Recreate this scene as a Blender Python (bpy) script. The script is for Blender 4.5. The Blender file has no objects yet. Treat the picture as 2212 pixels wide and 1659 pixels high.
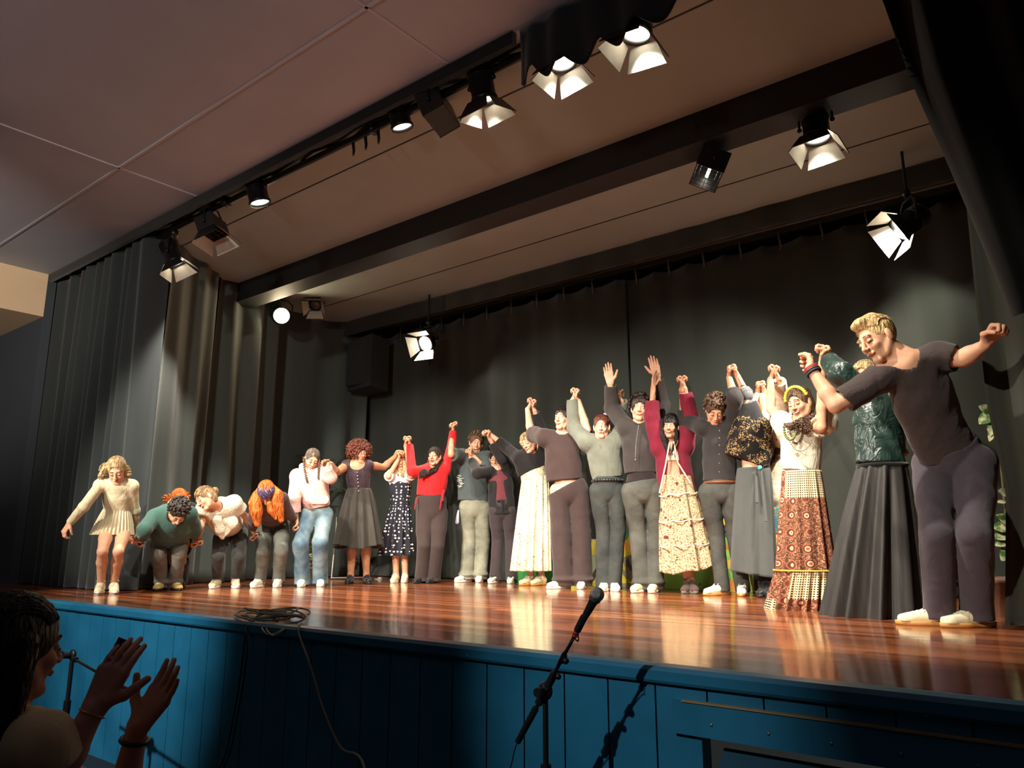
import bpy, math, random
import numpy as np
from mathutils import Matrix, Vector

# ------------------------------------------------------------------ camera, light, exposure
W, H = 2212, 1659
FPX = 1660.0
CX, CY = 1106.0, 829.5
HY = 1177 - 829.5
CAMZ = 1.437                      # eye height above the hall floor; the stage top is 1.0
STAGE = 1.0
SC = bpy.context.scene
COL = SC.collection
_vx = np.array([-2106.0, HY, FPX]); _vz = np.array([0.0, -FPX * FPX / HY, FPX])
_X = -_vx / np.linalg.norm(_vx); _Z = _vz / np.linalg.norm(_vz)
_X = _X - _Z * (_X @ _Z); _X /= np.linalg.norm(_X); _Y = np.cross(_Z, _X)
RC = np.stack([_X, _Y, _Z])
CAM = np.array([0.0, 0.0, CAMZ])

cd = bpy.data.cameras.new('camera'); cam = bpy.data.objects.new('camera', cd); COL.objects.link(cam)
cd.sensor_width = 36.0; cd.lens = FPX / W * 36.0; cd.clip_start = 0.05; cd.clip_end = 100
_m = Matrix(((RC[0, 0], -RC[0, 1], -RC[0, 2], 0), (RC[1, 0], -RC[1, 1], -RC[1, 2], 0), (RC[2, 0], -RC[2, 1], -RC[2, 2], CAMZ), (0, 0, 0, 1)))
cam.matrix_world = _m
SC.camera = cam
SC.view_settings.view_transform = 'Standard'; SC.view_settings.look = 'None'
SC.view_settings.gamma = 1.0; SC.view_settings.use_curve_mapping = False
SC.view_settings.exposure = 0.0
SC.cycles.max_bounces = 6; SC.cycles.diffuse_bounces = 4; SC.cycles.glossy_bounces = 3
SC.cycles.use_denoising = True
wd = bpy.data.worlds.new('world'); SC.world = wd; wd.use_nodes = True
wd.node_tree.nodes['Background'].inputs[0].default_value = (0.56, 0.60, 0.56, 1)
wd.node_tree.nodes['Background'].inputs[1].default_value = 0.032

def spot(name, loc, aim, power, size, blend=0.4, col=(1, 0.86, 0.68), radius=0.06):
    l = bpy.data.lights.new(name, 'SPOT'); l.energy = power; l.spot_size = math.radians(size); l.spot_blend = blend
    l.color = col; l.shadow_soft_size = radius
    o = bpy.data.objects.new(name, l); COL.objects.link(o); o.location = loc
    d = Vector(aim) - Vector(loc); o.rotation_euler = d.to_track_quat('-Z', 'Y').to_euler()
    return o
WARM = (1.0, 0.92, 0.79)
# lanterns of the front-of-house bar, over the audience
for _p, _t, _e, _s in (((-5.6, -3.2, 4.45), (-7.4, 3.9, 1.75), 2700, 24), ((-4.6, -3.3, 4.45), (-7.3, 6.0, 2.0), 2900, 22), ((-3.6, -3.4, 4.45), (-5.3, 7.0, 2.15), 2900, 22),
                       ((-2.6, -3.4, 4.45), (-3.6, 6.8, 2.2), 2900, 22), ((-3.6, -3.2, 4.45), (-1.4, 5.5, 2.0), 2700, 25)):
    spot('front_of_house_or_fill_spot', _p, _t, _e, _s, 0.5, WARM, 0.10)
spot('front_of_house_or_fill_spot', (-1.6, -3.4, 4.45), (-9.1, 5.7, 3.0), 1050, 30, 0.9, WARM, 0.10)  # added fill spot, lifts the dark left side curtains
# lights of the hall: on the left of the blue stage front and from the back of the hall; then two added unseen fills for bulkhead and ceiling
spot('house_or_fill_spot', (-3.2, -1.6, 4.3), (-5.6, 2.65, 0.85), 1500, 27, 0.9, (0.86, 0.94, 1.0), 0.05)
spot('house_or_fill_spot', (-2.3, -3.3, 4.5), (-1.62, 2.65, 0.82), 700, 14, 0.9, (0.86, 0.94, 1.0), 0.04)
spot('house_or_fill_spot', (-3.0, -3.4, 2.6), (-10.0, 1.6, 4.3), 2100, 36, 0.8, (1.0, 0.88, 0.74), 0.1)  # added fill from behind the camera, brightens the cream bulkhead
spot('house_or_fill_spot', (-1.0, -3.8, 2.7), (-4.2, 0.0, 4.7), 420, 84, 1.0, (1.0, 0.93, 0.96), 0.2)  # added fill from behind the camera, gives the hall ceiling its glow

# ------------------------------------------------------------------ helpers: pixels to points
def ray(px, py):
    return RC @ np.array([(px - CX) / FPX, (py - CY) / FPX, 1.0])
def on_z(px, py, z):
    r = ray(px, py); return CAM + r * ((z - CAMZ) / r[2])
def on_y(px, py, y):
    r = ray(px, py); return CAM + r * (y / r[1])
def on_x(px, py, x):
    r = ray(px, py); return CAM + r * (x / r[0])
def at_dist(px, py, d):
    r = ray(px, py); return CAM + r * (d / math.hypot(r[0], r[1]))
def nrm(v):
    v = np.asarray(v, float); return v / (np.linalg.norm(v) + 1e-12)
UP = np.array([0.0, 0.0, 1.0])

# ------------------------------------------------------------------ helpers: materials
MATS = {}
def lin(c):
    return tuple(((x / 255.0) / 12.92 if x <= 10 else (((x / 255.0) + 0.055) / 1.055) ** 2.4) for x in c)
def newmat(name):
    m = bpy.data.materials.new(name); m.use_nodes = True
    nt = m.node_tree; b = nt.nodes['Principled BSDF']; return m, nt, b
def N(nt, t, **kw):
    n = nt.nodes.new(t)
    for k, v in kw.items():
        if k in ('operation', 'feature', 'wave_type', 'bands_direction', 'data_type', 'blend_type', 'distance', 'noise_dimensions', 'interpolation'):
            setattr(n, k, v)
        else:
            n.inputs[k].default_value = v
    return n
def ramp(nt, src, stops, interp='LINEAR'):
    r = nt.nodes.new('ShaderNodeValToRGB'); r.color_ramp.interpolation = interp
    e = r.color_ramp.elements
    while len(e) < len(stops): e.new(0.5)
    for i, (p, c) in enumerate(stops):
        e[i].position = p; e[i].color = (*c[:3], 1)
    nt.links.new(src, r.inputs[0]); return r.outputs[0]
def coords(nt, kind='Object', scale=(1, 1, 1), rot=(0, 0, 0)):
    t = nt.nodes.new('ShaderNodeTexCoord'); mp = nt.nodes.new('ShaderNodeMapping')
    mp.inputs['Scale'].default_value = scale; mp.inputs['Rotation'].default_value = rot
    nt.links.new(t.outputs[kind], mp.inputs[0]); return mp.outputs[0]
def bump(nt, b, src, s=0.3, d=0.01):
    n = nt.nodes.new('ShaderNodeBump'); n.inputs['Strength'].default_value = s; n.inputs['Distance'].default_value = d
    nt.links.new(src, n.inputs['Height']); nt.links.new(n.outputs[0], b.inputs['Normal'])
def mixc(nt, fac, a, b):
    m = nt.nodes.new('ShaderNodeMix'); m.data_type = 'RGBA'
    if hasattr(fac, 'default_value') or not isinstance(fac, (int, float)): nt.links.new(fac, m.inputs[0])
    else: m.inputs[0].default_value = fac
    for s, k in ((a, 6), (b, 7)):
        if isinstance(s, tuple): m.inputs[k].default_value = (*s[:3], 1)
        else: nt.links.new(s, m.inputs[k])
    return m.outputs[2]
def thr(nt, src, t, op='LESS_THAN'):
    m = nt.nodes.new('ShaderNodeMath'); m.operation = op; nt.links.new(src, m.inputs[0]); m.inputs[1].default_value = t; return m.outputs[0]

def fabric(name, rgb, rough=0.85, var=0.12, weave=0.25, wscale=300, fold=0.5, fscale=(14, 14, 5), sheen=0.15):
    """plain cloth: slight tone variation, woven bump and soft creases"""
    if name in MATS: return MATS[name]
    m, nt, b = newmat(name); c = lin(rgb)
    co = coords(nt)
    n1 = N(nt, 'ShaderNodeTexNoise', Scale=9.0, Detail=4.0); nt.links.new(co, n1.inputs['Vector'])
    col = ramp(nt, n1.outputs[0], [(0.3, tuple(x * (1 - var) for x in c)), (0.7, tuple(min(1, x * (1 + var)) for x in c))])
    nt.links.new(col, b.inputs['Base Color']); b.inputs['Roughness'].default_value = rough
    b.inputs['Sheen Weight'].default_value = sheen
    b.inputs['Specular IOR Level'].default_value = 0.25
    cf = coords(nt, scale=fscale)
    n2 = N(nt, 'ShaderNodeTexNoise', Scale=1.0, Detail=3.0, Distortion=1.2); nt.links.new(cf, n2.inputs['Vector'])
    n3 = N(nt, 'ShaderNodeTexNoise', Scale=wscale, Detail=1.0); nt.links.new(co, n3.inputs['Vector'])
    ma = nt.nodes.new('ShaderNodeMath'); ma.operation = 'MULTIPLY_ADD'; nt.links.new(n3.outputs[0], ma.inputs[0]); ma.inputs[1].default_value = weave * 0.1
    nt.links.new(n2.outputs[0], ma.inputs[2])
    bump(nt, b, ma.outputs[0], fold * .6, 0.02)
    MATS[name] = m; return m
def plain(name, rgb, rough=0.5, metal=0.0, spec=0.5, emit=0.0, var=0.0):
    if name in MATS: return MATS[name]
    m, nt, b = newmat(name); c = lin(rgb)
    b.inputs['Base Color'].default_value = (*c, 1)
    b.inputs['Roughness'].default_value = rough; b.inputs['Metallic'].default_value = metal
    b.inputs['Specular IOR Level'].default_value = spec
    n1 = N(nt, 'ShaderNodeTexNoise', Scale=25.0, Detail=3.0); nt.links.new(coords(nt), n1.inputs['Vector'])
    v = max(var, 0.06)
    nt.links.new(ramp(nt, n1.outputs[0], [(0.3, tuple(x * (1 - v) for x in c)), (0.7, tuple(min(1, x * (1 + v)) for x in c))]), b.inputs['Base Color'])
    if emit:
        b.inputs['Emission Color'].default_value = (*c, 1); b.inputs['Emission Strength'].default_value = emit
    MATS[name] = m; return m
def skin(name, rgb):
    if name in MATS: return MATS[name]
    m, nt, b = newmat(name); c = lin(rgb)
    n1 = N(nt, 'ShaderNodeTexNoise', Scale=14.0, Detail=3.0); nt.links.new(coords(nt), n1.inputs['Vector'])
    nt.links.new(ramp(nt, n1.outputs[0], [(0.35, (c[0] * 0.93, c[1] * 0.84, c[2] * 0.8)), (0.65, c)]), b.inputs['Base Color'])
    b.inputs['Roughness'].default_value = 0.5; b.inputs['Specular IOR Level'].default_value = 0.35
    MATS[name] = m; return m
def hairmat(name, dark, light, scale=(70, 70, 12), rough=0.45):
    if name in MATS: return MATS[name]
    m, nt, b = newmat(name)
    n1 = N(nt, 'ShaderNodeTexNoise', Scale=1.0, Detail=4.0, Distortion=0.6); nt.links.new(coords(nt, scale=scale), n1.inputs['Vector'])
    nt.links.new(ramp(nt, n1.outputs[0], [(0.36, lin(dark)), (0.62, lin(light))]), b.inputs['Base Color'])
    b.inputs['Roughness'].default_value = rough; b.inputs['Specular IOR Level'].default_value = 0.4
    bump(nt, b, n1.outputs[0], 0.9, 0.02)
    MATS[name] = m; return m

# ------------------------------------------------------------------ helpers: meshes
class Acc:
    """collects vertices and faces, then links them as one mesh object"""
    def __init__(s): s.v = []; s.f = []; s.m = []; s.n = 0; s.uv = None
    def add(s, v, f, mi=0):
        v = np.asarray(v, float).reshape(-1, 3)
        if len(v) == 0: return
        s.v.append(v)
        if isinstance(f, np.ndarray): s.f.append(f + s.n); s.m.append(mi)
        else:
            by = {}
            for q in f: by.setdefault(len(q), []).append(q)
            for L, qs in by.items(): s.f.append(np.array(qs, int) + s.n); s.m.append(mi)
        s.n += len(v)
    def box(s, c, size, mi=0, R=None):
        c = np.asarray(c, float); h = np.asarray(size, float) / 2
        p = np.array([[x, y, z] for x in (-1, 1) for y in (-1, 1) for z in (-1, 1)], float) * h
        if R is not None: p = p @ np.asarray(R).T
        s.add(p + c, np.array([[0, 1, 3, 2], [4, 6, 7, 5], [0, 4, 5, 1], [2, 3, 7, 6], [0, 2, 6, 4], [1, 5, 7, 3]]), mi)
    def tube(s, pts, r, seg=8, mi=0, caps=True, flat=None):
        pts = [np.asarray(p, float) for p in pts]; n = len(pts)
        rs = [r] * n if np.isscalar(r) else list(r)
        t0 = nrm(pts[1] - pts[0]); a = nrm(np.cross(t0, UP if abs(t0[2]) < 0.9 else np.array([1.0, 0, 0])))
        V = []
        for i in range(n):
            t = nrm(pts[min(i + 1, n - 1)] - pts[max(i - 1, 0)])
            a = nrm(a - t * (a @ t)); b = np.cross(t, a)
            for k in range(seg):
                an = 2 * math.pi * k / seg
                V.append(pts[i] + rs[i] * (math.cos(an) * a + math.sin(an) * b))
        F = []
        for i in range(n - 1):
            for k in range(seg):
                F.append([i * seg + k, i * seg + (k + 1) % seg, (i + 1) * seg + (k + 1) % seg, (i + 1) * seg + k])
        s.add(V, np.array(F), mi)
        if caps:
            for i0, rev in ((0, True), ((n - 1) * seg, False)):
                vs = V[i0:i0 + seg]; c = sum(vs) / seg
                fc = [[seg, (k + 1) % seg, k] if rev else [seg, k, (k + 1) % seg] for k in range(seg)]
                s.add(vs + [c], np.array(fc), mi)
    def sphere(s, c, r, mi=0, seg=10, rings=7, R=None):
        c = np.asarray(c, float); r = np.ones(3) * r if np.isscalar(r) else np.asarray(r, float)
        V = []; F = []
        for i in range(rings + 1):
            th = math.pi * i / rings
            for k in range(seg):
                ph = 2 * math.pi * k / seg
                V.append([math.sin(th) * math.cos(ph), math.sin(th) * math.sin(ph), math.cos(th)])
        V = np.array(V) * r
        if R is not None: V = V @ np.asarray(R)      # rows of R are the local axes
        for i in range(rings):
            for k in range(seg):
                F.append([i * seg + k, (i + 1) * seg + k, (i + 1) * seg + (k + 1) % seg, i * seg + (k + 1) % seg])
        s.add(V + c, np.array(F), mi)
    def build(s, name, mats, parent=None, smooth=True, base=None, cat=None, label=None, kind=None, group=None, weld=False):
        v = np.concatenate(s.v); base = np.zeros(3) if base is None else np.asarray(base, float)
        if parent is not None and base is not None and 'bx' in parent.keys(): base = np.array([parent['bx'], parent['by'], parent['bz']])
        v = v - base
        me = bpy.data.meshes.new(name)
        me.vertices.add(len(v)); me.vertices.foreach_set('co', v.astype(np.float32).ravel())
        tot = np.concatenate([np.full(len(f), f.shape[1]) for f in s.f]); idx = np.concatenate([f.ravel() for f in s.f])
        me.loops.add(len(idx)); me.loops.foreach_set('vertex_index', idx.astype(np.int32))
        me.polygons.add(len(tot)); st = np.concatenate([[0], np.cumsum(tot)[:-1]])
        me.polygons.foreach_set('loop_start', st.astype(np.int32)); me.polygons.foreach_set('loop_total', tot.astype(np.int32))
        mi = np.concatenate([np.full(len(f), m) if np.isscalar(m) else m for f, m in zip(s.f, s.m)])
        me.polygons.foreach_set('material_index', mi.astype(np.int32))
        me.polygons.foreach_set('use_smooth', np.full(len(tot), smooth))
        if s.uv is not None:
            uv = np.concatenate(s.uv); l = me.uv_layers.new(name='UVMap'); l.data.foreach_set('uv', uv[idx].astype(np.float32).ravel())
        me.update(calc_edges=True); me.validate()
        for m in (mats if isinstance(mats, (list, tuple)) else [mats]): me.materials.append(m)
        o = bpy.data.objects.new(name, me); COL.objects.link(o)
        if parent is not None: o.parent = parent
        else: o.location = base
        tag(o, label, cat, group, kind)
        return o
def tag(o, label=None, cat=None, group=None, kind=None):
    if label: o['label'] = label
    if cat: o['category'] = cat
    if group: o['group'] = group
    if kind: o['kind'] = kind
    return o
def thing(name, loc, label, cat, group=None):
    o = bpy.data.objects.new(name, None); COL.objects.link(o); o.location = tuple(float(x) for x in loc); o.empty_display_size = 0.1
    o['bx'], o['by'], o['bz'] = (float(x) for x in loc)
    return tag(o, label, cat, group)

# ------------------------------------------------------------------ helpers: distance-field modelling (organic surfaces)
class Field:
    def __init__(s, k=0.02): s.p = []; s.k = k
    def cone(s, a, b, ra, rb, n=None, q=1.0, k=None, op='u'):
        s.p.append(('c', np.asarray(a, float), np.asarray(b, float), ra, rb, None if n is None else nrm(n), q, s.k if k is None else k, op)); return s
    def chain(s, pts, rs, n=None, q=1.0, k=None):
        for i in range(len(pts) - 1): s.cone(pts[i], pts[i + 1], rs[i], rs[i + 1], n, q, k)
        return s
    def ell(s, c, r, R=None, k=None, op='u'):
        s.p.append(('e', np.asarray(c, float), np.asarray(r, float), np.eye(3) if R is None else np.asarray(R, float), s.k if k is None else k, op)); return s
    def plane(s, p, n, k=0.004):     # keeps the side away from n
        s.p.append(('p', np.asarray(p, float), nrm(n), k)); return s
    def bounds(s):
        lo = np.full(3, 1e9); hi = -lo
        for p in s.p:
            if p[0] == 'c' and p[8] == 'u':
                r = max(p[3], p[4])
                lo = np.minimum(lo, np.minimum(p[1], p[2]) - r); hi = np.maximum(hi, np.maximum(p[1], p[2]) + r)
            elif p[0] == 'e' and p[5] == 'u':
                r = np.sqrt(((p[3] * p[2][:, None]) ** 2).sum(0)); lo = np.minimum(lo, p[1] - r); hi = np.maximum(hi, p[1] + r)
        return lo, hi
    def mesh(s, vox, lo=None, hi=None, disp=None):
        l2, h2 = s.bounds()
        lo = l2 - 3 * vox if lo is None else np.maximum(np.asarray(lo), l2 - 3 * vox)
        hi = h2 + 3 * vox if hi is None else np.minimum(np.asarray(hi), h2 + 3 * vox)
        lo = np.floor(lo / vox) * vox
        n = np.maximum(np.ceil((hi - lo) / vox).astype(int) + 1, 4)
        ax = [(lo[i] + vox * np.arange(n[i])).astype(np.float32) for i in range(3)]
        D = np.full(n, 1.0, np.float32)
        for p in s.p:
            if p[0] == 'p':
                d = ((ax[0][:, None, None] - p[1][0]) * p[2][0] + (ax[1][None, :, None] - p[1][1]) * p[2][1] + (ax[2][None, None, :] - p[1][2]) * p[2][2])
                D = np.maximum(D, d.astype(np.float32)); continue
            if p[0] == 'c':
                k, op = p[7], p[8]; r = max(p[3], p[4]); bl = np.minimum(p[1], p[2]) - r; bh = np.maximum(p[1], p[2]) + r
            else:
                k, op = p[4], p[5]; rr = np.sqrt(((p[3] * p[2][:, None]) ** 2).sum(0)); bl = p[1] - rr; bh = p[1] + rr
            m = k + 2.5 * vox
            i0 = np.clip(np.floor((bl - m - lo) / vox).astype(int), 0, n); i1 = np.clip(np.ceil((bh + m - lo) / vox).astype(int) + 1, 0, n)
            if (i1 <= i0).any(): continue
            X = ax[0][i0[0]:i1[0], None, None]; Y = ax[1][None, i0[1]:i1[1], None]; Z = ax[2][None, None, i0[2]:i1[2]]
            sl = (slice(i0[0], i1[0]), slice(i0[1], i1[1]), slice(i0[2], i1[2]))
            if p[0] == 'c':
                a, b, ra, rb, nn, q = p[1:7]
                x = X - np.float32(a[0]); y = Y - np.float32(a[1]); z = Z - np.float32(a[2]); ba = b - a
                if nn is not None and q != 1.0:
                    g = np.float32(1 / q - 1); dn = (x * np.float32(nn[0]) + y * np.float32(nn[1]) + z * np.float32(nn[2])) * g
                    x = x + dn * np.float32(nn[0]); y = y + dn * np.float32(nn[1]); z = z + dn * np.float32(nn[2])
                    ba = ba + nn * ((ba @ nn) * (1 / q - 1))
                L = float(ba @ ba) + 1e-9
                t = np.clip((x * np.float32(ba[0]) + y * np.float32(ba[1]) + z * np.float32(ba[2])) / np.float32(L), 0, 1)
                d = np.sqrt((x - t * np.float32(ba[0])) ** 2 + (y - t * np.float32(ba[1])) ** 2 + (z - t * np.float32(ba[2])) ** 2) - (np.float32(ra) + t * np.float32(rb - ra))
                if q != 1.0: d = d * np.float32(0.5 + 0.5 * q)
            else:
                c, r, R = p[1:4]
                x = X - np.float32(c[0]); y = Y - np.float32(c[1]); z = Z - np.float32(c[2])
                e = [(x * np.float32(R[i, 0]) + y * np.float32(R[i, 1]) + z * np.float32(R[i, 2])) / np.float32(r[i]) for i in range(3)]
                k0 = np.sqrt(e[0] ** 2 + e[1] ** 2 + e[2] ** 2); k1 = np.sqrt((e[0] / np.float32(r[0])) ** 2 + (e[1] / np.float32(r[1])) ** 2 + (e[2] / np.float32(r[2])) ** 2) + 1e-6
                d = k0 * (k0 - 1) / k1
            A = D[sl]
            if op == 'u':
                h = np.maximum(k - np.abs(A - d), 0) / max(k, 1e-6); D[sl] = np.minimum(A, d) - h * h * (k * 0.25)
            else:
                h = np.maximum(k - np.abs(A + d), 0) / max(k, 1e-6); D[sl] = np.maximum(A, -d) + h * h * (k * 0.25)
        if disp is not None:
            D = D + disp(ax[0][:, None, None], ax[1][None, :, None], ax[2][None, None, :]).astype(np.float32)
        S = D < 0
        D[0] = D[-1] = 1; D[:, 0] = D[:, -1] = 1; D[:, :, 0] = D[:, :, -1] = 1   # close at the border
        S = D < 0
        c8 = np.zeros(tuple(n - 1), np.int8)
        for i in (0, 1):
            for j in (0, 1):
                for k in (0, 1): c8 += S[i:n[0] - 1 + i, j:n[1] - 1 + j, k:n[2] - 1 + k]
        I = np.argwhere((c8 > 0) & (c8 < 8))
        if len(I) == 0: return np.zeros((0, 3)), np.zeros((0, 4), int)
        corn = np.array([[i, j, k] for i in (0, 1) for j in (0, 1) for k in (0, 1)])
        val = np.stack([D[I[:, 0] + c[0], I[:, 1] + c[1], I[:, 2] + c[2]] for c in corn], 1)
        acc = np.zeros((len(I), 3)); cnt = np.zeros(len(I))
        for a in range(8):
            for b in range(a + 1, 8):
                dd = corn[b] - corn[a]
                if np.abs(dd).sum() != 1: continue
                va, vb = val[:, a], val[:, b]; cr = (va < 0) != (vb < 0)
                t = np.where(cr, va / np.where(cr, va - vb, 1), 0)
                acc += np.where(cr[:, None], corn[a] + t[:, None] * dd, 0); cnt += cr
        V = (I + acc / cnt[:, None]) * vox + lo
        ids = np.full(tuple(n - 1), -1, np.int32); ids[I[:, 0], I[:, 1], I[:, 2]] = np.arange(len(I))
        Fs = []
        for axn in range(3):
            o1, o2 = [(1, 2), (2, 0), (0, 1)][axn]
            sa = [slice(0, None)] * 3; sb = [slice(0, None)] * 3; sa[axn] = slice(0, -1); sb[axn] = slice(1, None)
            E1 = S[tuple(sa)]; E2 = S[tuple(sb)]
            J = np.argwhere(E1 != E2)
            J = J[(J[:, o1] > 0) & (J[:, o2] > 0) & (J[:, o1] < n[o1] - 1) & (J[:, o2] < n[o2] - 1)]
            flip = E2[J[:, 0], J[:, 1], J[:, 2]]
            def g(a, b):
                K = J.copy(); K[:, o1] -= a; K[:, o2] -= b; return ids[K[:, 0], K[:, 1], K[:, 2]]
            q = np.stack([g(1, 1), g(0, 1), g(0, 0), g(1, 0)], 1)
            q[flip] = q[flip][:, ::-1]
            Fs.append(q)
        F = np.concatenate(Fs); F = F[(F >= 0).all(1)]
        return V, F
def folds(seed, amp=0.006, kh=38.0, kv=14.0):
    rs = np.random.RandomState(seed); ws = []
    for i in range(4):
        a = rs.uniform(0, 2 * math.pi); ws.append((kh * rs.uniform(.6, 1.4) * math.cos(a), kh * rs.uniform(.6, 1.4) * math.sin(a), kv * rs.uniform(-1.3, 1.3), rs.uniform(0, 6), rs.uniform(8, 16, 3), rs.uniform(0, 6)))
    def f(X, Y, Z):
        o = 0
        for kx, ky, kz, ph, l, ps in ws:
            g = kx * X + ky * Y + kz * Z + ph + 1.6 * np.sin(l[0] * X + l[1] * Y + l[2] * Z + ps)
            o = o + .55 * np.sin(g) + .75 * (1.27 - 2 * np.abs(np.sin(g * .5 + .8))) * (.5 + .5 * np.sin(l[1] * X * .4 + l[2] * Y * .4 + l[0] * Z * .5))
        return amp * 0.55 * o
    return f
# ================================================================== the hall and the stage
ZC = CAMZ + 3.25; YF = 2.65; YP = 3.41; XB = -10.05
def struct(name, acc, mat, smooth=False, uv=False):
    o = acc.build(name, mat, None, smooth=smooth); o['kind'] = 'structure'; return o
def wallpaint(name, rgb, rough=0.7, v=0.06, sc=1.2):
    m, nt, b = newmat(name); c = lin(rgb); co = coords(nt)
    n1 = N(nt, 'ShaderNodeTexNoise', Scale=sc, Detail=4.0); nt.links.new(co, n1.inputs['Vector'])
    nt.links.new(ramp(nt, n1.outputs[0], [(0.3, tuple(x * (1 - v) for x in c)), (0.7, tuple(x * (1 + v) for x in c))]), b.inputs['Base Color'])
    n2 = N(nt, 'ShaderNodeTexNoise', Scale=160.0, Detail=2.0); nt.links.new(co, n2.inputs['Vector']); bump(nt, b, n2.outputs[0], 0.08, 0.002)
    b.inputs['Roughness'].default_value = rough; MATS[name] = m; return m
M_CEILH = wallpaint('hall_ceiling_paint', (164, 168, 180)); M_CEILS = wallpaint('stage_ceiling_paint', (142, 150, 148))
M_BULK = wallpaint('bulkhead_paint', (226, 196, 160)); M_WALLD = wallpaint('dark_wall_paint', (60, 66, 74)); M_LILAC = wallpaint('lilac_wall_paint', (160, 150, 170))
M_BLACKP = wallpaint('black_paint', (20, 21, 21), 0.6)
def curtain_mat(name, rgb):
    m, nt, b = newmat(name); c = lin(rgb); co = coords(nt, scale=(3, 3, .35))
    n1 = N(nt, 'ShaderNodeTexNoise', Scale=1.0, Detail=3.0); nt.links.new(co, n1.inputs['Vector'])
    nt.links.new(ramp(nt, n1.outputs[0], [(0.3, tuple(x * .85 for x in c)), (0.7, tuple(x * 1.15 for x in c))]), b.inputs['Base Color'])
    b.inputs['Roughness'].default_value = 0.95; b.inputs['Specular IOR Level'].default_value = 0.1; b.inputs['Sheen Weight'].default_value = 0.25
    n2 = N(nt, 'ShaderNodeTexNoise', Scale=220.0, Detail=2.0); nt.links.new(coords(nt), n2.inputs['Vector']); bump(nt, b, n2.outputs[0], 0.25, 0.003)
    MATS[name] = m; return m
M_CURT = curtain_mat('black_curtain_cloth', (48, 51, 46)); M_CURTL = curtain_mat('side_curtain_cloth', (68, 74, 70)); M_CURTK = curtain_mat('deep_black_cloth', (20, 21, 21)); M_CURTD = curtain_mat('dark_grey_cloth', (48, 52, 53)); M_CURTR = curtain_mat('right_curtain_cloth', (50, 50, 42))  # side curtain cloth is lightened to stand in for the lamp's hazy veil

# hall shell
a = Acc(); a.box((-3.5, 0.6, -.02), (19, 6.0, .04)); a.box((-3.5, -3.0, -.02), (19, 2.0, .04)); struct('floor', a, wallpaint('hall_floor_paint', (40, 36, 34), .5))
a = Acc(); a.box((-4.5, -.3, ZC + .05), (17, 2 * (YP + .3), .1)); struct('ceiling', a, M_CEILH)
M_SEAM = wallpaint('ceiling_seam_strip', (178, 178, 188))
for i, (p, q) in enumerate((((-3.31, -4, 0), (-3.31, YP - .02, 0)), ((-6.6, -4, 0), (-6.6, YP - .02, 0)), ((-13, 2.68, 0), (3.9, 2.68, 0)), ((-13, .9, 0), (3.9, .9, 0)))):
    a = Acc(); c = ((p[0] + q[0]) / 2, (p[1] + q[1]) / 2, ZC - .004); a.box(c, (abs(q[0] - p[0]) + .022, abs(q[1] - p[1]) + .022, .008)); struct('trim_%d' % (i + 1), a, M_SEAM)
a = Acc(); a.box(((XB - 13) / 2, (YP - 4) / 2, ZC - .27), (13 + XB, YP + 4, .54)); struct('trim_5', a, M_BULK)
a = Acc(); a.box((-12.9, -.3, ZC / 2), (.1, 7.4, ZC)); struct('wall_left', a, M_WALLD)
a = Acc(); a.box((-11.45, YP + .05, ZC / 2), (2.8, .1, ZC)); struct('wall_front_left', a, M_WALLD)
a = Acc(); a.box((-4.5, -4.05, ZC / 2), (17, .1, ZC)); struct('wall_back', a, M_WALLD)
a = Acc(); a.box((2.2, 0, ZC / 2), (.1, 8, ZC)); struct('wall_right', a, M_LILAC)
a = Acc(); a.box((1.35, YP - .35, (ZC + STAGE) / 2 + .5), (1.7, .12, ZC - STAGE - 1)); struct('wall_front_right', a, M_LILAC)
# stage house shell
a = Acc(); a.box((-5.2, (YP + 8.3) / 2, ZC + .05), (15, 8.3 - YP, .1)); struct('ceiling_stage', a, M_CEILS)
for i, yy in enumerate((3.96, 6.35)):
    a = Acc(); a.box((-5.2, yy, ZC - .002), (14, .012, .006)); struct('trim_%d' % (6 + i), a, M_BLACKP)
a = Acc(); a.box((-5.2, 8.35, (ZC + STAGE) / 2), (15, .1, ZC - STAGE)); struct('wall_stage_back', a, M_BLACKP)
a = Acc(); a.box((-12.6, 5.9, (ZC + STAGE) / 2), (.1, 5, ZC - STAGE)); struct('wall_stage_left', a, M_BLACKP)
a = Acc(); a.box((2.3, 5.9, (ZC + STAGE) / 2), (.1, 5, ZC - STAGE)); struct('wall_stage_right', a, M_BLACKP)
# ceiling beam and the top masking
a = Acc(); a.box((-5.2, 5.185, CAMZ + 3.125), (14.5, .27, .25)); struct('trim_8', a, M_BLACKP)

# stage floor: glossy narrow boards that run across the stage
m, nt, b = newmat('stage_boards'); co = coords(nt)
br = nt.nodes.new('ShaderNodeTexBrick'); nt.links.new(co, br.inputs['Vector'])
br.inputs['Scale'].default_value = 1.0; br.inputs['Brick Width'].default_value = 2.6; br.inputs['Row Height'].default_value = .07
br.inputs['Mortar Size'].default_value = .0016; br.inputs['Mortar Smooth'].default_value = .3; br.inputs['Bias'].default_value = 0.0
br.inputs['Color1'].default_value = (0, 0, 0, 1); br.inputs['Color2'].default_value = (1, 1, 1, 1); br.inputs['Mortar'].default_value = (.35, .35, .35, 1); br.offset = .37
g = N(nt, 'ShaderNodeTexNoise', Scale=1.0, Detail=5.0, Distortion=.6); nt.links.new(coords(nt, scale=(1.6, 38, 1)), g.inputs['Vector'])
big = N(nt, 'ShaderNodeTexNoise', Scale=1.0, Detail=2.0); nt.links.new(coords(nt, scale=(.5, 5.0, 1)), big.inputs['Vector'])
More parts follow.
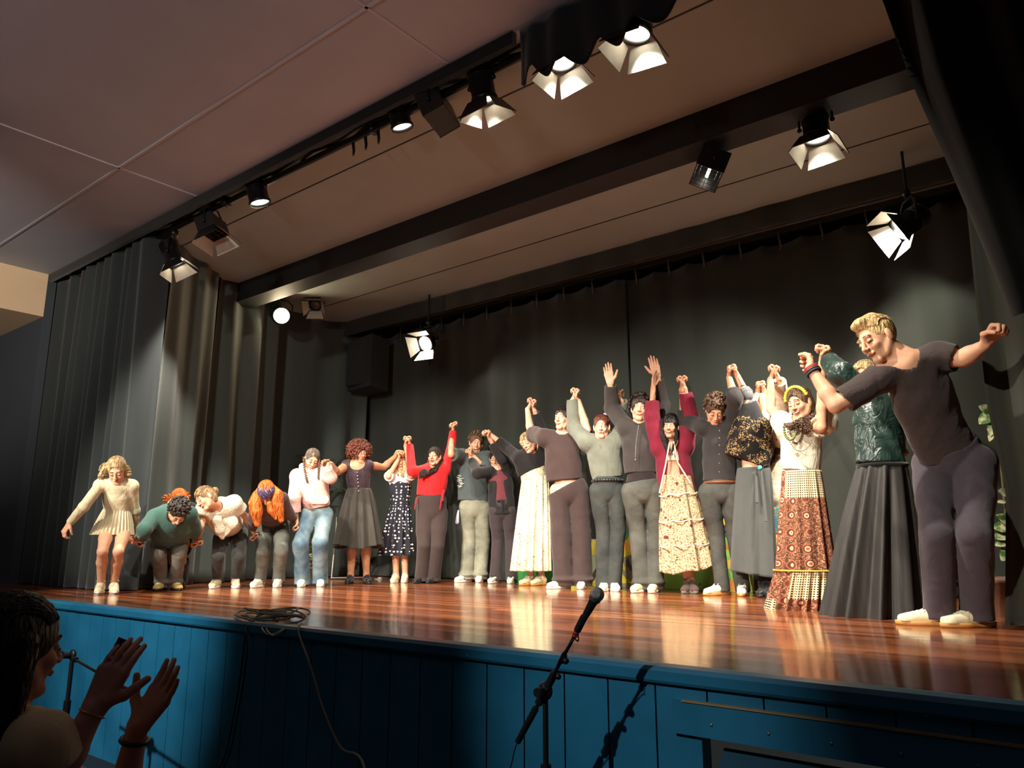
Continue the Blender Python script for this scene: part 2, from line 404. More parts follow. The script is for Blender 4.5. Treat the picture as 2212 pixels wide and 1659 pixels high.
wood = ramp(nt, br.outputs['Color'], [(0.0, lin((108, 58, 34))), (.3, lin((134, 76, 46))), (.62, lin((156, 90, 54))), (1.0, lin((186, 114, 72)))])
gr = ramp(nt, g.outputs[0], [(.3, (.55, .5, .46)), (.6, (1, 1, 1))])
mx = nt.nodes.new('ShaderNodeMix'); mx.data_type = 'RGBA'; mx.blend_type = 'MULTIPLY'; mx.inputs[0].default_value = .75; nt.links.new(wood, mx.inputs[6]); nt.links.new(gr, mx.inputs[7])
bg = ramp(nt, big.outputs[0], [(.35, (.62, .55, .52)), (.65, (1.1, 1.1, 1.1))])
mx2 = nt.nodes.new('ShaderNodeMix'); mx2.data_type = 'RGBA'; mx2.blend_type = 'MULTIPLY'; mx2.inputs[0].default_value = .8; nt.links.new(mx.outputs[2], mx2.inputs[6]); nt.links.new(bg, mx2.inputs[7])
nt.links.new(mx2.outputs[2], b.inputs['Base Color'])
nt.links.new(ramp(nt, g.outputs[0], [(.3, (.17, .17, .17)), (.7, (.09, .09, .09))]), b.inputs['Roughness']); b.inputs['Specular IOR Level'].default_value = .6
inv = nt.nodes.new('ShaderNodeMath'); inv.operation = 'SUBTRACT'; inv.inputs[0].default_value = 1; nt.links.new(br.outputs['Fac'], inv.inputs[1])
ad = nt.nodes.new('ShaderNodeMath'); ad.operation = 'MULTIPLY_ADD'; nt.links.new(big.outputs[0], ad.inputs[0]); ad.inputs[1].default_value = .6; nt.links.new(inv.outputs[0], ad.inputs[2])
bump(nt, b, ad.outputs[0], .05, .003)
a = Acc(); a.box((-5.2, (YF + 8.3) / 2, STAGE - .02), (14.9, 8.3 - YF - .1, .04)); struct('floor_stage', a, m)

# blue painted stage front
m, nt, b = newmat('blue_gloss_paint'); co = coords(nt)
n1 = N(nt, 'ShaderNodeTexNoise', Scale=3.0, Detail=5.0); nt.links.new(co, n1.inputs['Vector'])
n2 = N(nt, 'ShaderNodeTexVoronoi', Scale=5.0); nt.links.new(co, n2.inputs['Vector'])
chip = thr(nt, n2.outputs['Distance'], .022)
nt.links.new(mixc(nt, chip, ramp(nt, n1.outputs[0], [(.3, lin((28, 98, 126))), (.7, lin((42, 120, 150)))]), lin((190, 200, 190))), b.inputs['Base Color'])
b.inputs['Roughness'].default_value = .38; n3 = N(nt, 'ShaderNodeTexNoise', Scale=40.0, Detail=3.0); nt.links.new(co, n3.inputs['Vector']); bump(nt, b, n3.outputs[0], .15, .003)
M_BLUE = m
M_BLUEE = plain('blue_worn_edge', (70, 116, 138), .45)
# one continuous boarded wall; grooves are gaps in front of a backing, with the grille opening left free
VX0, VX1, VZ = -.62, .8, None
g0 = on_y(1513, 1590, YF); g1 = on_y(1495, 1547, YF)
a = Acc(); a.box(((-12.65 + g0[0]) / 2, YF + .06, .5), (g0[0] + 12.65, .04, .95)); a.box(((g0[0] + 2.25) / 2, YF + .06, (g0[2] + .95) / 2), (2.25 - g0[0], .04, .95 - g0[2]))
gx = [ -9.2 + i * .2035 for i in range(60)]
zo = g0[2] ; xo = g0[0]
for i in range(len(gx) - 1):
    x0, x1 = gx[i] + .0035, gx[i + 1] - .0035
    if x1 > xo:
        if x0 < xo: a.box(((x0 + xo) / 2, YF + .025, .47), (xo - x0, .03, .94)); x0 = xo
        a.box(((x0 + x1) / 2, YF + .025, (zo + .94) / 2), (x1 - x0, .03, .94 - zo))
    else: a.box(((x0 + x1) / 2, YF + .025, .47), (x1 - x0, .03, .94))
struct('wall_stage_front', a, M_BLUE)
a = Acc(); pr = [(YF - .012, .945), (YF - .018, .955), (YF - .018, .988), (YF - .008, 1.003), (YF + .05, 1.005), (YF + .09, 1.001), (YF + .09, .945)]
V = [(x, y, z) for x in (-12.6, 2.2) for y, z in pr]; n_ = len(pr)
a.add(V, [[k, (k + 1) % n_, n_ + (k + 1) % n_, n_ + k] for k in range(n_)] + [list(range(n_ - 1, -1, -1)), list(range(n_, 2 * n_))], 0)
struct('trim_9', a, M_BLUE)
# ledge batten above the grille, and the louvre grille
t = thing('louvre_grille', (xo + .8, YF + .03, .0), 'dark louvred ventilation grille set in the blue stage front, lower right', 'ventilation grille')
a = Acc(); a.box((xo + .76, YF + .0, zo + .055), (1.72, .03, .11)); o = a.build('frame', M_BLUE, t, smooth=False)
a = Acc(); a.box((g1[0] + .62, YF - .009, zo + .112), (1.3, .024, .006)); a.build('worn_edge', plain('bare_wood_edge', (150, 128, 90), .7), t, smooth=False)
for k in range(4):
    a = Acc(); c = (xo + .80, YF + .05, zo - .075 - k * .105); R_ = np.array([[1, 0, 0], [0, .8, -.6], [0, .6, .8]]); a.box(c, (1.5, .085, .012), R=R_)
    a.build('slat', wallpaint('slat_blue%d' % k, (38, 74, 88), .5), t, smooth=False)
for k in range(7):
    a = Acc(); a.sphere((xo + .05 + k * .2, YF - .016, zo + .045), (.006, .003, .006), 0, 8, 5); a.build('screw', plain('screw_head', (150, 150, 150), .3, .8), t)


# ---------------------------------------------------------------- curtains
def drape(name, pts, z0, z1, mat, fold=.05, pitch=.22, label=None, cat='curtain', group=None, seed=1, hem=None, topf=None, parent=None, thick=.01, sway=None, res=.022, zr=24):
    """pleated cloth hung along a line of floor points, from z1 down to z0"""
    rs = np.random.RandomState(seed); pts = [np.array(p, float) for p in pts]
    seg = [np.linalg.norm(pts[i + 1] - pts[i]) for i in range(len(pts) - 1)]; tot = sum(seg); n = int(tot / res)
    P0 = []; Nn = []
    for i in range(n + 1):
        d = tot * i / n; k = 0
        while k < len(seg) - 1 and d > seg[k]: d -= seg[k]; k += 1
        f = min(d / seg[k], 1); P0.append(pts[k] * (1 - f) + pts[k + 1] * f); tt = nrm(np.append(pts[k + 1] - pts[k], 0)); Nn.append(np.array([-tt[1], tt[0]]))
    P0 = np.array(P0); Nn = np.array(Nn)
    for _ in range(6): P0[1:-1] = (P0[:-2] + P0[2:] + 2 * P0[1:-1]) / 4; Nn[1:-1] = (Nn[:-2] + Nn[2:] + 2 * Nn[1:-1]) / 4
    s = np.linspace(0, tot, n + 1); ph = np.cumsum(1 + .5 * np.sin(np.cumsum(rs.normal(0, .25, n + 1)))) * (tot / n) * 2 * math.pi / pitch
    a1 = .5 + .5 * np.sin(s * 1.7 + rs.uniform(0, 6))
    V = []; rows = zr
    for lay in (0, 1):
        for r in range(rows + 1):
            t = r / rows
            w = np.sin(ph + .35 * np.sin(t * 3 + s)) * (.55 + .45 * a1) * fold * (.55 + .45 * t) + .35 * fold * np.sin(ph * .37 + 2 * t)
            xy = P0 + Nn * (w + lay * thick)[:, None]
            zt = z1 + (topf(s, tot) if topf is not None else 0 * s); zb = z0 + (hem(s, tot, ph) if hem is not None else 0 * s)
            z = zt * (1 - t) + zb * t
            if sway is not None: xy = xy + sway(s / tot, t)
            V.append(np.column_stack([xy, z]))
    V = np.concatenate(V); m = (rows + 1) * (n + 1); F_ = []
    for r in range(rows):
        k = np.arange(n); q = r * (n + 1) + k; F_.append(np.stack([q, q + n + 1, q + n + 2, q + 1], 1)); F_.append(np.stack([m + q, m + q + 1, m + q + n + 2, m + q + n + 1], 1))
    k = np.arange(n); F_.append(np.stack([k, k + 1, m + k + 1, m + k], 1)); q = rows * (n + 1) + k; F_.append(np.stack([q, m + q, m + q + 1, q + 1], 1))
    r = np.arange(rows) * (n + 1); F_.append(np.stack([r, m + r, m + r + n + 1, r + n + 1], 1)); r = r + n; F_.append(np.stack([r, r + n + 1, m + r + n + 1, m + r], 1))
    A = Acc(); A.add(V, np.concatenate(F_), 0)
    return A.build(name, mat, parent, label=label, cat=cat, group=group)
YB = 7.55; ZT = CAMZ + 3.07
tophang = lambda s, tot: .045 * (np.abs(np.sin(s * math.pi / .42)) ** .7) * -1 + .02
c1 = thing('back_curtain', (-6.9, YB, STAGE), 'black back curtain panel left of the centre seam, behind the performers', 'curtain')
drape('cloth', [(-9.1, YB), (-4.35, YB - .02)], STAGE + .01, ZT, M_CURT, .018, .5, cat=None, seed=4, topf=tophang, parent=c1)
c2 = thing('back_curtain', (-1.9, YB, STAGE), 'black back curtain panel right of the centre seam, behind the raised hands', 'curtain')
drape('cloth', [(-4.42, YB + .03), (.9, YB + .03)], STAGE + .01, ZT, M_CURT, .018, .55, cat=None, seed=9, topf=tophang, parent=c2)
tr = thing('curtain_track', (-4.5, YB, ZT + .1), 'black metal track carrying the back curtain hooks', 'curtain track')
a = Acc(); a.box((-4.4, YB - .02, ZT + .11), (10, .05, .035)); a.build('rail', M_BLACKP, tr, smooth=False)
M_HOOK = plain('hook_metal', (96, 92, 84), .5, .4)
for c, x0, x1 in ((c1, -9.0, -4.5), (c2, -4.2, .4)):
    x = x0
    while x < x1:
        a = Acc(); a.tube([(x, YB - .04, ZT + .09), (x, YB - .05, ZT + .03), (x + .01, YB - .055, ZT - .02), (x + .015, YB - .05, ZT - .09), (x + .005, YB - .05, ZT - .12)], [.006, .008, .012, .008, .004], 6)
        a.build('curtain_hook', M_HOOK, c); x += .42
drape('border_valance', [(-9.6, 7.02), (1.2, 7.02)], CAMZ + 3.03, ZC, M_CURT, .012, .6, label='narrow black cloth border hung across the ceiling just in front of the back curtain', seed=12, zr=6)

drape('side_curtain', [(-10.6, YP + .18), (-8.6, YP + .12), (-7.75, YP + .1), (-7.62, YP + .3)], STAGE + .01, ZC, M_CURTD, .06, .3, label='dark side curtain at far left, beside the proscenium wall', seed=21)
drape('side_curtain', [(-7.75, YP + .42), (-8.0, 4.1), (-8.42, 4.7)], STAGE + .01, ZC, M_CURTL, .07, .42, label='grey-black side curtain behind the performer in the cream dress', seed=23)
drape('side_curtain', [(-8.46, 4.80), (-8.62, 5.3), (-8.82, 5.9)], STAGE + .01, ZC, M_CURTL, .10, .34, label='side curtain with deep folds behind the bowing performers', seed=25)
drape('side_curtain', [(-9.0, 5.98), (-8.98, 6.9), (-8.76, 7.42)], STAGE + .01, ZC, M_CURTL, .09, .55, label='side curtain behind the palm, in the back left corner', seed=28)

# pelmet over the stage opening: flat dark band to the left, pleated scalloped cloth to the right
a = Acc(); a.box((-6.6, YP + .03, ZC - .045), (7.7, .04, .09)); o = a.build('pelmet_band', M_CURTK, None, smooth=False)
tag(o, 'long flat black band along the front edge of the stage ceiling', 'pelmet')
M_PELM = curtain_mat('pelmet_cloth', (34, 34, 34)); xr = -2.72
hemp = lambda s, tot, ph: -.10 * np.abs(np.sin(ph * .5 + .6)) - .01 * np.minimum(s / .5, 1) - .03 * np.sin(s * 3.1)
drape('pelmet_curtain', [(xr, YP + .03), (1.4, YP + .03)], ZC - .29, ZC, M_PELM, .036, .15, label='pleated black pelmet cloth with a scalloped hem above the stage opening', seed=31, hem=hemp, zr=10)

# swagged house curtain, upper right, and the leg behind it
def swag(s, t):
    # the free edge is drawn aside: it runs from upper left to lower right
    e = (1 - s)
    return np.column_stack([e * (t ** .8) * .62, 0 * s])
YS = 3.62
edge = [on_y(1880, -60, YS), on_y(1905, 0, YS), on_y(1960, 160, YS), on_y(2040, 340, YS), on_y(2100, 480, YS), on_y(2150, 600, YS), on_y(2190, 700, YS), on_y(2235, 830, YS)]
ez = np.array([p[2] for p in edge])[::-1]; exx = np.array([p[0] for p in edge])[::-1]
zz = np.linspace(ZC - .02, 2.35, 50); rowsx = np.interp(zz, ez, exx); top_x = rowsx[0] - .0
V = []; m_ = 60
for lay in (0, 1):
    for z, x0 in zip(zz, rowsx):
        for k in range(m_ + 1):
            s = k / m_; x = x0 + (1.35 - x0) * s; f = .055 * math.sin(s * 44 + (ZC - z) * 1.2) * (1 - .4 * s) + .03 * math.sin(s * 17)
            V.append((x, YS + f + lay * .012 + .0 * s, z))
nr = len(zz); m2 = nr * (m_ + 1); Fq = []
for r in range(nr - 1):
    for k in range(m_):
        q = r * (m_ + 1) + k; Fq += [[q, q + 1, q + m_ + 2, q + m_ + 1], [m2 + q, m2 + q + m_ + 1, m2 + q + m_ + 2, m2 + q + 1]]
for k in range(m_): q = (nr - 1) * (m_ + 1) + k; Fq += [[q, q + 1, m2 + q + 1, m2 + q]]
for r in range(nr - 1):
    q = r * (m_ + 1); Fq += [[q, q + m_ + 1, m2 + q + m_ + 1, m2 + q]]
a = Acc(); a.add(V, np.array(Fq), 0); o = a.build('house_curtain', M_CURTK, None); tag(o, 'black house curtain swept aside, its edge slanting down at upper right', 'curtain')
# right leg, pulled slightly aside
e0 = on_y(2085, 430, 5.0); e1 = on_y(2133, 874, 5.0); e2 = on_y(2173, 1061, 5.0); e3 = on_z(2208, 1330, STAGE + .01)
zz = np.linspace(ZC - .02, STAGE + .012, 60); ex = np.interp(zz[::-1], [STAGE, e2[2], e1[2], e0[2], ZC], [e3[0], e2[0], e1[0], e0[0], e0[0] - .1])[::-1]
V = []; m_ = 90
for lay in (0, 1):
    for z, x0 in zip(zz, ex):
        for k in range(m_ + 1):
            s = k / m_; x = x0 + (1.7 - x0) * s; f = .07 * math.sin(s * 52 + .4 * math.sin(z * 2)) * math.exp(-s * 1.2) + .05 * math.sin(s * 13 + .5)
            V.append((x, 4.98 + f + lay * .012, z))
nr = len(zz); m2 = nr * (m_ + 1); Fq = []
for r in range(nr - 1):
    for k in range(m_):
        q = r * (m_ + 1) + k; Fq += [[q, q + 1, q + m_ + 2, q + m_ + 1], [m2 + q, m2 + q + m_ + 1, m2 + q + m_ + 2, m2 + q + 1]]
for k in range(m_): q = (nr - 1) * (m_ + 1) + k; Fq += [[q, q + 1, m2 + q + 1, m2 + q]]
for r in range(nr - 1):
    q = r * (m_ + 1); Fq += [[q, q + m_ + 1, m2 + q + m_ + 1, m2 + q]]
a = Acc(); a.add(V, np.array(Fq), 0); o = a.build('leg_curtain', M_CURTR, None); tag(o, 'grey-black leg curtain at the right edge, behind the man in the dark t-shirt', 'curtain')

# ---------------------------------------------------------------- lanterns
BLK = plain('lantern_black', (20, 20, 21), .4, .3); BLK2 = plain('lantern_edge', (40, 40, 40), .3, .5); STEEL = plain('steel', (120, 120, 118), .3, .9)
M_BARN = plain('barn_door_inside', (196, 192, 180), .4, .4)  # pale colour puts the lens light into the flap insides
def lampmat(name, strength, col=(1, .9, .72)):
    m, nt, b = newmat(name); b.inputs['Base Color'].default_value = (1, 1, 1, 1); b.inputs['Emission Color'].default_value = (*col, 1); b.inputs['Emission Strength'].default_value = strength; MATS[name] = m; return m
L_ON = lampmat('lens_lit', 26.0); L_HOT = lampmat('lens_facing', 220.0, (1, .8, .5)); L_DIM = plain('lens_dark', (60, 60, 58), .1)
def basis(d):
    d = nrm(d); r = nrm(np.cross(d, UP if abs(d[2]) < .95 else np.array([0, 1.0, 0]))); u = np.cross(r, d); return r, u, d
def pt3(c, B, x, y, z): return c + B[0] * x + B[1] * y + B[2] * z
def lantern(p, d, label, kind='can', R=.085, L=.26, barn=True, lens=None, hang=None, group=None, power=0, size=50, aim=None, flip=0):
    p = np.asarray(p, float); B = basis(d); hang = ZC if hang is None else hang
    t = thing('stage_light', p, label, 'stage light', group)
    if kind == 'can':
        A = Acc(); m = 24; prof = [(-L * .62, R * .35), (-L * .6, R * .82), (-L * .5, R * .95), (-L * .3, R), (L * .3, R), (L * .32, R * 1.1), (L * .4, R * 1.1), (L * .4, R * .93), (L * .3, R * .9)]
        V = [pt3(p, B, r * math.cos(2 * math.pi * k / m), r * math.sin(2 * math.pi * k / m), z) for z, r in prof for k in range(m)]
        A.add(V, np.array([[i * m + k, i * m + (k + 1) % m, (i + 1) * m + (k + 1) % m, (i + 1) * m + k] for i in range(len(prof) - 1) for k in range(m)]), 0)
        A.add([pt3(p, B, 0, 0, -L * .62)] + V[:m], np.array([[0, (k + 1) % m + 1, k + 1] for k in range(m)]), 0)
        for k in range(6):   # cooling fins
            z = -L * .5 + k * L * .07; A.tube([pt3(p, B, R * 1.03 * math.cos(q), R * 1.03 * math.sin(q), z) for q in np.linspace(0, 2 * math.pi, 25)], .004, 5, 0, caps=False)
        A.build('body', BLK, t)
        A = Acc(); A.sphere(pt3(p, B, 0, 0, L * .3), np.array([R * .9, R * .9, R * .22]), 0, 20, 8, np.array(B)); A.build('lens', lens or L_DIM, t)
        front = L * .4; hw = hh = R * 1.05
    elif kind == 'flood':
        A = Acc(); w, h = R * 1.5, R
        A.box(pt3(p, B, 0, h * .92, 0), (2 * w, .012, L * .7), 0, np.array(B).T); A.box(pt3(p, B, 0, -h * .92, 0), (2 * w, .012, L * .7), 0, np.array(B).T)
        for sx in (-1, 1): A.box(pt3(p, B, sx * w, 0, 0), (.012, 2 * h, L * .72), 0, np.array(B).T)
        A.box(pt3(p, B, 0, 0, -L * .35), (2 * w, 2 * h * .9, .012), 0, np.array(B).T)
        A.build('body', BLK, t, smooth=False)
        A = Acc(); A.tube([pt3(p, B, -w * .8, 0, -L * .02), pt3(p, B, w * .8, 0, -L * .02)], .012, 8); A.build('lamp_tube', lens or L_DIM, t)
        A = Acc()
        for k in range(5): A.tube([pt3(p, B, -w + 2 * w * (k + .5) / 5, -h * .9, L * .36), pt3(p, B, -w + 2 * w * (k + .5) / 5, h * .9, L * .36)], .003, 5)
        for k in range(3): A.tube([pt3(p, B, -w, -h * .6 + h * .6 * k, L * .36), pt3(p, B, w, -h * .6 + h * .6 * k, L * .36)], .003, 5)
        A.build('wire_guard', BLK2, t)
        front = L * .36; hw, hh = w, h
    if barn:
        for q, (sx, sy) in enumerate(((1, 0), (-1, 0), (0, 1), (0, -1))):
            A = Acc(); ln = R * 1.5; sp_ = .55
            if sx: c0 = [(sx * hw, -hh * .8, front), (sx * hw, hh * .8, front), (sx * (hw + ln * sp_), hh * 1.35, front + ln * .85), (sx * (hw + ln * sp_), -hh * 1.35, front + ln * .85)]
            else: c0 = [(-hw * .95, sy * hh, front), (hw * .95, sy * hh, front), (hw * 1.4, sy * (hh + ln * sp_), front + ln * .85), (-hw * 1.4, sy * (hh + ln * sp_), front + ln * .85)]
            P_ = [pt3(p, B, *c) for c in c0]; nn = nrm(np.cross(P_[1] - P_[0], P_[2] - P_[0])) * .003
            ctr = pt3(p, B, 0, 0, front + ln * .5) - P_[0]; nn = nn if nn @ ctr > 0 else -nn; flip_ = nrm(np.cross(P_[1] - P_[0], P_[2] - P_[0])) @ nn < 0
            A.add([x + nn for x in P_], [[3, 2, 1, 0]] if flip_ else [[0, 1, 2, 3]], 0); A.add([x + nn for x in P_] + [x - nn for x in P_], [[4, 5, 6, 7]] if flip_ else [[7, 6, 5, 4]], 1); A.add([x + nn for x in P_] + [x - nn for x in P_], [[0, 4, 5, 1], [1, 5, 6, 2], [2, 6, 7, 3], [3, 7, 4, 0]], 1)
            A.build('barn_door', [M_BARN, BLK], t, smooth=False)
    # yoke and clamp
    A = Acc(); yw = (R * 1.28 if kind == 'can' else R * 1.65); top = p + UP * (R + .1)
    A.tube([p + B[0] * yw, p + B[0] * yw + UP * (R + .05), top + B[0] * yw * .55, top - B[0] * yw * .55, p - B[0] * yw + UP * (R + .05), p - B[0] * yw], .009, 6)
    for sx in (-1, 1): A.sphere(p + B[0] * yw * sx, .018, 0, 8, 6)
    A.build('yoke', BLK, t)
    A = Acc(); A.tube([top, top + UP * .06], .014, 8); 
    if hang - top[2] > .06: A.tube([top + UP * .05, (top[0], top[1], hang)], .012, 8)
    A.box(top + UP * .05, (.05, .06, .06)); A.build('clamp', BLK2, t)
    if power:
        a_ = np.asarray(aim, float); s_ = spot('stage_light_beam', tuple(pt3(p, B, 0, 0, front + .012)), tuple(a_), power, size, .5, WARM, .05)
    return t
YR = YP + .19; ZR = CAMZ + 3.195
pipe = thing('lighting_bar', (-4, YR, ZR), 'long black lighting bar with taped cables under the front of the stage ceiling', 'lighting bar')
a = Acc(); a.tube([(-9.8, YR, ZR), (1.6, YR, ZR)], .028, 10); a.build('pipe', BLK, pipe)
a = Acc(); xs = np.linspace(-9.6, 1.4, 90); a.tube([(x, YR + .03 * math.sin(x * 9), ZR + .035 + .02 * math.sin(x * 7.3)) for x in xs], .013, 6); a.tube([(x, YR - .02 + .02 * math.sin(x * 8 + 2), ZR + .04 + .03 * abs(math.sin(x * 2.2))) for x in xs], .010, 6); a.build('cable', plain('cable_rubber', (26, 26, 27), .6), pipe)
for x in (-8.6, -6.4, -4.3, -2.6, -.6, .9):
    a = Acc(); a.tube([(x, YR, ZR), (x, YR, ZC)], .016, 8); a.box((x, YR, ZR + .01), (.05, .08, .08)); a.build('hanger', BLK, pipe)
for x in (-4.55, -4.4, -4.25):
    a = Acc(); a.tube([(x, YR, ZR + .02), (x, YR + .02, ZR - .09), (x + .02, YR, ZR - .14)], [.016, .012, .01], 6); a.build('hook_clamp', BLK2, pipe)
def onbar(px, py, y=YR): return on_y(px, py, y)
def aimd(a, p): return nrm(np.asarray(a) - np.asarray(p))
P_ = onbar(1378, 44); lantern(P_, nrm(np.array([-.12, -.12, -1])), 'lantern with pale lit barn doors hanging highest on the front bar, upper right', 'can', .09, .26, True, L_ON, hang=ZR, power=650, aim=(-2.0, 5.0, 1.2), size=78)
P_ = onbar(1212, 112); lantern(P_, nrm(np.array([.1, -.05, -1])), 'second lantern from the right on the front bar, half hidden by the pelmet cloth', 'can', .085, .24, True, L_ON, hang=ZR, power=650, aim=(-3.2, 5.4, 1.2), size=78)
P_ = onbar(1040, 180); lantern(P_, nrm(np.array([.05, .25, -1])), 'tall black can lantern with one brilliantly lit barn door at the pelmet edge', 'can', .085, .33, True, L_ON, hang=ZR, power=650, aim=(-4.4, 5.4, 1.2), size=78)
P_ = onbar(945, 240); lantern(P_, nrm(np.array([-.8, -.3, -.35])), 'unlit black floodlight turned sideways between two lit cans', 'flood', .1, .24, False, L_DIM, hang=ZR)
P_ = onbar(862, 250); lantern(P_, nrm(np.array([.12, .3, -1])), 'short black can lantern with a lit rim, left of the black floodlight', 'can', .08, .25, False, L_ON, hang=ZR, power=600, aim=(-5.4, 5.4, 1.2), size=78)
P_ = onbar(556, 415); lantern(P_, nrm(np.array([.15, .25, -1])), 'bright lit lantern on the front bar, above the big dazzling lamp', 'can', .09, .28, False, L_ON, hang=ZR, power=600, aim=(-6.4, 5.0, 1.2), size=78)
P_ = onbar(458, 490); lantern(P_, nrm(np.array([.35, .2, -1])), 'small flood lantern with a square open flap on the front bar', 'flood', .09, .2, True, L_DIM, hang=ZR)
P_ = onbar(372, 550); lantern(P_, nrm(np.array([.4, .3, -1])), 'leftmost lantern on the front bar, with glinting lamp and open flap', 'can', .085, .26, True, L_ON, hang=ZR, power=450, aim=(-7.3, 4.6, 1.4), size=70)
HB = CAMZ + 3.0
P_ = on_y(1533, 365, 5.25); lantern(P_, nrm(np.array([-.35, -.25, -1])), 'wide flood lantern with a wire guard under the ceiling beam', 'flood', .11, .24, False, L_ON, hang=HB)
P_ = on_y(1762, 270, 5.25); lantern(P_, nrm(np.array([.05, -.12, -1])), 'black can lantern with spread barn doors under the right end of the beam', 'can', .09, .3, True, L_ON, hang=HB, power=150, aim=(-1.8, 6.4, 1.3), size=80)
P_ = on_y(1965, 480, 6.7); lantern(P_, nrm(np.array([-.75, -.55, -.6])), 'lit lantern with a white flap high on the right, before the back curtain', 'can', .1, .24, True, L_ON, hang=ZC, power=900, aim=(-1.7, 7.5, 2.7), size=120)
P_ = on_y(925, 738, 6.9); lantern(P_, nrm(np.array([.2, -1, -.55])), 'lantern with an open barn door hung low on the left of the back curtain', 'can', .1, .22, True, L_ON, hang=ZC, power=300, aim=(-6.2, 7.5, 2.2), size=130)
P_ = on_x(607, 682, -8.55); P_J = P_
tw = nrm(CAM - P_ + np.array([0, 1.0, .2])); lantern(P_, tw, 'dazzling lantern facing the camera, high at the left side of the stage', 'can', .11, .24, False, L_HOT, hang=ZC, power=700, aim=(-1.6, 5.6, 2.0), size=52)
P_ = on_x(683, 655, -8.4); lantern(P_, nrm(np.array([.5, -.6, -.7])), 'small unlit lantern with a square flap beside the dazzling lamp', 'can', .08, .2, True, L_DIM, hang=ZC)
# boxy loudspeaker hung in the back left corner
cS = on_y(800, 832, 6.95); t = thing('loudspeaker', (cS[0] - .3, 7.15, cS[2]), 'black box loudspeaker hung high in the back left corner of the stage', 'loudspeaker')
a = Acc(); zt = cS[2] + .75; x1 = cS[0]; V = [(x1 - .62, 7.05, cS[2]), (x1, 6.95, cS[2]), (x1 - .08, 7.35, cS[2] - .02), (x1 - .55, 7.4, cS[2] - .02)]; V = V + [(x, y, zt) for x, y, z in V]
a.add(V, [[0, 1, 2, 3], [7, 6, 5, 4], [0, 4, 5, 1], [1, 5, 6, 2], [2, 6, 7, 3], [3, 7, 4, 0]], 0); a.build('cabinet', wallpaint('speaker_black', (40, 42, 42), .7), t, smooth=False)
a = Acc(); a.box((x1 - .31, 6.985, cS[2] + .38), (.52, .02, .64)); a.build('grille', plain('speaker_grille', (34, 35, 35), .8), t, smooth=False)
a = Acc(); a.tube([(x1 - .3, 7.2, zt - .01), (x1 - .3, 7.2, ZC)], .02, 8); a.build('bracket', BLK, t)
# ================================================================== people
CROPS = {'A': (100, 900, 560 / 2212), 'B': (600, 880, 400 / 1580), 'C': (860, 820, 360 / 1244), 'D': (1120, 740, 360 / 1066),
         'E': (1380, 740, 400 / 1144), 'F': (1620, 660, 592 / 1327), 'G': (0, 1240, 560 / 2212), 'P': (0, 0, 1.0)}
EYE_W = plain('eye_white', (225, 215, 205), 0.3); EYE_D = plain('eye_iris', (38, 26, 20), 0.2); LASH = plain('lash_line', (40, 24, 20), 0.7)
TEETH = plain('teeth', (238, 230, 215), 0.35); LIP = plain('lips', (176, 82, 74), 0.45); MOUTH = plain('mouth_inside', (70, 20, 20), 0.6)
SK = {'fair': skin('skin_fair', (226, 178, 150)), 'light': skin('skin_light', (214, 164, 132)), 'tan': skin('skin_tan', (196, 142, 108)), 'dim': skin('skin_dim', (190, 140, 118))}
HAIR = {'blond': hairmat('hair_blond', (136, 104, 66), (222, 192, 142)), 'dark': hairmat('hair_dark', (18, 14, 12), (62, 48, 40)), 'brown': hairmat('hair_brown', (44, 30, 20), (112, 82, 58)),
        'orange': hairmat('hair_orange', (140, 58, 14), (226, 122, 40)), 'auburn': hairmat('hair_auburn', (58, 26, 18), (128, 66, 48)), 'fairbrown': hairmat('hair_fair_brown', (84, 60, 38), (160, 124, 84)),
        'black': hairmat('hair_black', (8, 7, 7), (30, 25, 24)), 'sand': hairmat('hair_sand', (150, 116, 70), (222, 186, 130)), 'ash': hairmat('hair_ash', (62, 50, 42), (122, 104, 88))}

def rot_about(v, ax, a):
    ax = nrm(ax); c, s = math.cos(a), math.sin(a)
    return v * c + np.cross(ax, v) * s + ax * (ax @ v) * (1 - c)

class Fig:
    def __init__(s, crop, base, fs=1.0, dist=None):
        s.ck = CROPS[crop]; s.fs = fs
        px, py = s.px(*base)
        s.B = on_z(px, py, STAGE) if dist is None else None
        if dist is not None:
            p = at_dist(px, py, dist); s.B = np.array([p[0], p[1], STAGE])
        s.dist = math.hypot(s.B[0], s.B[1])
        s.u = nrm(np.array([-s.B[0], -s.B[1], 0])); s.r = np.array([-s.u[1], s.u[0], 0])   # u to the camera, r to screen right
        s.J = {}
        q = RC.T @ (s.B - CAM); q2 = RC.T @ (s.B + s.r * .1 - CAM); s.ppm = FPX * (q2[0] / q2[2] - q[0] / q[2]) * 10 / s.ck[2]   # crop pixels per metre
    def m(s, v): return tuple(a / 2 / s.ppm - .004 if a > 3 else a for a in v)      # a width read off the crop becomes a half width in metres
    def px(s, x, y): return s.ck[0] + x * s.ck[2], s.ck[1] + y * s.ck[2]
    def P(s, x, y, d=0.0):
        v = ray(*s.px(x, y)); bu = s.B @ s.u
        return CAM + v * ((bu + d) / (v @ s.u))
    def bone(s, A, C, xy, L1, L2, lo=-0.3, hi=0.45, bias=0.05):
        best = None
        for d in np.linspace(lo, hi, 61):
            Q = s.P(xy[0], xy[1], (A @ s.u - s.B @ s.u) + d)
            e = (np.linalg.norm(Q - A) - L1) ** 2 + (np.linalg.norm(C - Q) - L2) ** 2 + 0.02 * (d - bias) ** 2
            if best is None or e < best[0]: best = (e, Q)
        return best[1]

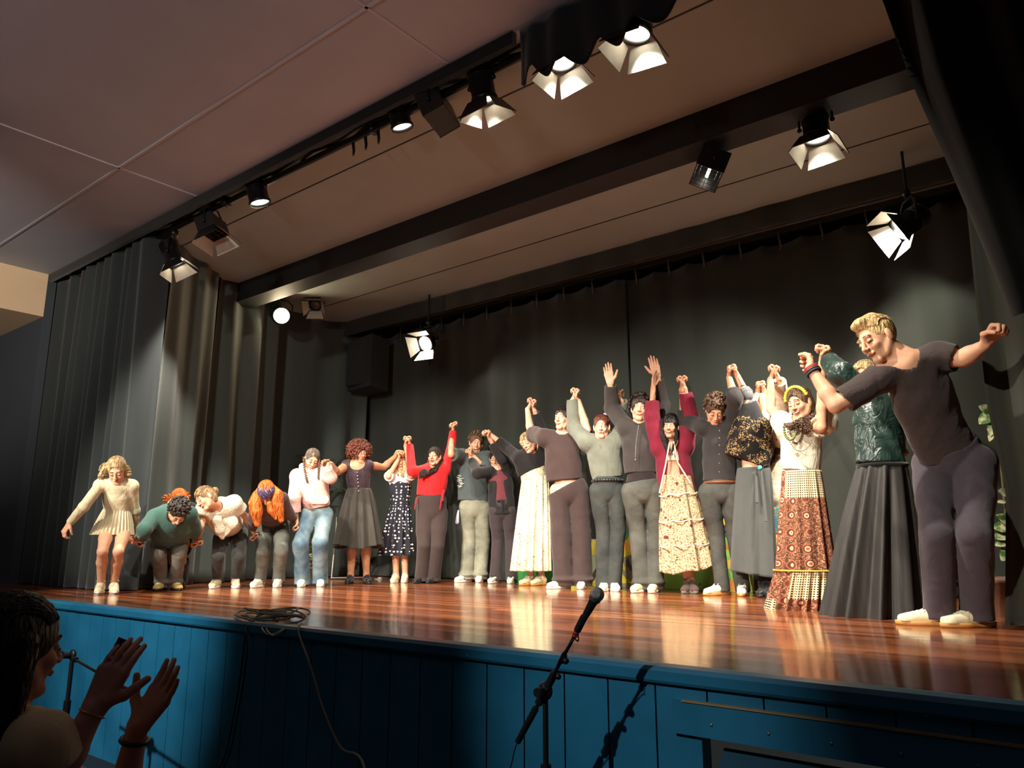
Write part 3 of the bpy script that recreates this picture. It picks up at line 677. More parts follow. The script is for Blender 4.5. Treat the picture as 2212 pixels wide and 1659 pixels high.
def frame(F, yaw, pitch, roll):
    y, p, ro = (math.radians(a) for a in (yaw, pitch, roll))
    f = math.cos(p) * (math.cos(y) * F.u + math.sin(y) * F.r) - math.sin(p) * UP
    rr = math.cos(y) * F.r - math.sin(y) * F.u
    up = np.cross(f, rr)
    rr, up = rot_about(rr, f, -ro), rot_about(up, f, -ro)
    return np.stack([rr, up, f])

def solve(F, J):
    """turn the measured joints of a pose into points in the room"""
    fs = F.fs; j = F.J
    g = lambda k: J[k] if isinstance(J[k], np.ndarray) else F.P(*J[k])
    for k in ('head', 'hip'): j[k] = g(k)
    for s in 'lr':
        j['s' + s] = g('s' + s)
        w = J['w' + s]; j['w' + s] = w if isinstance(w, np.ndarray) else F.P(*w)
        j['e' + s] = F.bone(j['s' + s], j['w' + s], J['e' + s][:2], .285 * fs, .255 * fs, bias=J.get('eb' + s, 0.06)) if len(J['e' + s]) == 2 else F.P(*J['e' + s])
        h = J.get('h' + s); j['h' + s] = None if h is None else (h if isinstance(h, np.ndarray) else F.P(*h))
    hw = J.get('hipw', .085) * fs
    hy = math.radians(J.get('hipyaw', 0)); hr = math.cos(hy) * F.r - math.sin(hy) * F.u
    for s, sg in (('l', -1), ('r', 1)):
        j['t' + s] = j['hip'] + hr * hw * sg - UP * .03 * fs
        fx = J['f' + s]; d = fx[2] if len(fx) > 2 else 0.0
        v = ray(F.px(fx[0], 0)[0], F.px(0, fx[1])[1]); q = CAM + v * ((F.B @ F.u + d) / (v @ F.u)); q[2] = STAGE
        a = math.radians(J.get('ft' + s, 0)); tv = math.cos(a) * F.u + math.sin(a) * F.r
        j['f' + s] = q; j['tv' + s] = tv
        j['a' + s] = q - tv * .055 * fs + UP * .085 * fs
        j['k' + s] = (j['t' + s] * .49 + j['a' + s] * .51 + F.u * .02) if J.get('straight') else F.bone(j['t' + s], j['a' + s], J['k' + s][:2], .42 * fs, .40 * fs, lo=-.1, hi=.35, bias=0.05) if len(J['k' + s]) == 2 else F.P(*J['k' + s])
    j['M'] = (j['sl'] + j['sr']) / 2
    sp = j['hip'] - j['M']
    ax = nrm(j['sr'] - j['sl']); n = nrm(np.cross(nrm(sp), ax)); n = n if n @ F.u > 0 else -n
    j['n'] = n; j['ax'] = ax; j['sp'] = nrm(sp)
    j['H'] = frame(F, *J.get('look', (0, 0, 0)))
    j['face'] = J
    return j

def hand_field(Q, w, d, pn, side, curl, fs, thumb=0.4):
    """palm, four jointed fingers and a thumb; side is the direction of the thumb edge"""
    d = nrm(d); pn = nrm(pn - d * (pn @ d)); t = nrm(np.cross(d, pn)); t = t if t @ side > 0 else -t
    S = fs * 1.02
    for off, L, bl, r in ((.029, .074, .088, .0095), (.0095, .082, .092, .0098), (-.011, .076, .089, .0093), (-.030, .06, .08, .0083)):
        kb = w + d * bl * S + t * off * S
        Q.cone(w + t * off * .5 * S, kb, .0165 * S, .0125 * S, pn, .8, k=.012)
        p = kb; dd = d; rr = r * S; cax = nrm(np.cross(d, pn))
        for i, fr in enumerate((.48, .3, .24)):
            c = curl * (0.75, 1.0, .75)[i] * (1 + (-.12 if off > .02 else .06 if off < -.02 else 0))
            dd = nrm(rot_about(dd, cax, c)); sp = t * off * 1.2 * (1 - min(curl, 1)) * .35
            p2 = p + (dd + sp * 3) * L * fr * S
            Q.cone(p, p2, rr, rr * .9, k=.0035); p = p2; rr *= .9
    b = w + d * .022 * S + t * .02 * S
    t1 = b + (d * .6 + t * .8 + pn * .25) * .036 * S
    dd = nrm(d * .85 + t * thumb * (1.2 if curl < .4 else .3) + pn * (.25 if curl < .4 else .75)); t2 = t1 + dd * .032 * S
    dd = nrm(dd + pn * .5 * curl - t * .3 * curl); t3 = t2 + dd * .028 * S
    Q.cone(b, t1, .016 * S, .0125 * S, k=.012).cone(t1, t2, .0122 * S, .0108 * S, k=.005).cone(t2, t3, .0106 * S, .0088 * S, k=.003)

def body_field(F, opt):
    j = F.J; fs = F.fs; b = opt.get('build', 1.0); Q = Field(.03)
    n, H, hd = j['n'], j['H'], j['head']; hs = fs * opt.get('hs', 1.0)
    hp = lambda a, c, e: hd + (H[0] * a + H[1] * c + H[2] * e) * hs
    M, hip = j['M'], j['hip']; sp = hip - M; nb = M - j['sp'] * .035 * fs
    # trunk
    b0 = b; b = b * opt.get('trunk', .86)
    C = M + sp * .3; Wt = M + sp * .62
    Q.cone(M + sp * .12, C, .125 * fs * b, .135 * fs * b, n, .68).cone(C, Wt, .135 * fs * b, .112 * fs * b, n, .7).cone(Wt, hip, .112 * fs * b, .145 * fs * b, n, .72)
    Q.cone(nrm(j['sl'] - M) * .08 + M, nrm(j['sr'] - M) * .08 + M, .055 * fs * b, .055 * fs * b, n, .8, k=.05)
    b = b0
    for s in 'lr':
        S, E, Wr = j['s' + s], j['e' + s], j['w' + s]
        Q.cone(M, S, .05 * fs, .05 * fs * b, k=.05)
        Q.chain([S, (S * .55 + E * .45), E], [.05 * fs * b, .045 * fs * b, .035 * fs * b], k=.02)
        m = E * .7 + Wr * .3
        Q.chain([E, m, Wr], [.035 * fs * b, .038 * fs * b, .026 * fs], k=.015)
        T, K, A = j['t' + s], j['k' + s], j['a' + s]
        c = K * .68 + A * .32
        Q.chain([T, T * .5 + K * .5, K], [.08 * fs * b * opt.get('thigh', 1), .066 * fs * b * opt.get('thigh', 1), .05 * fs * b], k=.015)
        Q.chain([K, c - nrm(np.cross(nrm(K - A), F.r)) * 0 - F.u * .012, A], [.05 * fs * b, .054 * fs * b, .034 * fs], k=.02)
        Q.cone(A, A - UP * .05 * fs, .034 * fs, .036 * fs).cone(A - UP * .05 * fs, j['f' + s] + j['tv' + s] * .09 * fs + UP * .025, .034 * fs, .022 * fs, k=.02)
    # neck and head
    Q.cone(nb, hp(0, -.055, -.02), .056 * fs * opt.get('neck', 1), .05 * fs * opt.get('neck', 1), k=.025)
    Q.ell(hp(0, .032, -.018), np.array([.073, .086, .092]) * hs, H, k=.01)
    Q.ell(hp(0, -.03, .018), np.array([.057, .083, .068]) * hs, H, k=.03)
    jw = opt.get('jaw', 1.0)
    Q.cone(hp(-.012 * jw, -.098, .062), hp(.012 * jw, -.098, .062), .017 * hs, .017 * hs, k=.02)
    for sg in (-1, 1):
        Q.cone(hp(.052 * sg, -.035, -.005), hp(.04 * jw * sg, -.082, .03), .018 * hs, .015 * hs, k=.02)
        Q.ell(hp(.034 * sg, -.028, .064), np.array([.02, .018, .018]) * hs, H, k=.02)
        Q.ell(hp(.077 * sg, -.006, -.008), np.array([.009, .031, .019]) * hs, H, k=.006)
    Q.cone(hp(-.034, .026, .076), hp(.034, .026, .076), .0105 * hs, .0105 * hs, k=.015)
    for sg in (-1, 1):
        Q.ell(hp(.031 * sg, .004, .096), np.array([.017, .0125, .016]) * hs, H, k=.012, op='s')
        Q.ell(hp(.031 * sg, .003, .074), np.array([.0145, .0125, .0135]) * hs, H, k=.004)
    Q.cone(hp(0, .018, .084), hp(0, -.028, .107), .0075 * hs, .0115 * hs, k=.01)
    for sg in (-1, 1): Q.ell(hp(.0115 * sg, -.031, .096), np.array([.0085, .007, .009]) * hs, H, k=.006)
    if not opt.get('open'):
        Q.cone(hp(-.018, -.058, .084), hp(.018, -.058, .084), .0075 * hs, .0075 * hs, k=.008)
    else:
        Q.ell(hp(0, -.062, .096), np.array([.02, .014, .018]) * hs, H, k=.006, op='s')
    for s in 'lr':
        if opt.get('nohand' + s): continue
        w, E = j['w' + s], j['e' + s]; h = j['h' + s]
        d = nrm(h - w) if h is not None else nrm(w - E)
        pn = opt.get('pn' + s, (-1, .35, 0) if s == 'l' else (1, .35, 0)); pn = F.r * pn[0] + F.u * pn[1] + UP * pn[2]
        sd = opt.get('th' + s, (1, 0, .3) if s == 'l' else (-1, 0, .3)); sd = F.r * sd[0] + F.u * sd[1] + UP * sd[2]
        hand_field(Q, w + d * .005, d, pn, sd, opt.get('curl' + s, opt.get('curl', 1.45)), fs * opt.get('hands', 1.0))
    return Q

def make_body(F, root, opt):
    j = F.J; fs = F.fs; H, hd = j['H'], j['head']; hs = fs * opt.get('hs', 1.0)
    hp = lambda a, c, e: hd + (H[0] * a + H[1] * c + H[2] * e) * hs
    Q = body_field(F, opt); A = Acc()
    vf = opt.get('vf', .0042)
    boxes = [(hd - .165 * hs, hd + .165 * hs)]
    for s in 'lr':
        d = j['h' + s] - j['w' + s] if j['h' + s] is not None else j['w' + s] - j['e' + s]
        c = j['w' + s] + nrm(d) * .1 * fs; boxes.append((c - .125 * fs, c + .125 * fs))
    V, Fc = Q.mesh(.0105)
    m = np.zeros(len(V), bool)
    for lo, hi in boxes: m |= ((V > lo + .021) & (V < hi - .021)).all(1)
    A.add(V, Fc[~m[Fc].all(1)], 0)
    done = []
    for lo, hi in boxes:
        V, Fc = Q.mesh(vf, lo, hi)
        if len(V) == 0: continue
        edge = ((V < lo + 2.2 * vf) | (V > hi - 2.2 * vf)).any(1)
        bad = edge.copy()
        for l2, h2 in done: bad |= ((V > l2 + .014) & (V < h2 - .014)).all(1)
        A.add(V, Fc[~bad[Fc].any(1)], 0); done.append((lo, hi))
    # features
    eyes = opt.get('eyes', 'open'); mouth = opt.get('mouth', 'smile')
    hc = 6
    for sg in (-1, 1):
        cx = .031 * sg
        if eyes == 'open':
            A.sphere(hp(cx, .0025, .0775), .0118 * hs, 1, 12, 8); A.sphere(hp(cx, .002, .0835), .0062 * hs, 2, 8, 6)
            A.tube([hp(cx + x, .0025 + .0085 * math.cos(x / .0155 * 1.45), .0875 - .004 * abs(x) / .015) for x in np.linspace(-.0155, .0155, 7)], [.0008 * hs] + [.0017 * hs] * 5 + [.0008 * hs], 5, 3)
        else:
            A.tube([hp(cx + x, .001 - .006 * math.cos(x / .0165 * 1.45), .0885 - .006 * abs(x) / .015) for x in np.linspace(-.0165, .0165, 7)], [.001 * hs] + [.002 * hs] * 5 + [.001 * hs], 5, 3)
        A.tube([hp(cx + x, .0285 + .004 * math.cos(x / .02 * 1.5) - .002 * x * sg / .02, .0885 - .012 * (abs(cx + x) / .055) ** 2) for x in np.linspace(-.02, .02, 7)], [.001 * hs] + [.0027 * hs] * 5 + [.0012 * hs], 5, 6)
    if mouth == 'smile' or mouth == 'grin':
        wd = .024 if mouth == 'smile' else .029; dy = .006 if mouth == 'smile' else .010
        lip = lambda x, o: hp(x, -.058 + dy * (x / wd) ** 2 + o, .0925 - .016 * (x / wd) ** 2)
        A.tube([lip(x, .004 * (1 - (x / wd) ** 2)) for x in np.linspace(-wd, wd, 9)], [.0008 * hs] + [.0026 * hs] * 7 + [.0008 * hs], 6, 5)
        A.tube([lip(x, -.008 * (1 - (x / wd) ** 2)) for x in np.linspace(-wd, wd, 9)], [.0008 * hs] + [.0034 * hs] * 7 + [.0008 * hs], 6, 5)
        g = []
        for x in np.linspace(-wd * .82, wd * .82, 9):
            g.append(lip(x, .0025 * (1 - (x / wd) ** 2)) + H[2] * .0012); g.append(lip(x, -.0065 * (1 - (x / wd) ** 2)) + H[2] * .0012)
        A.add(np.array(g), np.array([[2 * i, 2 * i + 1, 2 * i + 3, 2 * i + 2] for i in range(8)]), 4)
    elif mouth == 'closed':
        lip = lambda x, o: hp(x, -.058 + .003 * (x / .022) ** 2 + o, .0925 - .014 * (x / .022) ** 2)
        for o, r in ((.002, .0026), (-.0035, .0032)): A.tube([lip(x, o) for x in np.linspace(-.022, .022, 9)], [.0008 * hs] + [r * hs] * 7 + [.0008 * hs], 6, 5)
    elif mouth == 'laugh':
        A.sphere(hp(0, -.062, .082), np.array([.02, .016, .006]) * hs, 7, 12, 8, H)
        pts = [hp(.021 * math.cos(a), -.06 + .0165 * math.sin(a), .0925 - .010 * math.cos(a) ** 2) for a in np.linspace(0, 2 * math.pi, 17)]
        A.tube(pts, .0032 * hs, 6, 5, caps=False)
        A.tube([hp(x, -.051 - .12 * abs(x), .091 - .2 * abs(x)) for x in np.linspace(-.015, .015, 5)], .0034 * hs, 6, 4)
    hm = HAIR[opt.get('hair_c', 'brown')] if opt.get('brow') is None else HAIR[opt['brow']]
    return A.build('body', [SK[opt.get('skin', 'light')], EYE_W, EYE_D, LASH, TEETH, LIP, hm, MOUTH], root)

def strands(A, pts, rs, n, seed, r0=.0016, mi=0, out=.9, wav=.0):
    """loose strands laid over a lock of hair"""
    rs_ = np.random.RandomState(seed); pts = [np.asarray(p) for p in pts]
    for q in range(n):
        a = rs_.uniform(0, 2 * math.pi); o = rs_.uniform(.75, 1.12) * out; ph = rs_.uniform(0, 6); L = []
        t0 = nrm(pts[-1] - pts[0]); e1 = nrm(np.cross(t0, [0.3, .5, .8])); e2 = np.cross(t0, e1)
        m = 10; tt = np.linspace(0, 1, m)
        for t in tt:
            x = t * (len(pts) - 1); i = min(int(x), len(pts) - 2); f = x - i
            c = pts[i] * (1 - f) + pts[i + 1] * f; r = (rs[i] * (1 - f) + rs[i + 1] * f) * o
            aa = a + wav * math.sin(ph + t * 9)
            L.append(c + (e1 * math.cos(aa) + e2 * math.sin(aa)) * r)
        A.tube(L, [r0] * (m - 2) + [r0 * .7, r0 * .3], 4, mi, caps=False)

def make_hair(F, root, style, color, opt=None, locks=(), seed=1):
    opt = opt or {}; j = F.J; H, hd = j['H'], j['head']; hs = F.fs * opt.get('hs', 1.0)
    hp = lambda a, c, e: hd + (H[0] * a + H[1] * c + H[2] * e) * hs
    Q = Field(.012); rs = np.random.RandomState(seed)
    def face_cut(top=.052, w=.066):
        Q.ell(hp(0, top - .1, .088), np.array([w, .1, .062]) * hs, H, k=.008, op='s')
    A = Acc(); vox = .005; disp = None
    if style == 'short':
        v = opt.get('vol', .012)
        Q.ell(hp(0, .036, -.02), np.array([.074 + v * .6, .089 + v, .095 + v * .6]) * hs, H)
        if opt.get('quiff'): Q.cone(hp(-.03, .106, .058), hp(.03, .106, .055), .019 * hs, .019 * hs, k=.03); Q.cone(hp(0, .104, .045), hp(0, .116, -.035), .028 * hs, .028 * hs, k=.03)
        face_cut(opt.get('line', .066), .07); Q.plane(hp(0, -.03, -.02), -H[1] + H[2] * .55)
        disp = folds(seed, .002, 160, 90)
    elif style == 'curly':
        v = opt.get('vol', .018)
        Q.ell(hp(0, .04, -.02), np.array([.078 + v * .4, .088 + v * .6, .095 + v * .4]) * hs, H)
        for i in range(170):
            d = nrm(rs.normal(size=3) + np.array([0, .5, 0]))
            if d[1] < -.45 or (d[2] > .35 and d[1] < .45): continue
            Q.ell(hp(d[0] * (.078 + v), .04 + d[1] * (.088 + v), -.02 + d[2] * (.095 + v)), np.ones(3) * rs.uniform(.009, .015) * hs, k=.004)
        face_cut(opt.get('line', .062), .064); Q.plane(hp(0, -.045, -.02), -H[1] + H[2] * .5); vox = .0042
    elif style == 'afro':
        Q.ell(hp(0, .04, -.03), np.array([.135, .125, .12]) * hs, H)
        for i in range(620):
            d = nrm(rs.normal(size=3)); r = rs.uniform(.96, 1.08)
            if d[1] < -.75: continue
            Q.ell(hp(d[0] * .145 * r, .035 + d[1] * .135 * r, -.03 + d[2] * .125 * r), np.ones(3) * rs.uniform(.009, .016) * hs, k=.003)
        Q.ell(hp(0, -.03, .105), np.array([.056, .087, .1]) * hs, H, k=.006, op='s'); vox = .0048
        for i in range(260):      # frizzy ends
            d = nrm(rs.normal(size=3)); 
            if d[1] < -.7 or (d[2] > .55 and d[1] < .5): continue
            p = [hp(d[0] * .145 * t, .035 + d[1] * .135 * t, -.03 + d[2] * .125 * t) + rs.normal(size=3) * .004 for t in (.95, 1.05, 1.12, 1.2)]
            A.tube(p, [.0028, .0025, .0022, .001], 4, 0, caps=False)
    elif style == 'cap':      # hair drawn back or falling: covers the skull, leaves the face free
        v = opt.get('vol', .008)
        Q.ell(hp(0, .036, -.02), np.array([.074 + v, .088 + v, .096 + v]) * hs, H)
        if opt.get('full', 1): Q.ell(hp(0, -.02, -.045), np.array([.07 + v, .075, .07 + v]) * hs, H, k=.02)
        face_cut(opt.get('line', .068), opt.get('fw', .064)); disp = folds(seed, .0016, 170, 60)
        if opt.get('bangs'):
            for x in np.linspace(-.055, .055, 12): Q.cone(hp(x * .8, .095, .055), hp(x, .035 + abs(x) * .1 * -1, .09 - abs(x) * .35), .009 * hs, .005 * hs, k=.004)
        if opt.get('bun'):
            b = opt['bun']; Q.ell(hp(*b[:3]), np.ones(3) * b[3] * hs, H, k=.01)
    if Q.p:
        V, Fc = Q.mesh(vox * max(hs, .9), disp=disp); A.add(V, Fc, 0)
    if style in ('cap', 'short'):
        for i in range(opt.get('fly', 110)):   # combed strands over the crown
            x = rs.uniform(-1, 1); v = opt.get('vol', .008) + .002
            P0 = []; 
            for t in np.linspace(0, 1, 7):
                th = 1.15 - t * 2.3; xx = x * (.9 - .1 * t)
                sx = math.sin(xx * 1.25); cxx = math.cos(xx * 1.25)
                P0.append(hp((.074 + v) * sx, .036 + (.089 + v) * cxx * math.cos(th), -.02 + (.096 + v) * math.sin(th) * cxx) + rs.normal(size=3) * .0015)
            A.tube(P0, [.0006, .0014, .0015, .0015, .0014, .0012, .0006], 4, 0, caps=False)
    for li, (pts, rr) in enumerate(locks):
        pp = [F.P(*p) if not isinstance(p, np.ndarray) else p for p in pts]
        q2 = Field(.01); q2.chain(pp, [r * .85 for r in rr])
        V, Fc = q2.mesh(.006, disp=folds(seed + li, .002, 150, 40)); A.add(V, Fc, 0)
        strands(A, pp, rr, int(40 + 900 * max(rr)), seed + 9 + li, r0=.0016 * opt.get('sr', 1), wav=opt.get('wav', .6))
        if opt.get('curls'):      # springy ringlets over the lock
            rq = np.random.RandomState(seed + 77 + li)
            for q in range(int(opt['curls'])):
                a0 = rq.uniform(0, 6.28); off = rq.normal(size=3) * max(rr) * .45; L = []
                for t in np.linspace(rq.uniform(0, .4), rq.uniform(.7, 1), 40):
                    x = t * (len(pp) - 1); i = min(int(x), len(pp) - 2); f = x - i; cc = pp[i] * (1 - f) + pp[i + 1] * f; r_ = (rr[i] * (1 - f) + rr[i + 1] * f)
                    w_ = a0 + t * 42; L.append(cc + off + F.u * r_ * .6 + (F.r * math.cos(w_) + UP * math.sin(w_)) * (.007 + r_ * .22))
                A.tube(L, .0032, 5, 0, caps=False)
    return A.build('hair', HAIR[color], root)

# ---------------------------------------------------------------- clothes
def make_top(F, root, name, mat, sl=(.5, .5), w=(.19, .18, .19), hem=None, hemd=None, loose=.012, neck=.07, neckd=.02, q=.66, seed=1, amp=.005, cuff=None, vox=.0075, yoke=.062, sw=1.0, cut=None, neckoff=(0, 0), kv=14., kh=38., puff=None, droop=0.0):
    """shirt, jumper or jacket body with sleeves; sl counts 1 per arm bone"""
    j = F.J; fs = F.fs; n = j['n']; M, hip, ax = j['M'], j['hip'], j['ax']
    hm = F.P(*hem) if hem is not None else M + (hip - M) * .95; w = F.m(w)
    sp = hm - M; Q = Field(.035)
    pts = [M + sp * .16, M + sp * .38, M + sp * .7, hm + nrm(sp) * .02]
    Q.chain(pts, [w[0] * .93, w[0], w[1], w[2]], n, q)
    Q.cone(M - ax * .07 * fs, M + ax * .07 * fs, yoke * fs, yoke * fs, n, .85)
    for s, k in (('l', 0), ('r', 1)):
        S, E, Wr = j['s' + s], j['e' + s], j['w' + s]; L = sl[k]
        Q.cone(M, S, max((yoke - .004) * fs, .05 * fs + .012), max((.056 * sw) * fs + loose, .05 * fs * F.opt.get('build', 1) + .012), k=.05)
        ru, re, rw = .054 * fs * sw + loose, .047 * fs * sw + loose, (.036 * sw) * fs + loose * .8
        if puff: ru *= puff
        if L <= 0: continue
        if L <= 1: Q.cone(S, S + (E - S) * L, ru, ru * (1 - L) + re * L + .004, k=.03); e = S + (E - S) * L; d = nrm(E - S)
        else:
            Q.cone(S, E, ru, re, k=.03); e = E + (Wr - E) * (L - 1); d = nrm(Wr - E); f = L - 1
            Q.cone(E, e, re, re * (1 - f) + rw * f, k=.02)
            if cuff: Q.ell(e - d * .012, np.ones(3) * (cuff * fs), k=.012)
        # flat end of the sleeve
        r = .1 * fs; c = e + d * (.09 * fs); Q.cone(c - d * .0, c + d * .1, .088 * fs, .1 * fs, k=.002, op='s')
    bb = (F.opt.get('build', 1) * F.opt.get('trunk', .86)) * fs; cv = .007
    tr_ = [M + (hip - M) * .12, M + (hip - M) * .3, M + (hip - M) * .62, hip]; rr_ = [.125 * bb + cv, .135 * bb + cv, .112 * bb + cv, .145 * bb + cv]; qq_ = (.74, .76, .78)
    for i in range(3): Q.cone(tr_[i], tr_[i + 1], rr_[i], rr_[i + 1], n, qq_[i], k=.02)
    if neck:
        hb = j['head'] + j['H'][1] * -.1 * fs
        nb = M - nrm(sp) * .03 + n * neckd * fs + ax * neckoff[0]
        up = nrm(hb - M)
        Q.cone(nb + up * .02, nb + up * .16, neck * fs, (neck + .03) * fs, k=.006, op='s')
    if cut:
        for c in cut(F): Q.p.append(c)
    Q.plane(hm, nrm(sp) + (hemd[0] * F.r + hemd[1] * UP if hemd else 0))
    V, Fc = Q.mesh(vox, disp=folds(seed, amp, kh, kv) if amp else None)
    A = Acc(); A.add(V, Fc, 0)
    return A.build(name, mat, root)

def make_trousers(F, root, mat, top=None, w=(.165, .1, .085, .075), q=.72, seed=3, amp=.005, name='trousers', hemz=.03, vox=.0085, brk=0.0, wt=.84):
    j = F.J; fs = F.fs; n = j['n']; hip = j['hip']; Q = Field(.03); w = F.m(w)
    tp = F.P(*top) if top is not None else hip - j['sp'] * .1 * fs
    n2 = nrm(F.u * .5 + n * .5); dn = nrm(hip - tp)
    Q.chain([tp, tp * .5 + hip * .5, hip], [w[0] * wt, w[0] * .92, w[0] * .92], n2, q)
    bb = F.opt.get('build', 1) * fs; Q.cone(hip + (j['M'] - hip) * .38, hip, .112 * bb * .86 + .008, .145 * bb * .86 + .01, n, .78)
    for s in 'lr':
        T, K, A_ = j['t' + s], j['k' + s], j['a' + s]
        th_ = F.opt.get('thigh', 1.0); Q.chain([T, T * .5 + K * .5, K], [.08 * bb * th_ + .014, .066 * bb * th_ + .014, .05 * bb + .019], k=.006)
        b = A_ - UP * .055 * fs + UP * (hemz + .0)
        L_ = [T, T * .45 + K * .55, K, K * .45 + A_ * .55, A_ + (b - A_) * .3, b - UP * .05]; R_ = [w[1], w[1] * .99, w[2] + .003, (w[2] + w[3]) / 2, w[3], w[3] + .004]
        for i in range(5): Q.cone(L_[i], L_[i + 1], R_[i], R_[i + 1], k=(.03, .007, .006, .006, .006)[i])
        if brk: Q.ell(A_ + F.u * .02, np.array([w[3] * 1.15, w[3] * 1.1, .03]), k=.03)
    Q.plane(tp, -dn); Q.plane(np.array([0, 0, STAGE + hemz]), -UP)
    V, Fc = Q.mesh(vox, disp=folds(seed, amp, 26., 20.)); A = Acc(); A.add(V, Fc, 0)
    return A.build(name, mat, root)

def make_skirt(F, root, mat, top, bot, rt, rb, pleats=18, amp=.02, name='skirt', prof=None, n=None, seed=2, sharp=False, rows=44, seg=None, hemf=None, thick=.004, tw=0.0, amp0=.15):
    """lofted skirt from the waist ring to the hem ring; top, bot are centres, rt, rb = (half width, half depth)"""
    T = F.P(*top) if not isinstance(top, np.ndarray) else top; Bt = F.P(*bot) if not isinstance(bot, np.ndarray) else bot
    if rt[0] > 3: rt = (F.m((rt[0],))[0], F.m((rt[0],))[0] * rt[1])
    if rb[0] > 3: rb = (F.m((rb[0],))[0], F.m((rb[0],))[0] * rb[1])
    seg = seg or max(160, pleats * 10); rs = np.random.RandomState(seed)
    ph = [rs.uniform(0, 6) for _ in range(4)]; V = []; UV = []
    ax = nrm(F.r); dp = nrm(F.u)
    for lay in (0, 1):
        for i in range(rows + 1):
            t = i / rows; c = T + (Bt - T) * t
            pf = prof(t) if prof else t
            a = rt[0] + (rb[0] - rt[0]) * pf; b = rt[1] + (rb[1] - rt[1]) * pf
            for k in range(seg + 1):
                th = 2 * math.pi * k / seg
                w = pleats * th + ph[0] + .5 * math.sin(2 * th + ph[1]) + tw * t
                s = math.sin(w); s = (1 - abs(((w / math.pi) % 2) - 1) * 2) if sharp else s + .35 * math.sin(1.7 * w + ph[2])
                g = amp * (amp0 + (1 - amp0) * t ** .8) * s - lay * thick
                dz = hemf(th) * t ** 3 if hemf else 0
                V.append(c + ax * (a + g) * math.cos(th) - dp * (b + g) * math.sin(th) * -1 + UP * dz)
                UV.append((th / (2 * math.pi) * 2 * math.pi * (rt[0] + rb[0]) / 2, -t * np.linalg.norm(Bt - T)))
    m = (rows + 1) * (seg + 1); Fc = []
    for i in range(rows):
        for k in range(seg):
            a = i * (seg + 1) + k; b = a + seg + 1
            Fc.append([a, b, b + 1, a + 1]); Fc.append([m + a, m + a + 1, m + b + 1, m + b])
    for k in range(seg):
        Fc.append([k, k + 1, m + k + 1, m + k]); a = rows * (seg + 1) + k; Fc.append([a, m + a, m + a + 1, a + 1])
    A = Acc(); A.add(np.array(V), np.array(Fc), 0); A.uv = [np.array(UV)]
    return A.build(name, mat, root)

SOLE_W = plain('sole_white', (232, 226, 208), 0.6); SOLE_G = plain('sole_gum', (196, 140, 76), 0.6); SOLE_K = plain('sole_black', (22, 22, 24), 0.6)
def shoe(F, root, side, upper, sole, L=.285, high=0.0, laces=None, panel=None, wd=.043, soleh=.026, lab=None):
    j = F.J; fs = F.fs; c = j['f' + side]; t = j['tv' + side]; r = np.cross(t, UP); L = L * fs; wd *= fs
    sc = lambda a, b, z: c + t * a * L + r * b * wd + UP * z
    A = Acc(); ring = []; m = 30
    for k in range(m):
        th = 2 * math.pi * k / m; x = math.cos(th); y = math.sin(th)
        wv = (1.05 if x > 0 else .88) * (1 - .12 * math.exp(-((x + .1) / .3) ** 2))
        ring.append((x * .5, y * wv * (1 - abs(x) ** 6 * .2)))
    lv = [(1.0, 0), (1.05, soleh * .3), (1.05, soleh)]
    V = [sc(a * f, b * f, z) for f, z in lv for a, b in ring]
    Fc = [[i * m + k, i * m + (k + 1) % m, (i + 1) * m + (k + 1) % m, (i + 1) * m + k] for i in range(2) for k in range(m)]
    V += [sc(0, 0, 0), sc(0, 0, soleh)]
    Fc += [[3 * m, (k + 1) % m, k] for k in range(m)] + [[3 * m + 1, 2 * m + k, 2 * m + (k + 1) % m] for k in range(m)]
    so = Acc(); so.add(V, Fc, 0)
    Q = Field(.02)
    Q.cone(sc(-.34, 0, soleh + .024), sc(-.05, 0, soleh + .032), wd * .8, wd * .9).cone(sc(-.05, 0, soleh + .028), sc(.34, 0, soleh + .004), wd * .94, wd * .92)
    Q.cone(sc(-.3, 0, soleh + .03), sc(-.24, 0, .085 + high), wd * .85, wd * .8).cone(sc(-.2, 0, .07 + high * .8), sc(.08, 0, soleh + .035), wd * .72, wd * .6)
    Q.plane(sc(0, 0, soleh - .004), -UP)
    Q.plane(sc(-.2, 0, .098 * fs + high), UP + t * .25)
    V, Fc = Q.mesh(.0055); A.add(V, Fc, 0)
    if panel is not None:
        mi = np.zeros(len(Fc), int); cen = V[Fc].mean(1) - c
        a = cen @ t / L; z = cen[:, 2]; bb = np.abs(cen @ r) / wd
        mi[(a < .12) & (a > -.32) & (z < soleh + .03) & (bb > .45)] = 1
        A.m[-1] = mi
    o = A.build('shoe', [upper, panel or upper], root)
    if lab: o['label'] = lab
    s = so.build('sole', sole, root); s.parent = o
    if laces is not None:
        La = Acc()
        for q in range(5):
            x = .22 - q * .07; z = soleh + .028 + .006 * q + high * (q / 5) * .8
            La.tube([sc(x, -.6, z - .002), sc(x + .01, -.3, z + wd * .36), sc(x + .01, .3, z + wd * .36), sc(x, .6, z - .002)], .003, 5, 0)
        x, z = -.06, soleh + .072 + high * .8
        for sg in (-1, 1): La.tube([sc(x, 0, z), sc(x + .07, sg * .55, z + .002), sc(x + .14, sg * .85, z - .022), sc(x + .06, sg * .25, z - .004)], .003, 5, 0)
        l = La.build('laces', laces, root); l.parent = o
    return o
def shoes(F, root, *a, **k):
    for s in 'lr': shoe(F, root, s, *a, **k)
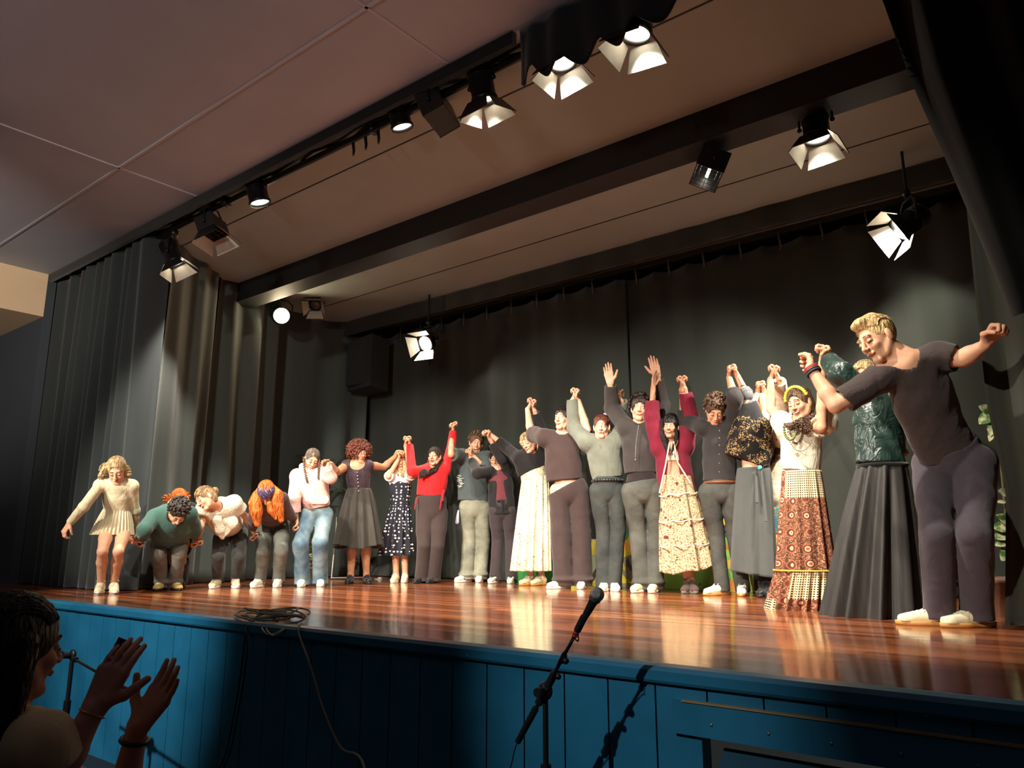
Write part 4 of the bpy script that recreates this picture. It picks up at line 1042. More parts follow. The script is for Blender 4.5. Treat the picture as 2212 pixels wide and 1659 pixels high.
def band_at(F, root, name, mat, side, t=.93, r=.03, th=.006, n=1, label=None):
    """bracelet or watch band round a forearm"""
    j = F.J; E, Wr = j['e' + side], j['w' + side]; d = nrm(Wr - E); c = E + (Wr - E) * t; A = Acc()
    e1 = nrm(np.cross(d, [.2, .4, .9])); e2 = np.cross(d, e1)
    for i in range(n):
        cc = c - d * i * th * 2.2
        A.tube([cc + (e1 * math.cos(a) + e2 * math.sin(a)) * r * F.fs for a in np.linspace(0, 2 * math.pi, 17)], th, 6, 0, caps=False)
    o = A.build(name, mat, root)
    if label: o['label'] = label
    return o
def person(F, J, label, opt, group=None):
    F.opt = opt
    solve(F, J)
    root = thing('person', (F.B[0], F.B[1], STAGE), label, 'person', group)
    make_body(F, root, opt)
    return root
def meet(Fa, Fb, x, y, crop):
    c = CROPS[crop]; px, py = c[0] + x * c[2], c[1] + y * c[2]
    return at_dist(px, py, (Fa.dist + Fb.dist) / 2)
def near(F, p, dx, dy, crop, dd=0.0):
    """a joint seen dx, dy crop pixels from a shared point, at the same depth for this figure"""
    c = CROPS[crop]; k = 1.0
    v = p - CAM; f = v @ RC[:, 2]; px = CX + FPX * (v @ RC[:, 0]) / f + dx * c[2]; py = CY + FPX * (v @ RC[:, 1]) / f + dy * c[2]
    return at_dist(px, py, math.hypot(p[0], p[1]) - dd)
# ================================================================== the performers, left to right
def pattern(name, base, kind, **k):
    """printed cloth; prints use the cloth's own coordinates"""
    if name in MATS: return MATS[name]
    m, nt, b = newmat(name); c = lin(base); b.inputs['Roughness'].default_value = .85; b.inputs['Specular IOR Level'].default_value = .2
    uv = coords(nt, 'UV' if k.get('uv') else 'Object', k.get('sc', (1, 1, 1)))
    col = None
    if kind == 'dots':
        v = N(nt, 'ShaderNodeTexVoronoi', Scale=k.get('s', 28.0), Randomness=k.get('rnd', .35)); nt.links.new(uv, v.inputs['Vector'])
        col = mixc(nt, thr(nt, v.outputs['Distance'], k.get('t', .24)), c, lin(k['c2']))
    elif kind == 'floral':
        v = N(nt, 'ShaderNodeTexVoronoi', Scale=k.get('s', 60.0), Randomness=1.0); nt.links.new(uv, v.inputs['Vector'])
        n = N(nt, 'ShaderNodeTexNoise', Scale=k.get('s', 60.0) * 1.2, Detail=2.0, Distortion=1.0); nt.links.new(uv, n.inputs['Vector'])
        col = mixc(nt, thr(nt, v.outputs['Distance'], k.get('t', .33)), c, lin(k['c2']))
        col = mixc(nt, thr(nt, n.outputs[0], k.get('t2', .6), 'GREATER_THAN'), col, lin(k['c3']))
        if k.get('big'):
            v2 = N(nt, 'ShaderNodeTexVoronoi', Scale=k['big'], Randomness=.9); nt.links.new(uv, v2.inputs['Vector'])
            col = mixc(nt, thr(nt, v2.outputs['Distance'], .2), col, lin(k['c4']))
        if k.get('patch'):      # only in clusters
            n2 = N(nt, 'ShaderNodeTexNoise', Scale=k['patch'], Detail=2.0); nt.links.new(uv, n2.inputs['Vector'])
            col = mixc(nt, thr(nt, n2.outputs[0], k.get('pt', .52)), col, c)
    elif kind == 'bands':
        sx = nt.nodes.new('ShaderNodeSeparateXYZ'); nt.links.new(uv, sx.inputs[0])
        mp = nt.nodes.new('ShaderNodeMapRange'); mp.inputs[1].default_value = k['z0']; mp.inputs[2].default_value = k['z1']; nt.links.new(sx.outputs[1 if k.get('uv') else 2], mp.inputs[0])
        bc = ramp(nt, mp.outputs[0], [(p, lin(q)) for p, q in k['stops']], 'CONSTANT')
        n = N(nt, 'ShaderNodeTexNoise', Scale=45.0, Detail=2.0, Distortion=1.5); nt.links.new(uv, n.inputs['Vector'])
        col = mixc(nt, thr(nt, n.outputs[0], .56, 'GREATER_THAN'), bc, lin(k['c3']))
    elif kind == 'patchwork':
        sx = nt.nodes.new('ShaderNodeSeparateXYZ'); nt.links.new(uv, sx.inputs[0])
        br = nt.nodes.new('ShaderNodeTexBrick'); nt.links.new(uv, br.inputs['Vector']); br.inputs['Scale'].default_value = 1; br.inputs['Brick Width'].default_value = .21; br.inputs['Row Height'].default_value = .2
        br.inputs['Mortar Size'].default_value = 0.002; br.inputs['Color1'].default_value = (0, 0, 0, 1); br.inputs['Color2'].default_value = (1, 1, 1, 1); br.offset = .5; br.inputs['Mortar'].default_value = (.5, .5, .5, 1)
        v = N(nt, 'ShaderNodeTexVoronoi', Scale=62.0, Randomness=.0); nt.links.new(uv, v.inputs['Vector'])
        dots = mixc(nt, thr(nt, v.outputs['Distance'], .3), lin((232, 212, 168)), lin((60, 36, 28)))
        n = N(nt, 'ShaderNodeTexNoise', Scale=60.0, Detail=3.0, Distortion=2.0); nt.links.new(uv, n.inputs['Vector'])
        f1 = ramp(nt, n.outputs[0], [(0, lin((96, 66, 48))), (.52, lin((176, 100, 74))), (.6, lin((226, 186, 150))), (.66, lin((70, 44, 36)))], 'CONSTANT')
        v2 = N(nt, 'ShaderNodeTexVoronoi', Scale=9.0, Randomness=.2); nt.links.new(uv, v2.inputs['Vector'])
        rg = ramp(nt, v2.outputs['Distance'], [(0, lin((176, 88, 64))), (.1, lin((232, 200, 160))), (.16, lin((110, 60, 46))), (.26, lin((176, 110, 84))), (.31, lin((104, 76, 54)))], 'CONSTANT')
        fl = mixc(nt, thr(nt, v2.outputs['Distance'], .32), f1, rg)
        col = mixc(nt, thr(nt, br.outputs['Color'], .42), fl, dots)
    elif kind == 'plaid':
        w1 = N(nt, 'ShaderNodeTexWave', Scale=k.get('s', 9.0)); w1.bands_direction = 'X'; nt.links.new(uv, w1.inputs['Vector'])
        w2 = N(nt, 'ShaderNodeTexWave', Scale=k.get('s', 9.0)); w2.bands_direction = 'Z'; nt.links.new(uv, w2.inputs['Vector'])
        col = mixc(nt, thr(nt, w1.outputs[1], .88, 'GREATER_THAN'), c, lin(k['c2'])); col = mixc(nt, thr(nt, w2.outputs[1], .88, 'GREATER_THAN'), col, lin(k['c2']))
    elif kind == 'denim':
        n = N(nt, 'ShaderNodeTexNoise', Scale=4.0, Detail=3.0); nt.links.new(uv, n.inputs['Vector'])
        n2 = N(nt, 'ShaderNodeTexNoise', Scale=260.0, Detail=1.0); nt.links.new(uv, n2.inputs['Vector'])
        f = nt.nodes.new('ShaderNodeMath'); f.operation = 'MULTIPLY_ADD'; nt.links.new(n2.outputs[0], f.inputs[0]); f.inputs[1].default_value = .25; nt.links.new(n.outputs[0], f.inputs[2])
        col = ramp(nt, f.outputs[0], [(.45, c), (.85, lin(k['c2']))])
    if isinstance(col, tuple): b.inputs['Base Color'].default_value = (*col[:3], 1)
    else: nt.links.new(col, b.inputs['Base Color'])
    cf = coords(nt, scale=k.get('fs', (10, 10, 13) if kind == 'denim' else (16, 16, 4))); n2 = N(nt, 'ShaderNodeTexNoise', Scale=1.0, Detail=3.0, Distortion=1.2); nt.links.new(cf, n2.inputs['Vector']); bump(nt, b, n2.outputs[0], k.get('bs', .3), .02)
    MATS[name] = m; return m
WHITE_SH = fabric('shoe_white', (226, 218, 196), .6, .05, .1); BLACK_SH = fabric('shoe_black', (20, 20, 22), .4, .05, .1); CREAM_SH = fabric('shoe_cream', (222, 206, 160), .6, .06, .1)
LACE = plain('lace_white', (236, 232, 220), .8); BLKL = plain('lace_black', (24, 24, 24), .8); GOLD = plain('gold_metal', (200, 160, 80), .3, .9); RUB = plain('band_black', (18, 18, 20), .5)

# -- 1 girl in the cream dress
F1 = Fig('A', (515, 1512), .98); F2 = Fig('A', (1037, 1484), .98); F3 = Fig('A', (1525, 1462), .98); F4 = Fig('A', (1895, 1455), 1.0)
F5 = Fig('B', (285, 1528), .97); F6 = Fig('B', (690, 1505), .98); F7 = Fig('B', (1040, 1495), .95); F8 = Fig('B', (1290, 1500), .96)
F9 = Fig('C', (560, 1512), 1.03); F10 = Fig('C', (790, 1520), .93); F11 = Fig('C', (1010, 1535), .97)
F12 = Fig('D', (320, 1574), 1.06); F13 = Fig('D', (590, 1588), 1.02); F14 = Fig('D', (830, 1598), 1.07)
F15 = Fig('E', (318, 1548), .97); F16 = Fig('E', (570, 1562), 1.04); F17 = Fig('E', (730, 1570), .98); F18 = Fig('E', (860, 1560), .93)
F19 = Fig('F', (260, 1470), .98); F20 = Fig('F', (600, 1505), .98); F21 = Fig('F', (950, 1552), 1.09)
S12 = meet(F1, F2, 772, 1050, 'A'); S23 = meet(F2, F3, 1285, 1065, 'A'); S34 = meet(F3, F4, 1775, 1010, 'A'); S45 = meet(F4, F5, 2135, 930, 'A')
S56 = meet(F5, F6, 420, 475, 'B'); S67 = meet(F6, F7, 1040, 400, 'B'); S78 = meet(F7, F8, 1105, 265, 'B'); S89 = meet(F8, F9, 1503, 140, 'B')
S910 = meet(F9, F10, 530, 535, 'C'); S1011 = meet(F10, F11, 665, 400, 'C'); S1112 = meet(F11, F12, 1000, 160, 'C')
S1213 = meet(F12, F13, 362, 320, 'D'); S1516 = meet(F15, F16, 268, 228, 'E'); S1617 = meet(F16, F17, 570, 145, 'E')
S1718 = meet(F17, F18, 750, 250, 'E'); S1819 = meet(F18, F19, 835, 165, 'E'); S1920 = meet(F19, F20, 355, 215, 'F'); S2021 = meet(F20, F21, 320, 220, 'F')

r = person(F1, dict(head=(602, 462, .20), sl=(462, 580, .12), sr=(732, 590, .12), hip=(608, 905, -.06), el=(318, 770), er=(756, 800), wl=(200, 905, .12), wr=near(F1, S12, -5, -50, 'A'), hl=(150, 985, .14), hr=S12,
    kl=(480, 1150), kr=(615, 1150), fl=(455, 1512), fr=(572, 1510), ftl=-5, ftr=3, look=(-8, 34, -6), hipw=.075),
    'person in a cream long-sleeved pleated mini dress, leaning forward at far left', dict(build=.88, skin='light', eyes='down', mouth='closed', hair_c='brown', curll=.9, curlr=1.0, pnl=(.3, -.2, -1), jaw=.9))
M_CREAM = fabric('cream_jersey', (206, 194, 160), .8, .05, .2, fold=.7, fscale=(18, 18, 14))
make_top(F1, r, 'bodice', M_CREAM, (1.95, 1.95), (245, 220, 235), hem=(608, 850, -.02), loose=.004, neck=.052, neckd=.0, seed=3, amp=.0035, sw=.86, yoke=.052)
make_skirt(F1, r, fabric('cream_pleats', (208, 196, 162), .75, .04, .1, fold=.1), (608, 770, .0), (560, 1010, -.02), (225, .75), (385, .75), 34, .012, 'pleated_skirt', sharp=True, prof=lambda t: t ** .8)
make_hair(F1, r, 'cap', 'blond', dict(vol=.008, line=.08, fly=160, curls=10), [([(550, 400, .2), (500, 440, .2), (480, 490, .18), (445, 525, .16)], [.018, .024, .024, .008]), ([(655, 400, .2), (688, 440, .2), (700, 490, .2), (690, 535, .16)], [.016, .02, .018, .006]), ([(560, 390, .15), (510, 420, .15), (490, 480, .1)], [.024, .028, .018])], seed=5)
shoes(F1, r, fabric('shoe_hightop_cream', (228, 214, 176), .7, .05, .2), SOLE_W, high=.045, laces=LACE)
A_ = Acc()
for s in 'lr':
    a0 = F1.J['a' + s]; A_ = Acc(); A_.tube([a0 + UP * .045, a0 + UP * .07, a0 + UP * .09], [.039, .042, .040], 14); A_.build('sock', BLACK_SH, r)
    c = F1.J['f' + s]; t = F1.J['tv' + s]; q = np.cross(t, UP); A_ = Acc(); ring = [c + t * math.cos(a) * .145 + q * math.sin(a) * .047 + UP * .012 for a in np.linspace(0, 2 * math.pi, 33)]; A_.tube(ring, .0035, 5, caps=False); A_.build('red_sole_line', plain('red_rubber', (150, 30, 36), .5), r)
cz = F1.P(720, 560, .12)

# -- 2 green jumper, bowing, and the bunches of the person behind
r = person(F2, dict(head=(1128, 815, .52), sl=(930, 855, .34), sr=(1215, 830, .34), hip=(1050, 985, -.2), el=(838, 965), er=(1272, 960), wl=near(F2, S12, 42, -18, 'A'), wr=near(F2, S23, -28, -45, 'A'), hl=S12, hr=S23,
    kl=(965, 1185), kr=(1135, 1175), fl=(965, 1486), fr=(1105, 1482), ftl=-14, ftr=14, look=(6, 62, 6), hipw=.09),
    'person with short dark curls in a dark green jumper, bowing second from left', dict(build=1.02, skin='light', eyes='down', mouth='closed', hair_c='dark', thl=(0, 1, 0), thr=(0, 1, 0)))
M_GREEN = fabric('green_jumper', (52, 82, 74), .9, .12, .4, fold=.6)
make_top(F2, r, 'jumper', M_GREEN, (1.95, 1.9), (380, 360, 300), hem=(1060, 1040, -.05), loose=.022, neck=.058, neckd=.01, q=.85, seed=7, amp=.007)
Q = Acc()
for i in range(40):
    rs = random.Random(i); Q.sphere(F2.P(1050 + rs.uniform(-55, 60), 985 + rs.uniform(-35, 35), .23 + rs.uniform(-.006, .006)), .014, i % 2, 6, 4)
Q.build('printed_motif', [plain('motif_brown', (132, 84, 60), .9), plain('motif_tan', (156, 116, 84), .9)], r)
make_trousers(F2, r, pattern('grey_brown_denim', (84, 78, 70), 'denim', c2=(122, 116, 106)), top=(1055, 925, -.16), w=(270, 122, 132, 130), seed=8, amp=.009, hemz=.022, brk=1)
make_hair(F2, r, 'curly', 'dark', dict(vol=.022, line=.05), seed=11)
shoes(F2, r, fabric('shoe_yellow', (196, 166, 88), .6, .1, .2), SOLE_K, laces=LACE)
F2b = Fig('A', (1105, 1440), .95, dist=8.82)
r = person(F2b, dict(head=(1130, 720, .42), sl=(1030, 790, .3), sr=(1230, 790, .3), hip=(1120, 940, -.1), el=(1010, 880), er=(1250, 880), wl=(1060, 960, .2), wr=(1210, 960, .2), kl=(1080, 1190), kr=(1160, 1190), fl=(1070, 1440), fr=(1150, 1440), look=(0, 75, 0)),
    'person with two orange hair bunches bowing, mostly hidden behind the green jumper', dict(build=.85, skin='light', eyes='down', mouth='closed', hair_c='orange'))
make_top(F2b, r, 'top', fabric('dark_top', (38, 40, 42)), (1.9, 1.9), (.15, .13, .15), loose=.01, neck=.055)
make_trousers(F2b, r, fabric('dark_trousers', (34, 34, 36)), w=(.14, .09, .07, .06))
lk = []
for (x, y, dx, dy) in ((1050, 705, -70, -16), (1050, 700, -50, -30), (1060, 700, -18, -44), (1070, 700, 14, -28), (1068, 705, 36, -14), (1190, 690, 0, -42), (1195, 690, 22, -48), (1200, 690, 34, -16), (1188, 690, -22, -16), (1040, 720, -48, -4)):
    lk.append(([(x, y, .4), (x + dx * .6, y + dy * .75, .4), (x + dx, y + dy, .41)], [.019, .014, .004]))
make_hair(F2b, r, 'cap', 'orange', dict(vol=.01), lk, seed=14)
A_ = Acc(); A_.tube([F2b.P(1050, 745, .47), F2b.P(1085, 712, .5), F2b.P(1140, 700, .5), F2b.P(1205, 700, .47)], [.024, .028, .028, .022], 8); A_.build('headband', fabric('headband_cream', (206, 196, 170), .8), r)
shoes(F2b, r, BLACK_SH, SOLE_K)

# -- 3 white blouse
r = person(F3, dict(head=(1358, 700, .42), sl=(1345, 800, .30), sr=(1600, 745, .26), hip=(1580, 975, -.16), el=(1318, 935), er=(1700, 850), wl=near(F3, S23, 18, -40, 'A'), wr=near(F3, S34, -25, -60, 'A'), hl=S23, hr=S34,
    kl=(1465, 1190), kr=(1635, 1190), fl=(1438, 1470), fr=(1612, 1462), ftl=-16, ftr=4, look=(-52, 26, -28), hipw=.09),
    'person with tied-back fair-brown hair in a cream lace blouse, bowing and laughing', dict(build=.92, skin='light', eyes='down', mouth='grin', hair_c='fairbrown', thl=(0, 1, 0), thr=(0, 1, 0), jaw=.9))
M_LACE = fabric('cream_lace', (210, 200, 174), .85, .1, .8, wscale=90, fold=1.0, fscale=(30, 30, 24))
make_top(F3, r, 'blouse', M_LACE, (.42, .42), (300, 300, 240), hem=(1560, 950, -.05), loose=.03, neck=.062, neckd=.02, q=.8, seed=9, amp=.011, kh=34)
A_ = Acc(); pp = [F3.P(1440, 790, .33), F3.P(1455, 880, .34), F3.P(1480, 960, .33), F3.P(1505, 1032, .3)]
Qf = Field(.02); Qf.chain(pp, [.03, .045, .045, .022], F3.u, .35); Qf.chain([F3.P(1500, 880, .3), F3.P(1580, 900, .28), F3.P(1520, 1000, .29)], [.06, .06, .03], F3.u, .35); V_, F_ = Qf.mesh(.007, disp=folds(4, .005, 60, 30)); A_.add(V_, F_, 0); A_.build('hanging_tie', M_LACE, r)
make_trousers(F3, r, fabric('charcoal_trousers', (52, 52, 50), fold=.7), top=(1570, 900, -.12), w=(250, 130, 115, 95), seed=12, hemz=.09)
make_hair(F3, r, 'cap', 'fairbrown', dict(vol=.008, line=.07, bun=(0, .03, -.14, .04), fly=120), [([F3.P(1320, 640, .46), F3.P(1300, 660, .48), F3.P(1278, 690, .48)], [.012, .01, .004])], seed=15)
A_ = Acc(); A_.sphere(F3.P(1420, 745, .4), .009, 0, 8, 6); A_.build('earring', GOLD, r)
shoes(F3, r, CREAM_SH, SOLE_W, laces=LACE)

# -- 4 bandana, long orange hair
r = person(F4, dict(head=(1878, 655, .50), sl=(1800, 735, .38), sr=(2010, 700, .30), hip=(1935, 905, -.2), el=(1765, 870), er=(2070, 830), wl=near(F4, S34, -8, -50, 'A'), wr=near(F4, S45, -10, -45, 'A'), hl=S34, hr=S45,
    kl=(1850, 1150), kr=(2000, 1150), fl=(1802, 1462), fr=(1972, 1455), ftl=-24, ftr=-8, look=(-4, 66, -4), hipw=.1),
    'person in a purple paisley bandana with long orange hair hanging down, bowing', dict(build=.95, skin='light', eyes='down', mouth='closed', hair_c='orange', ))
make_top(F4, r, 'top', fabric('brown_top', (78, 56, 50), .8, .2), (1.8, 1.8), (260, 250, 230), loose=.01, neck=.055, q=.8, seed=13, hem=(1945, 870, -.1))
make_trousers(F4, r, pattern('grey_denim', (84, 86, 80), 'denim', c2=(120, 120, 110)), top=(1950, 820, -.16), w=(270, 140, 130, 115), seed=14, hemz=.05, amp=.007)
make_hair(F4, r, 'cap', 'orange', dict(vol=.01), [([(1820, 640, .5), (1790, 720, .54), (1790, 810, .55), (1800, 915, .54)], [.05, .062, .065, .035]), ([(1930, 610, .5), (1970, 660, .53), (1975, 760, .55), (2005, 885, .54)], [.045, .06, .06, .03]),
    ([(1790, 650, .48), (1755, 740, .5), (1755, 830, .5)], [.03, .04, .02]), ([(1900, 740, .56), (1915, 800, .56), (1960, 870, .56)], [.03, .035, .015])], seed=17)
Hh = F4.J['H']; hd = F4.J['head']; Qf = Field(.01); Qf.ell(hd + Hh[1] * .045 + Hh[2] * -.01, [.088, .088, .1], Hh); Qf.plane(hd + Hh[1] * .028, -Hh[1] - Hh[2] * .25); Qf.cone(hd + Hh[1] * .02 - Hh[2] * .1, hd - Hh[1] * .03 - Hh[2] * .13, .025, .01)
V_, F_ = Qf.mesh(.0045); A_ = Acc(); A_.add(V_, F_, 0); A_.build('bandana', pattern('purple_paisley', (78, 66, 92), 'floral', s=55.0, t=.3, c2=(176, 156, 176), c3=(34, 30, 44), t2=.6), r)
shoes(F4, r, WHITE_SH, SOLE_W, laces=LACE)

# -- 5 pink hoodie
r = person(F5, dict(head=(290, 448, .08), sl=(165, 585), sr=(395, 570, .06), hip=(338, 890, -.02), el=(140, 780), er=(452, 600, .18), wl=near(F5, S45, 0, -48, 'B') if False else (158, 965, .08), wr=(425, 520, .24), hl=(165, 1040, .1), hr=S56,
    kl=(195, 1160), kr=(362, 1150), fl=(203, 1532), fr=(362, 1524), ftl=-6, ftr=2, look=(12, 26, 8), hipw=.085),
    'person with two braids in a pale pink hoodie and blue jeans, smiling down', dict(build=1.0, skin='light', eyes='down', mouth='smile', hair_c='fairbrown', ))
M_PINK = fabric('pink_fleece', (216, 178, 168), .9, .04, .2, fold=.8, fscale=(16, 16, 12))
make_top(F5, r, 'hoodie', M_PINK, (1.92, 1.9), (265, 245, 225), hem=(338, 856, .0), loose=.022, neck=.06, seed=17, amp=.005, cuff=.05, q=.75)
Qf = Field(.02); nb = F5.J['M'] + UP * .045; ring = [nb + F5.r * math.cos(a) * .095 + F5.u * (math.sin(a) * .075 - .01) + UP * (.05 - .07 * max(0, math.sin(a))) for a in np.linspace(0, 2 * math.pi, 15)]
Qf.chain(ring, [.03] * 15); V_, F_ = Qf.mesh(.007, disp=folds(3, .003, 40, 30)); A_ = Acc(); A_.add(V_, F_, 0); A_.build('hood', M_PINK, r)
Qf = Field(.01); Qf.cone(F5.P(300, 790, .125), F5.P(400, 790, .115), .05, .05, F5.u, .3); V_, F_ = Qf.mesh(.006); A_ = Acc(); A_.add(V_, F_, 0); A_.build('front_pocket', M_PINK, r)
make_trousers(F5, r, pattern('blue_denim', (52, 84, 108), 'denim', c2=(150, 168, 168)), top=(338, 845, .0), w=(215, 125, 145, 145), seed=18, hemz=.02, amp=.007)
br = lambda x0, y0, x1, y1, x2, y2: ([(x0, y0, .12), (x1, y1, .17), (x2, y2, .17)], [.016, .013, .006])
make_hair(F5, r, 'cap', 'ash', dict(vol=.005, line=.07, fly=90), [], seed=19)
A_ = Acc()
for (pts) in (((222, 430), (228, 520), (243, 600), (255, 650)), ((352, 440), (350, 520), (345, 620))):
    P3 = [F5.P(x, y, .15 if i else .1) for i, (x, y) in enumerate(pts)]
    for k in range(26):
        t = k / 26 * (len(P3) - 1); i = int(t); c = P3[i] * (1 - t + i) + P3[i + 1] * (t - i); A_.sphere(c + F5.r * (.005 if k % 2 else -.005), np.array([.0115, .0115, .013]) * (1 - .4 * k / 26), 0, 8, 5)
A_.build('braids', HAIR['brown'], r)
SHB = fabric('shoe_panel_black', (30, 30, 34), .5)
shoes(F5, r, WHITE_SH, SOLE_W, laces=LACE, panel=SHB)
# hand of the pink hoodie meets the bandana wearer's hand at its own cuff

# -- 6 auburn curls, charcoal dirndl-like dress
r = person(F6, dict(straight=1, head=(700, 395, .02), sl=(580, 500), sr=(775, 495), hip=(695, 800), el=(505, 560), er=(905, 510), wl=near(F6, S56, 42, 12, 'B'), wr=near(F6, S67, -40, 20, 'B'), hl=S56, hr=S67,
    kl=(625, 1120), kr=(755, 1120), fl=(612, 1508), fr=(762, 1504), ftl=-10, ftr=10, look=(26, 6, 0), hipw=.055),
    'person with big auburn curls and glasses in a button-front dark pinafore dress', dict(thigh=.8, build=1.08, skin='tan', eyes='open', mouth='closed', hair_c='dark', ))
M_PLUM = fabric('plum_velvet', (58, 40, 48), .6, .25, .2, fold=.9, fscale=(24, 24, 20)); M_CHAR = fabric('charcoal_wool', (64, 60, 54), .9, .08, .2, fold=.4, fscale=(20, 20, 2))
def scoop(F, w=.088, dz=.06):
    def f(_):
        j = F.J; c = j['M'] + UP * .0; return [('e', c + j['n'] * .07 + UP * .02, np.array([w, .09, dz + .02]), np.stack([j['ax'], j['n'], -j['sp']]), .006, 's'), ('e', c + UP * .09, np.array([w, .2, .1]), np.stack([j['ax'], j['n'], -j['sp']]), .006, 's')]
    return f
make_top(F6, r, 'bodice', M_PLUM, (0, 0), (215, 190, 195), hem=(694, 705), loose=.006, neck=0, seed=20, amp=.004, cut=scoop(F6), yoke=.066)
make_skirt(F6, r, M_CHAR, (694, 690), (688, 1190), (200, .75), (400, .75), 13, .035, prof=lambda t: t ** .75, hemf=lambda th: .025 * math.sin(3 * th))
for k, (x, y) in enumerate(((677, 555), (680, 585), (682, 612), (685, 640), (688, 672), (690, 715))):
    A_ = Acc(); A_.sphere(F6.P(x, y, .115), .008, 0, 8, 6); A_.build('button', plain('button_pearl', (190, 170, 160), .3), r)
make_hair(F6, r, 'afro', 'auburn', seed=23)
A_ = Acc(); H_, hd = F6.J['H'], F6.J['head']
for sg in (-1, 1): A_.tube([hd + (H_[0] * (.032 * sg + .022 * math.cos(a)) + H_[1] * (.003 + .018 * math.sin(a)) + H_[2] * .103) for a in np.linspace(0, 2 * math.pi, 17)], .0013, 5, caps=False); A_.tube([hd + H_[0] * .054 * sg + H_[1] * .006 + H_[2] * .101, hd + H_[0] * .078 * sg + H_[1] * .004 - H_[2] * .0], .0013, 5)
A_.tube([hd + H_[0] * -.01 + H_[2] * .108, hd + H_[1] * .004 + H_[2] * .11, hd + H_[0] * .01 + H_[2] * .108], .0013, 5); A_.build('glasses', plain('glasses_frame', (120, 60, 50), .3), r)
shoes(F6, r, BLACK_SH, SOLE_K, laces=BLKL)

# -- 7 polka-dot dress
r = person(F7, dict(straight=1, head=(1042, 455, .0), sl=(975, 575), sr=(1105, 575), hip=(1040, 870), el=(945, 590, .12), er=(1140, 585, .14), wl=near(F7, S67, -16, 55, 'B'), wr=near(F7, S78, -15, 62, 'B'), hl=S67, hr=S78,
    kl=(1005, 1180), kr=(1110, 1180), fl=(998, 1500), fr=(1082, 1496), ftl=-12, ftr=-4, look=(10, 8, 0), hipw=.055),
    'person in a dark polka-dot midi dress, face hidden behind raised forearms', dict(thigh=.8, build=.9, skin='light', mouth='smile', hair_c='blond', curl=1.15))
M_DOT = pattern('polka_dots', (38, 38, 46), 'dots', s=26.0, t=.27, c2=(236, 232, 226), rnd=.45)
make_top(F7, r, 'bodice', M_DOT, (.3, .3), (190, 160, 175), hem=(1045, 860), loose=.008, neck=.07, neckd=.03, seed=21, amp=.003, yoke=.056)
make_skirt(F7, r, pattern('polka_dots_skirt', (38, 38, 46), 'dots', s=26.0, t=.27, c2=(236, 232, 226), rnd=.45, uv=1), (1045, 845), (1010, 1262), (185, .75), (285, .75), 12, .028, seed=6)
make_top(F7, r, 'blouse_sleeves', fabric('white_cotton', (214, 204, 196)), (.85, .85), (.12, .11, .11), hem=(1045, 700), loose=.012, neck=.065, neckd=.02, seed=22, amp=.003, yoke=.05)
make_hair(F7, r, 'cap', 'blond', dict(vol=.01), [([(1005, 470, .05), (1000, 530, .06), (1025, 580, .1)], [.022, .025, .01]), ([(1080, 460, .05), (1090, 530, .07), (1070, 590, .1)], [.022, .028, .012]), ([(1040, 530, .1), (1050, 560, .11), (1060, 590, .11)], [.018, .02, .008])], seed=24)
shoes(F7, r, CREAM_SH, SOLE_W, laces=LACE)

# -- 8 red top
r = person(F8, dict(head=(1338, 425, .04), sl=(1245, 545), sr=(1425, 530), hip=(1315, 880), el=(1142, 545, .10), er=(1478, 365), wl=near(F8, S78, 22, 55, 'B'), wr=near(F8, S89, -5, 62, 'B'), hl=S78, hr=S89,
    kl=(1245, 1180), kr=(1365, 1180), fl=(1212, 1500), fr=(1312, 1505), ftl=-28, ftr=-22, look=(-22, -6, -4), hipw=.085),
    'person laughing in a bright red long-sleeved top and dark flared trousers', dict(build=1.18, skin='light', eyes='down', mouth='laugh', hair_c='dark', open=1, ))
M_RED = fabric('red_jersey', (226, 26, 30), .75, .05, .15, fold=.6)
make_top(F8, r, 'top', M_RED, (1.95, 1.95), (255, 240, 245), hem=(1300, 762), hemd=(0, 0), loose=.012, neck=.07, neckd=.03, seed=25, amp=.004, q=.8)
make_trousers(F8, r, fabric('aubergine_trousers', (58, 46, 44), .9, .06, .2, fold=.4), top=(1305, 745), w=(280, 145, 112, 132), seed=26, hemz=.02, amp=.004, q=.8)
for x0, y0, x1, y1 in ((1415, 700, 1385, 870), (1420, 705, 1408, 800), (1185, 770, 1172, 870)):
    A_ = Acc(); A_.tube([F8.P(x0, y0, .1), F8.P((x0 + x1) / 2 - 4, (y0 + y1) / 2, .13), F8.P(x1, y1, .13)], [.008, .007, .006], 6); A_.build('tie_string', M_RED, r)
make_hair(F8, r, 'cap', 'dark', dict(vol=.01, line=.06, curls=12), [([(1385, 400, -.02), (1400, 470, .0), (1340, 540, .12), (1260, 570, .17), (1215, 570, .18)], [.03, .035, .035, .035, .02]), ([(1250, 540, .17), (1225, 570, .18), (1215, 600, .18)], [.03, .03, .015])], seed=27)
band_at(F8, r, 'wristband', RUB, 'r', .97, .034, .008)
A_ = Acc(); A_.tube([F8.J['head'] + F8.J['H'][0] * -.082 + F8.J['H'][1] * (-.05 + .016 * math.cos(a)) + F8.J['H'][2] * .016 * math.sin(a) for a in np.linspace(0, 6.28, 13)], .0025, 5, caps=False); A_.build('hoop_earring', GOLD, r)
shoes(F8, r, BLACK_SH, SOLE_K)

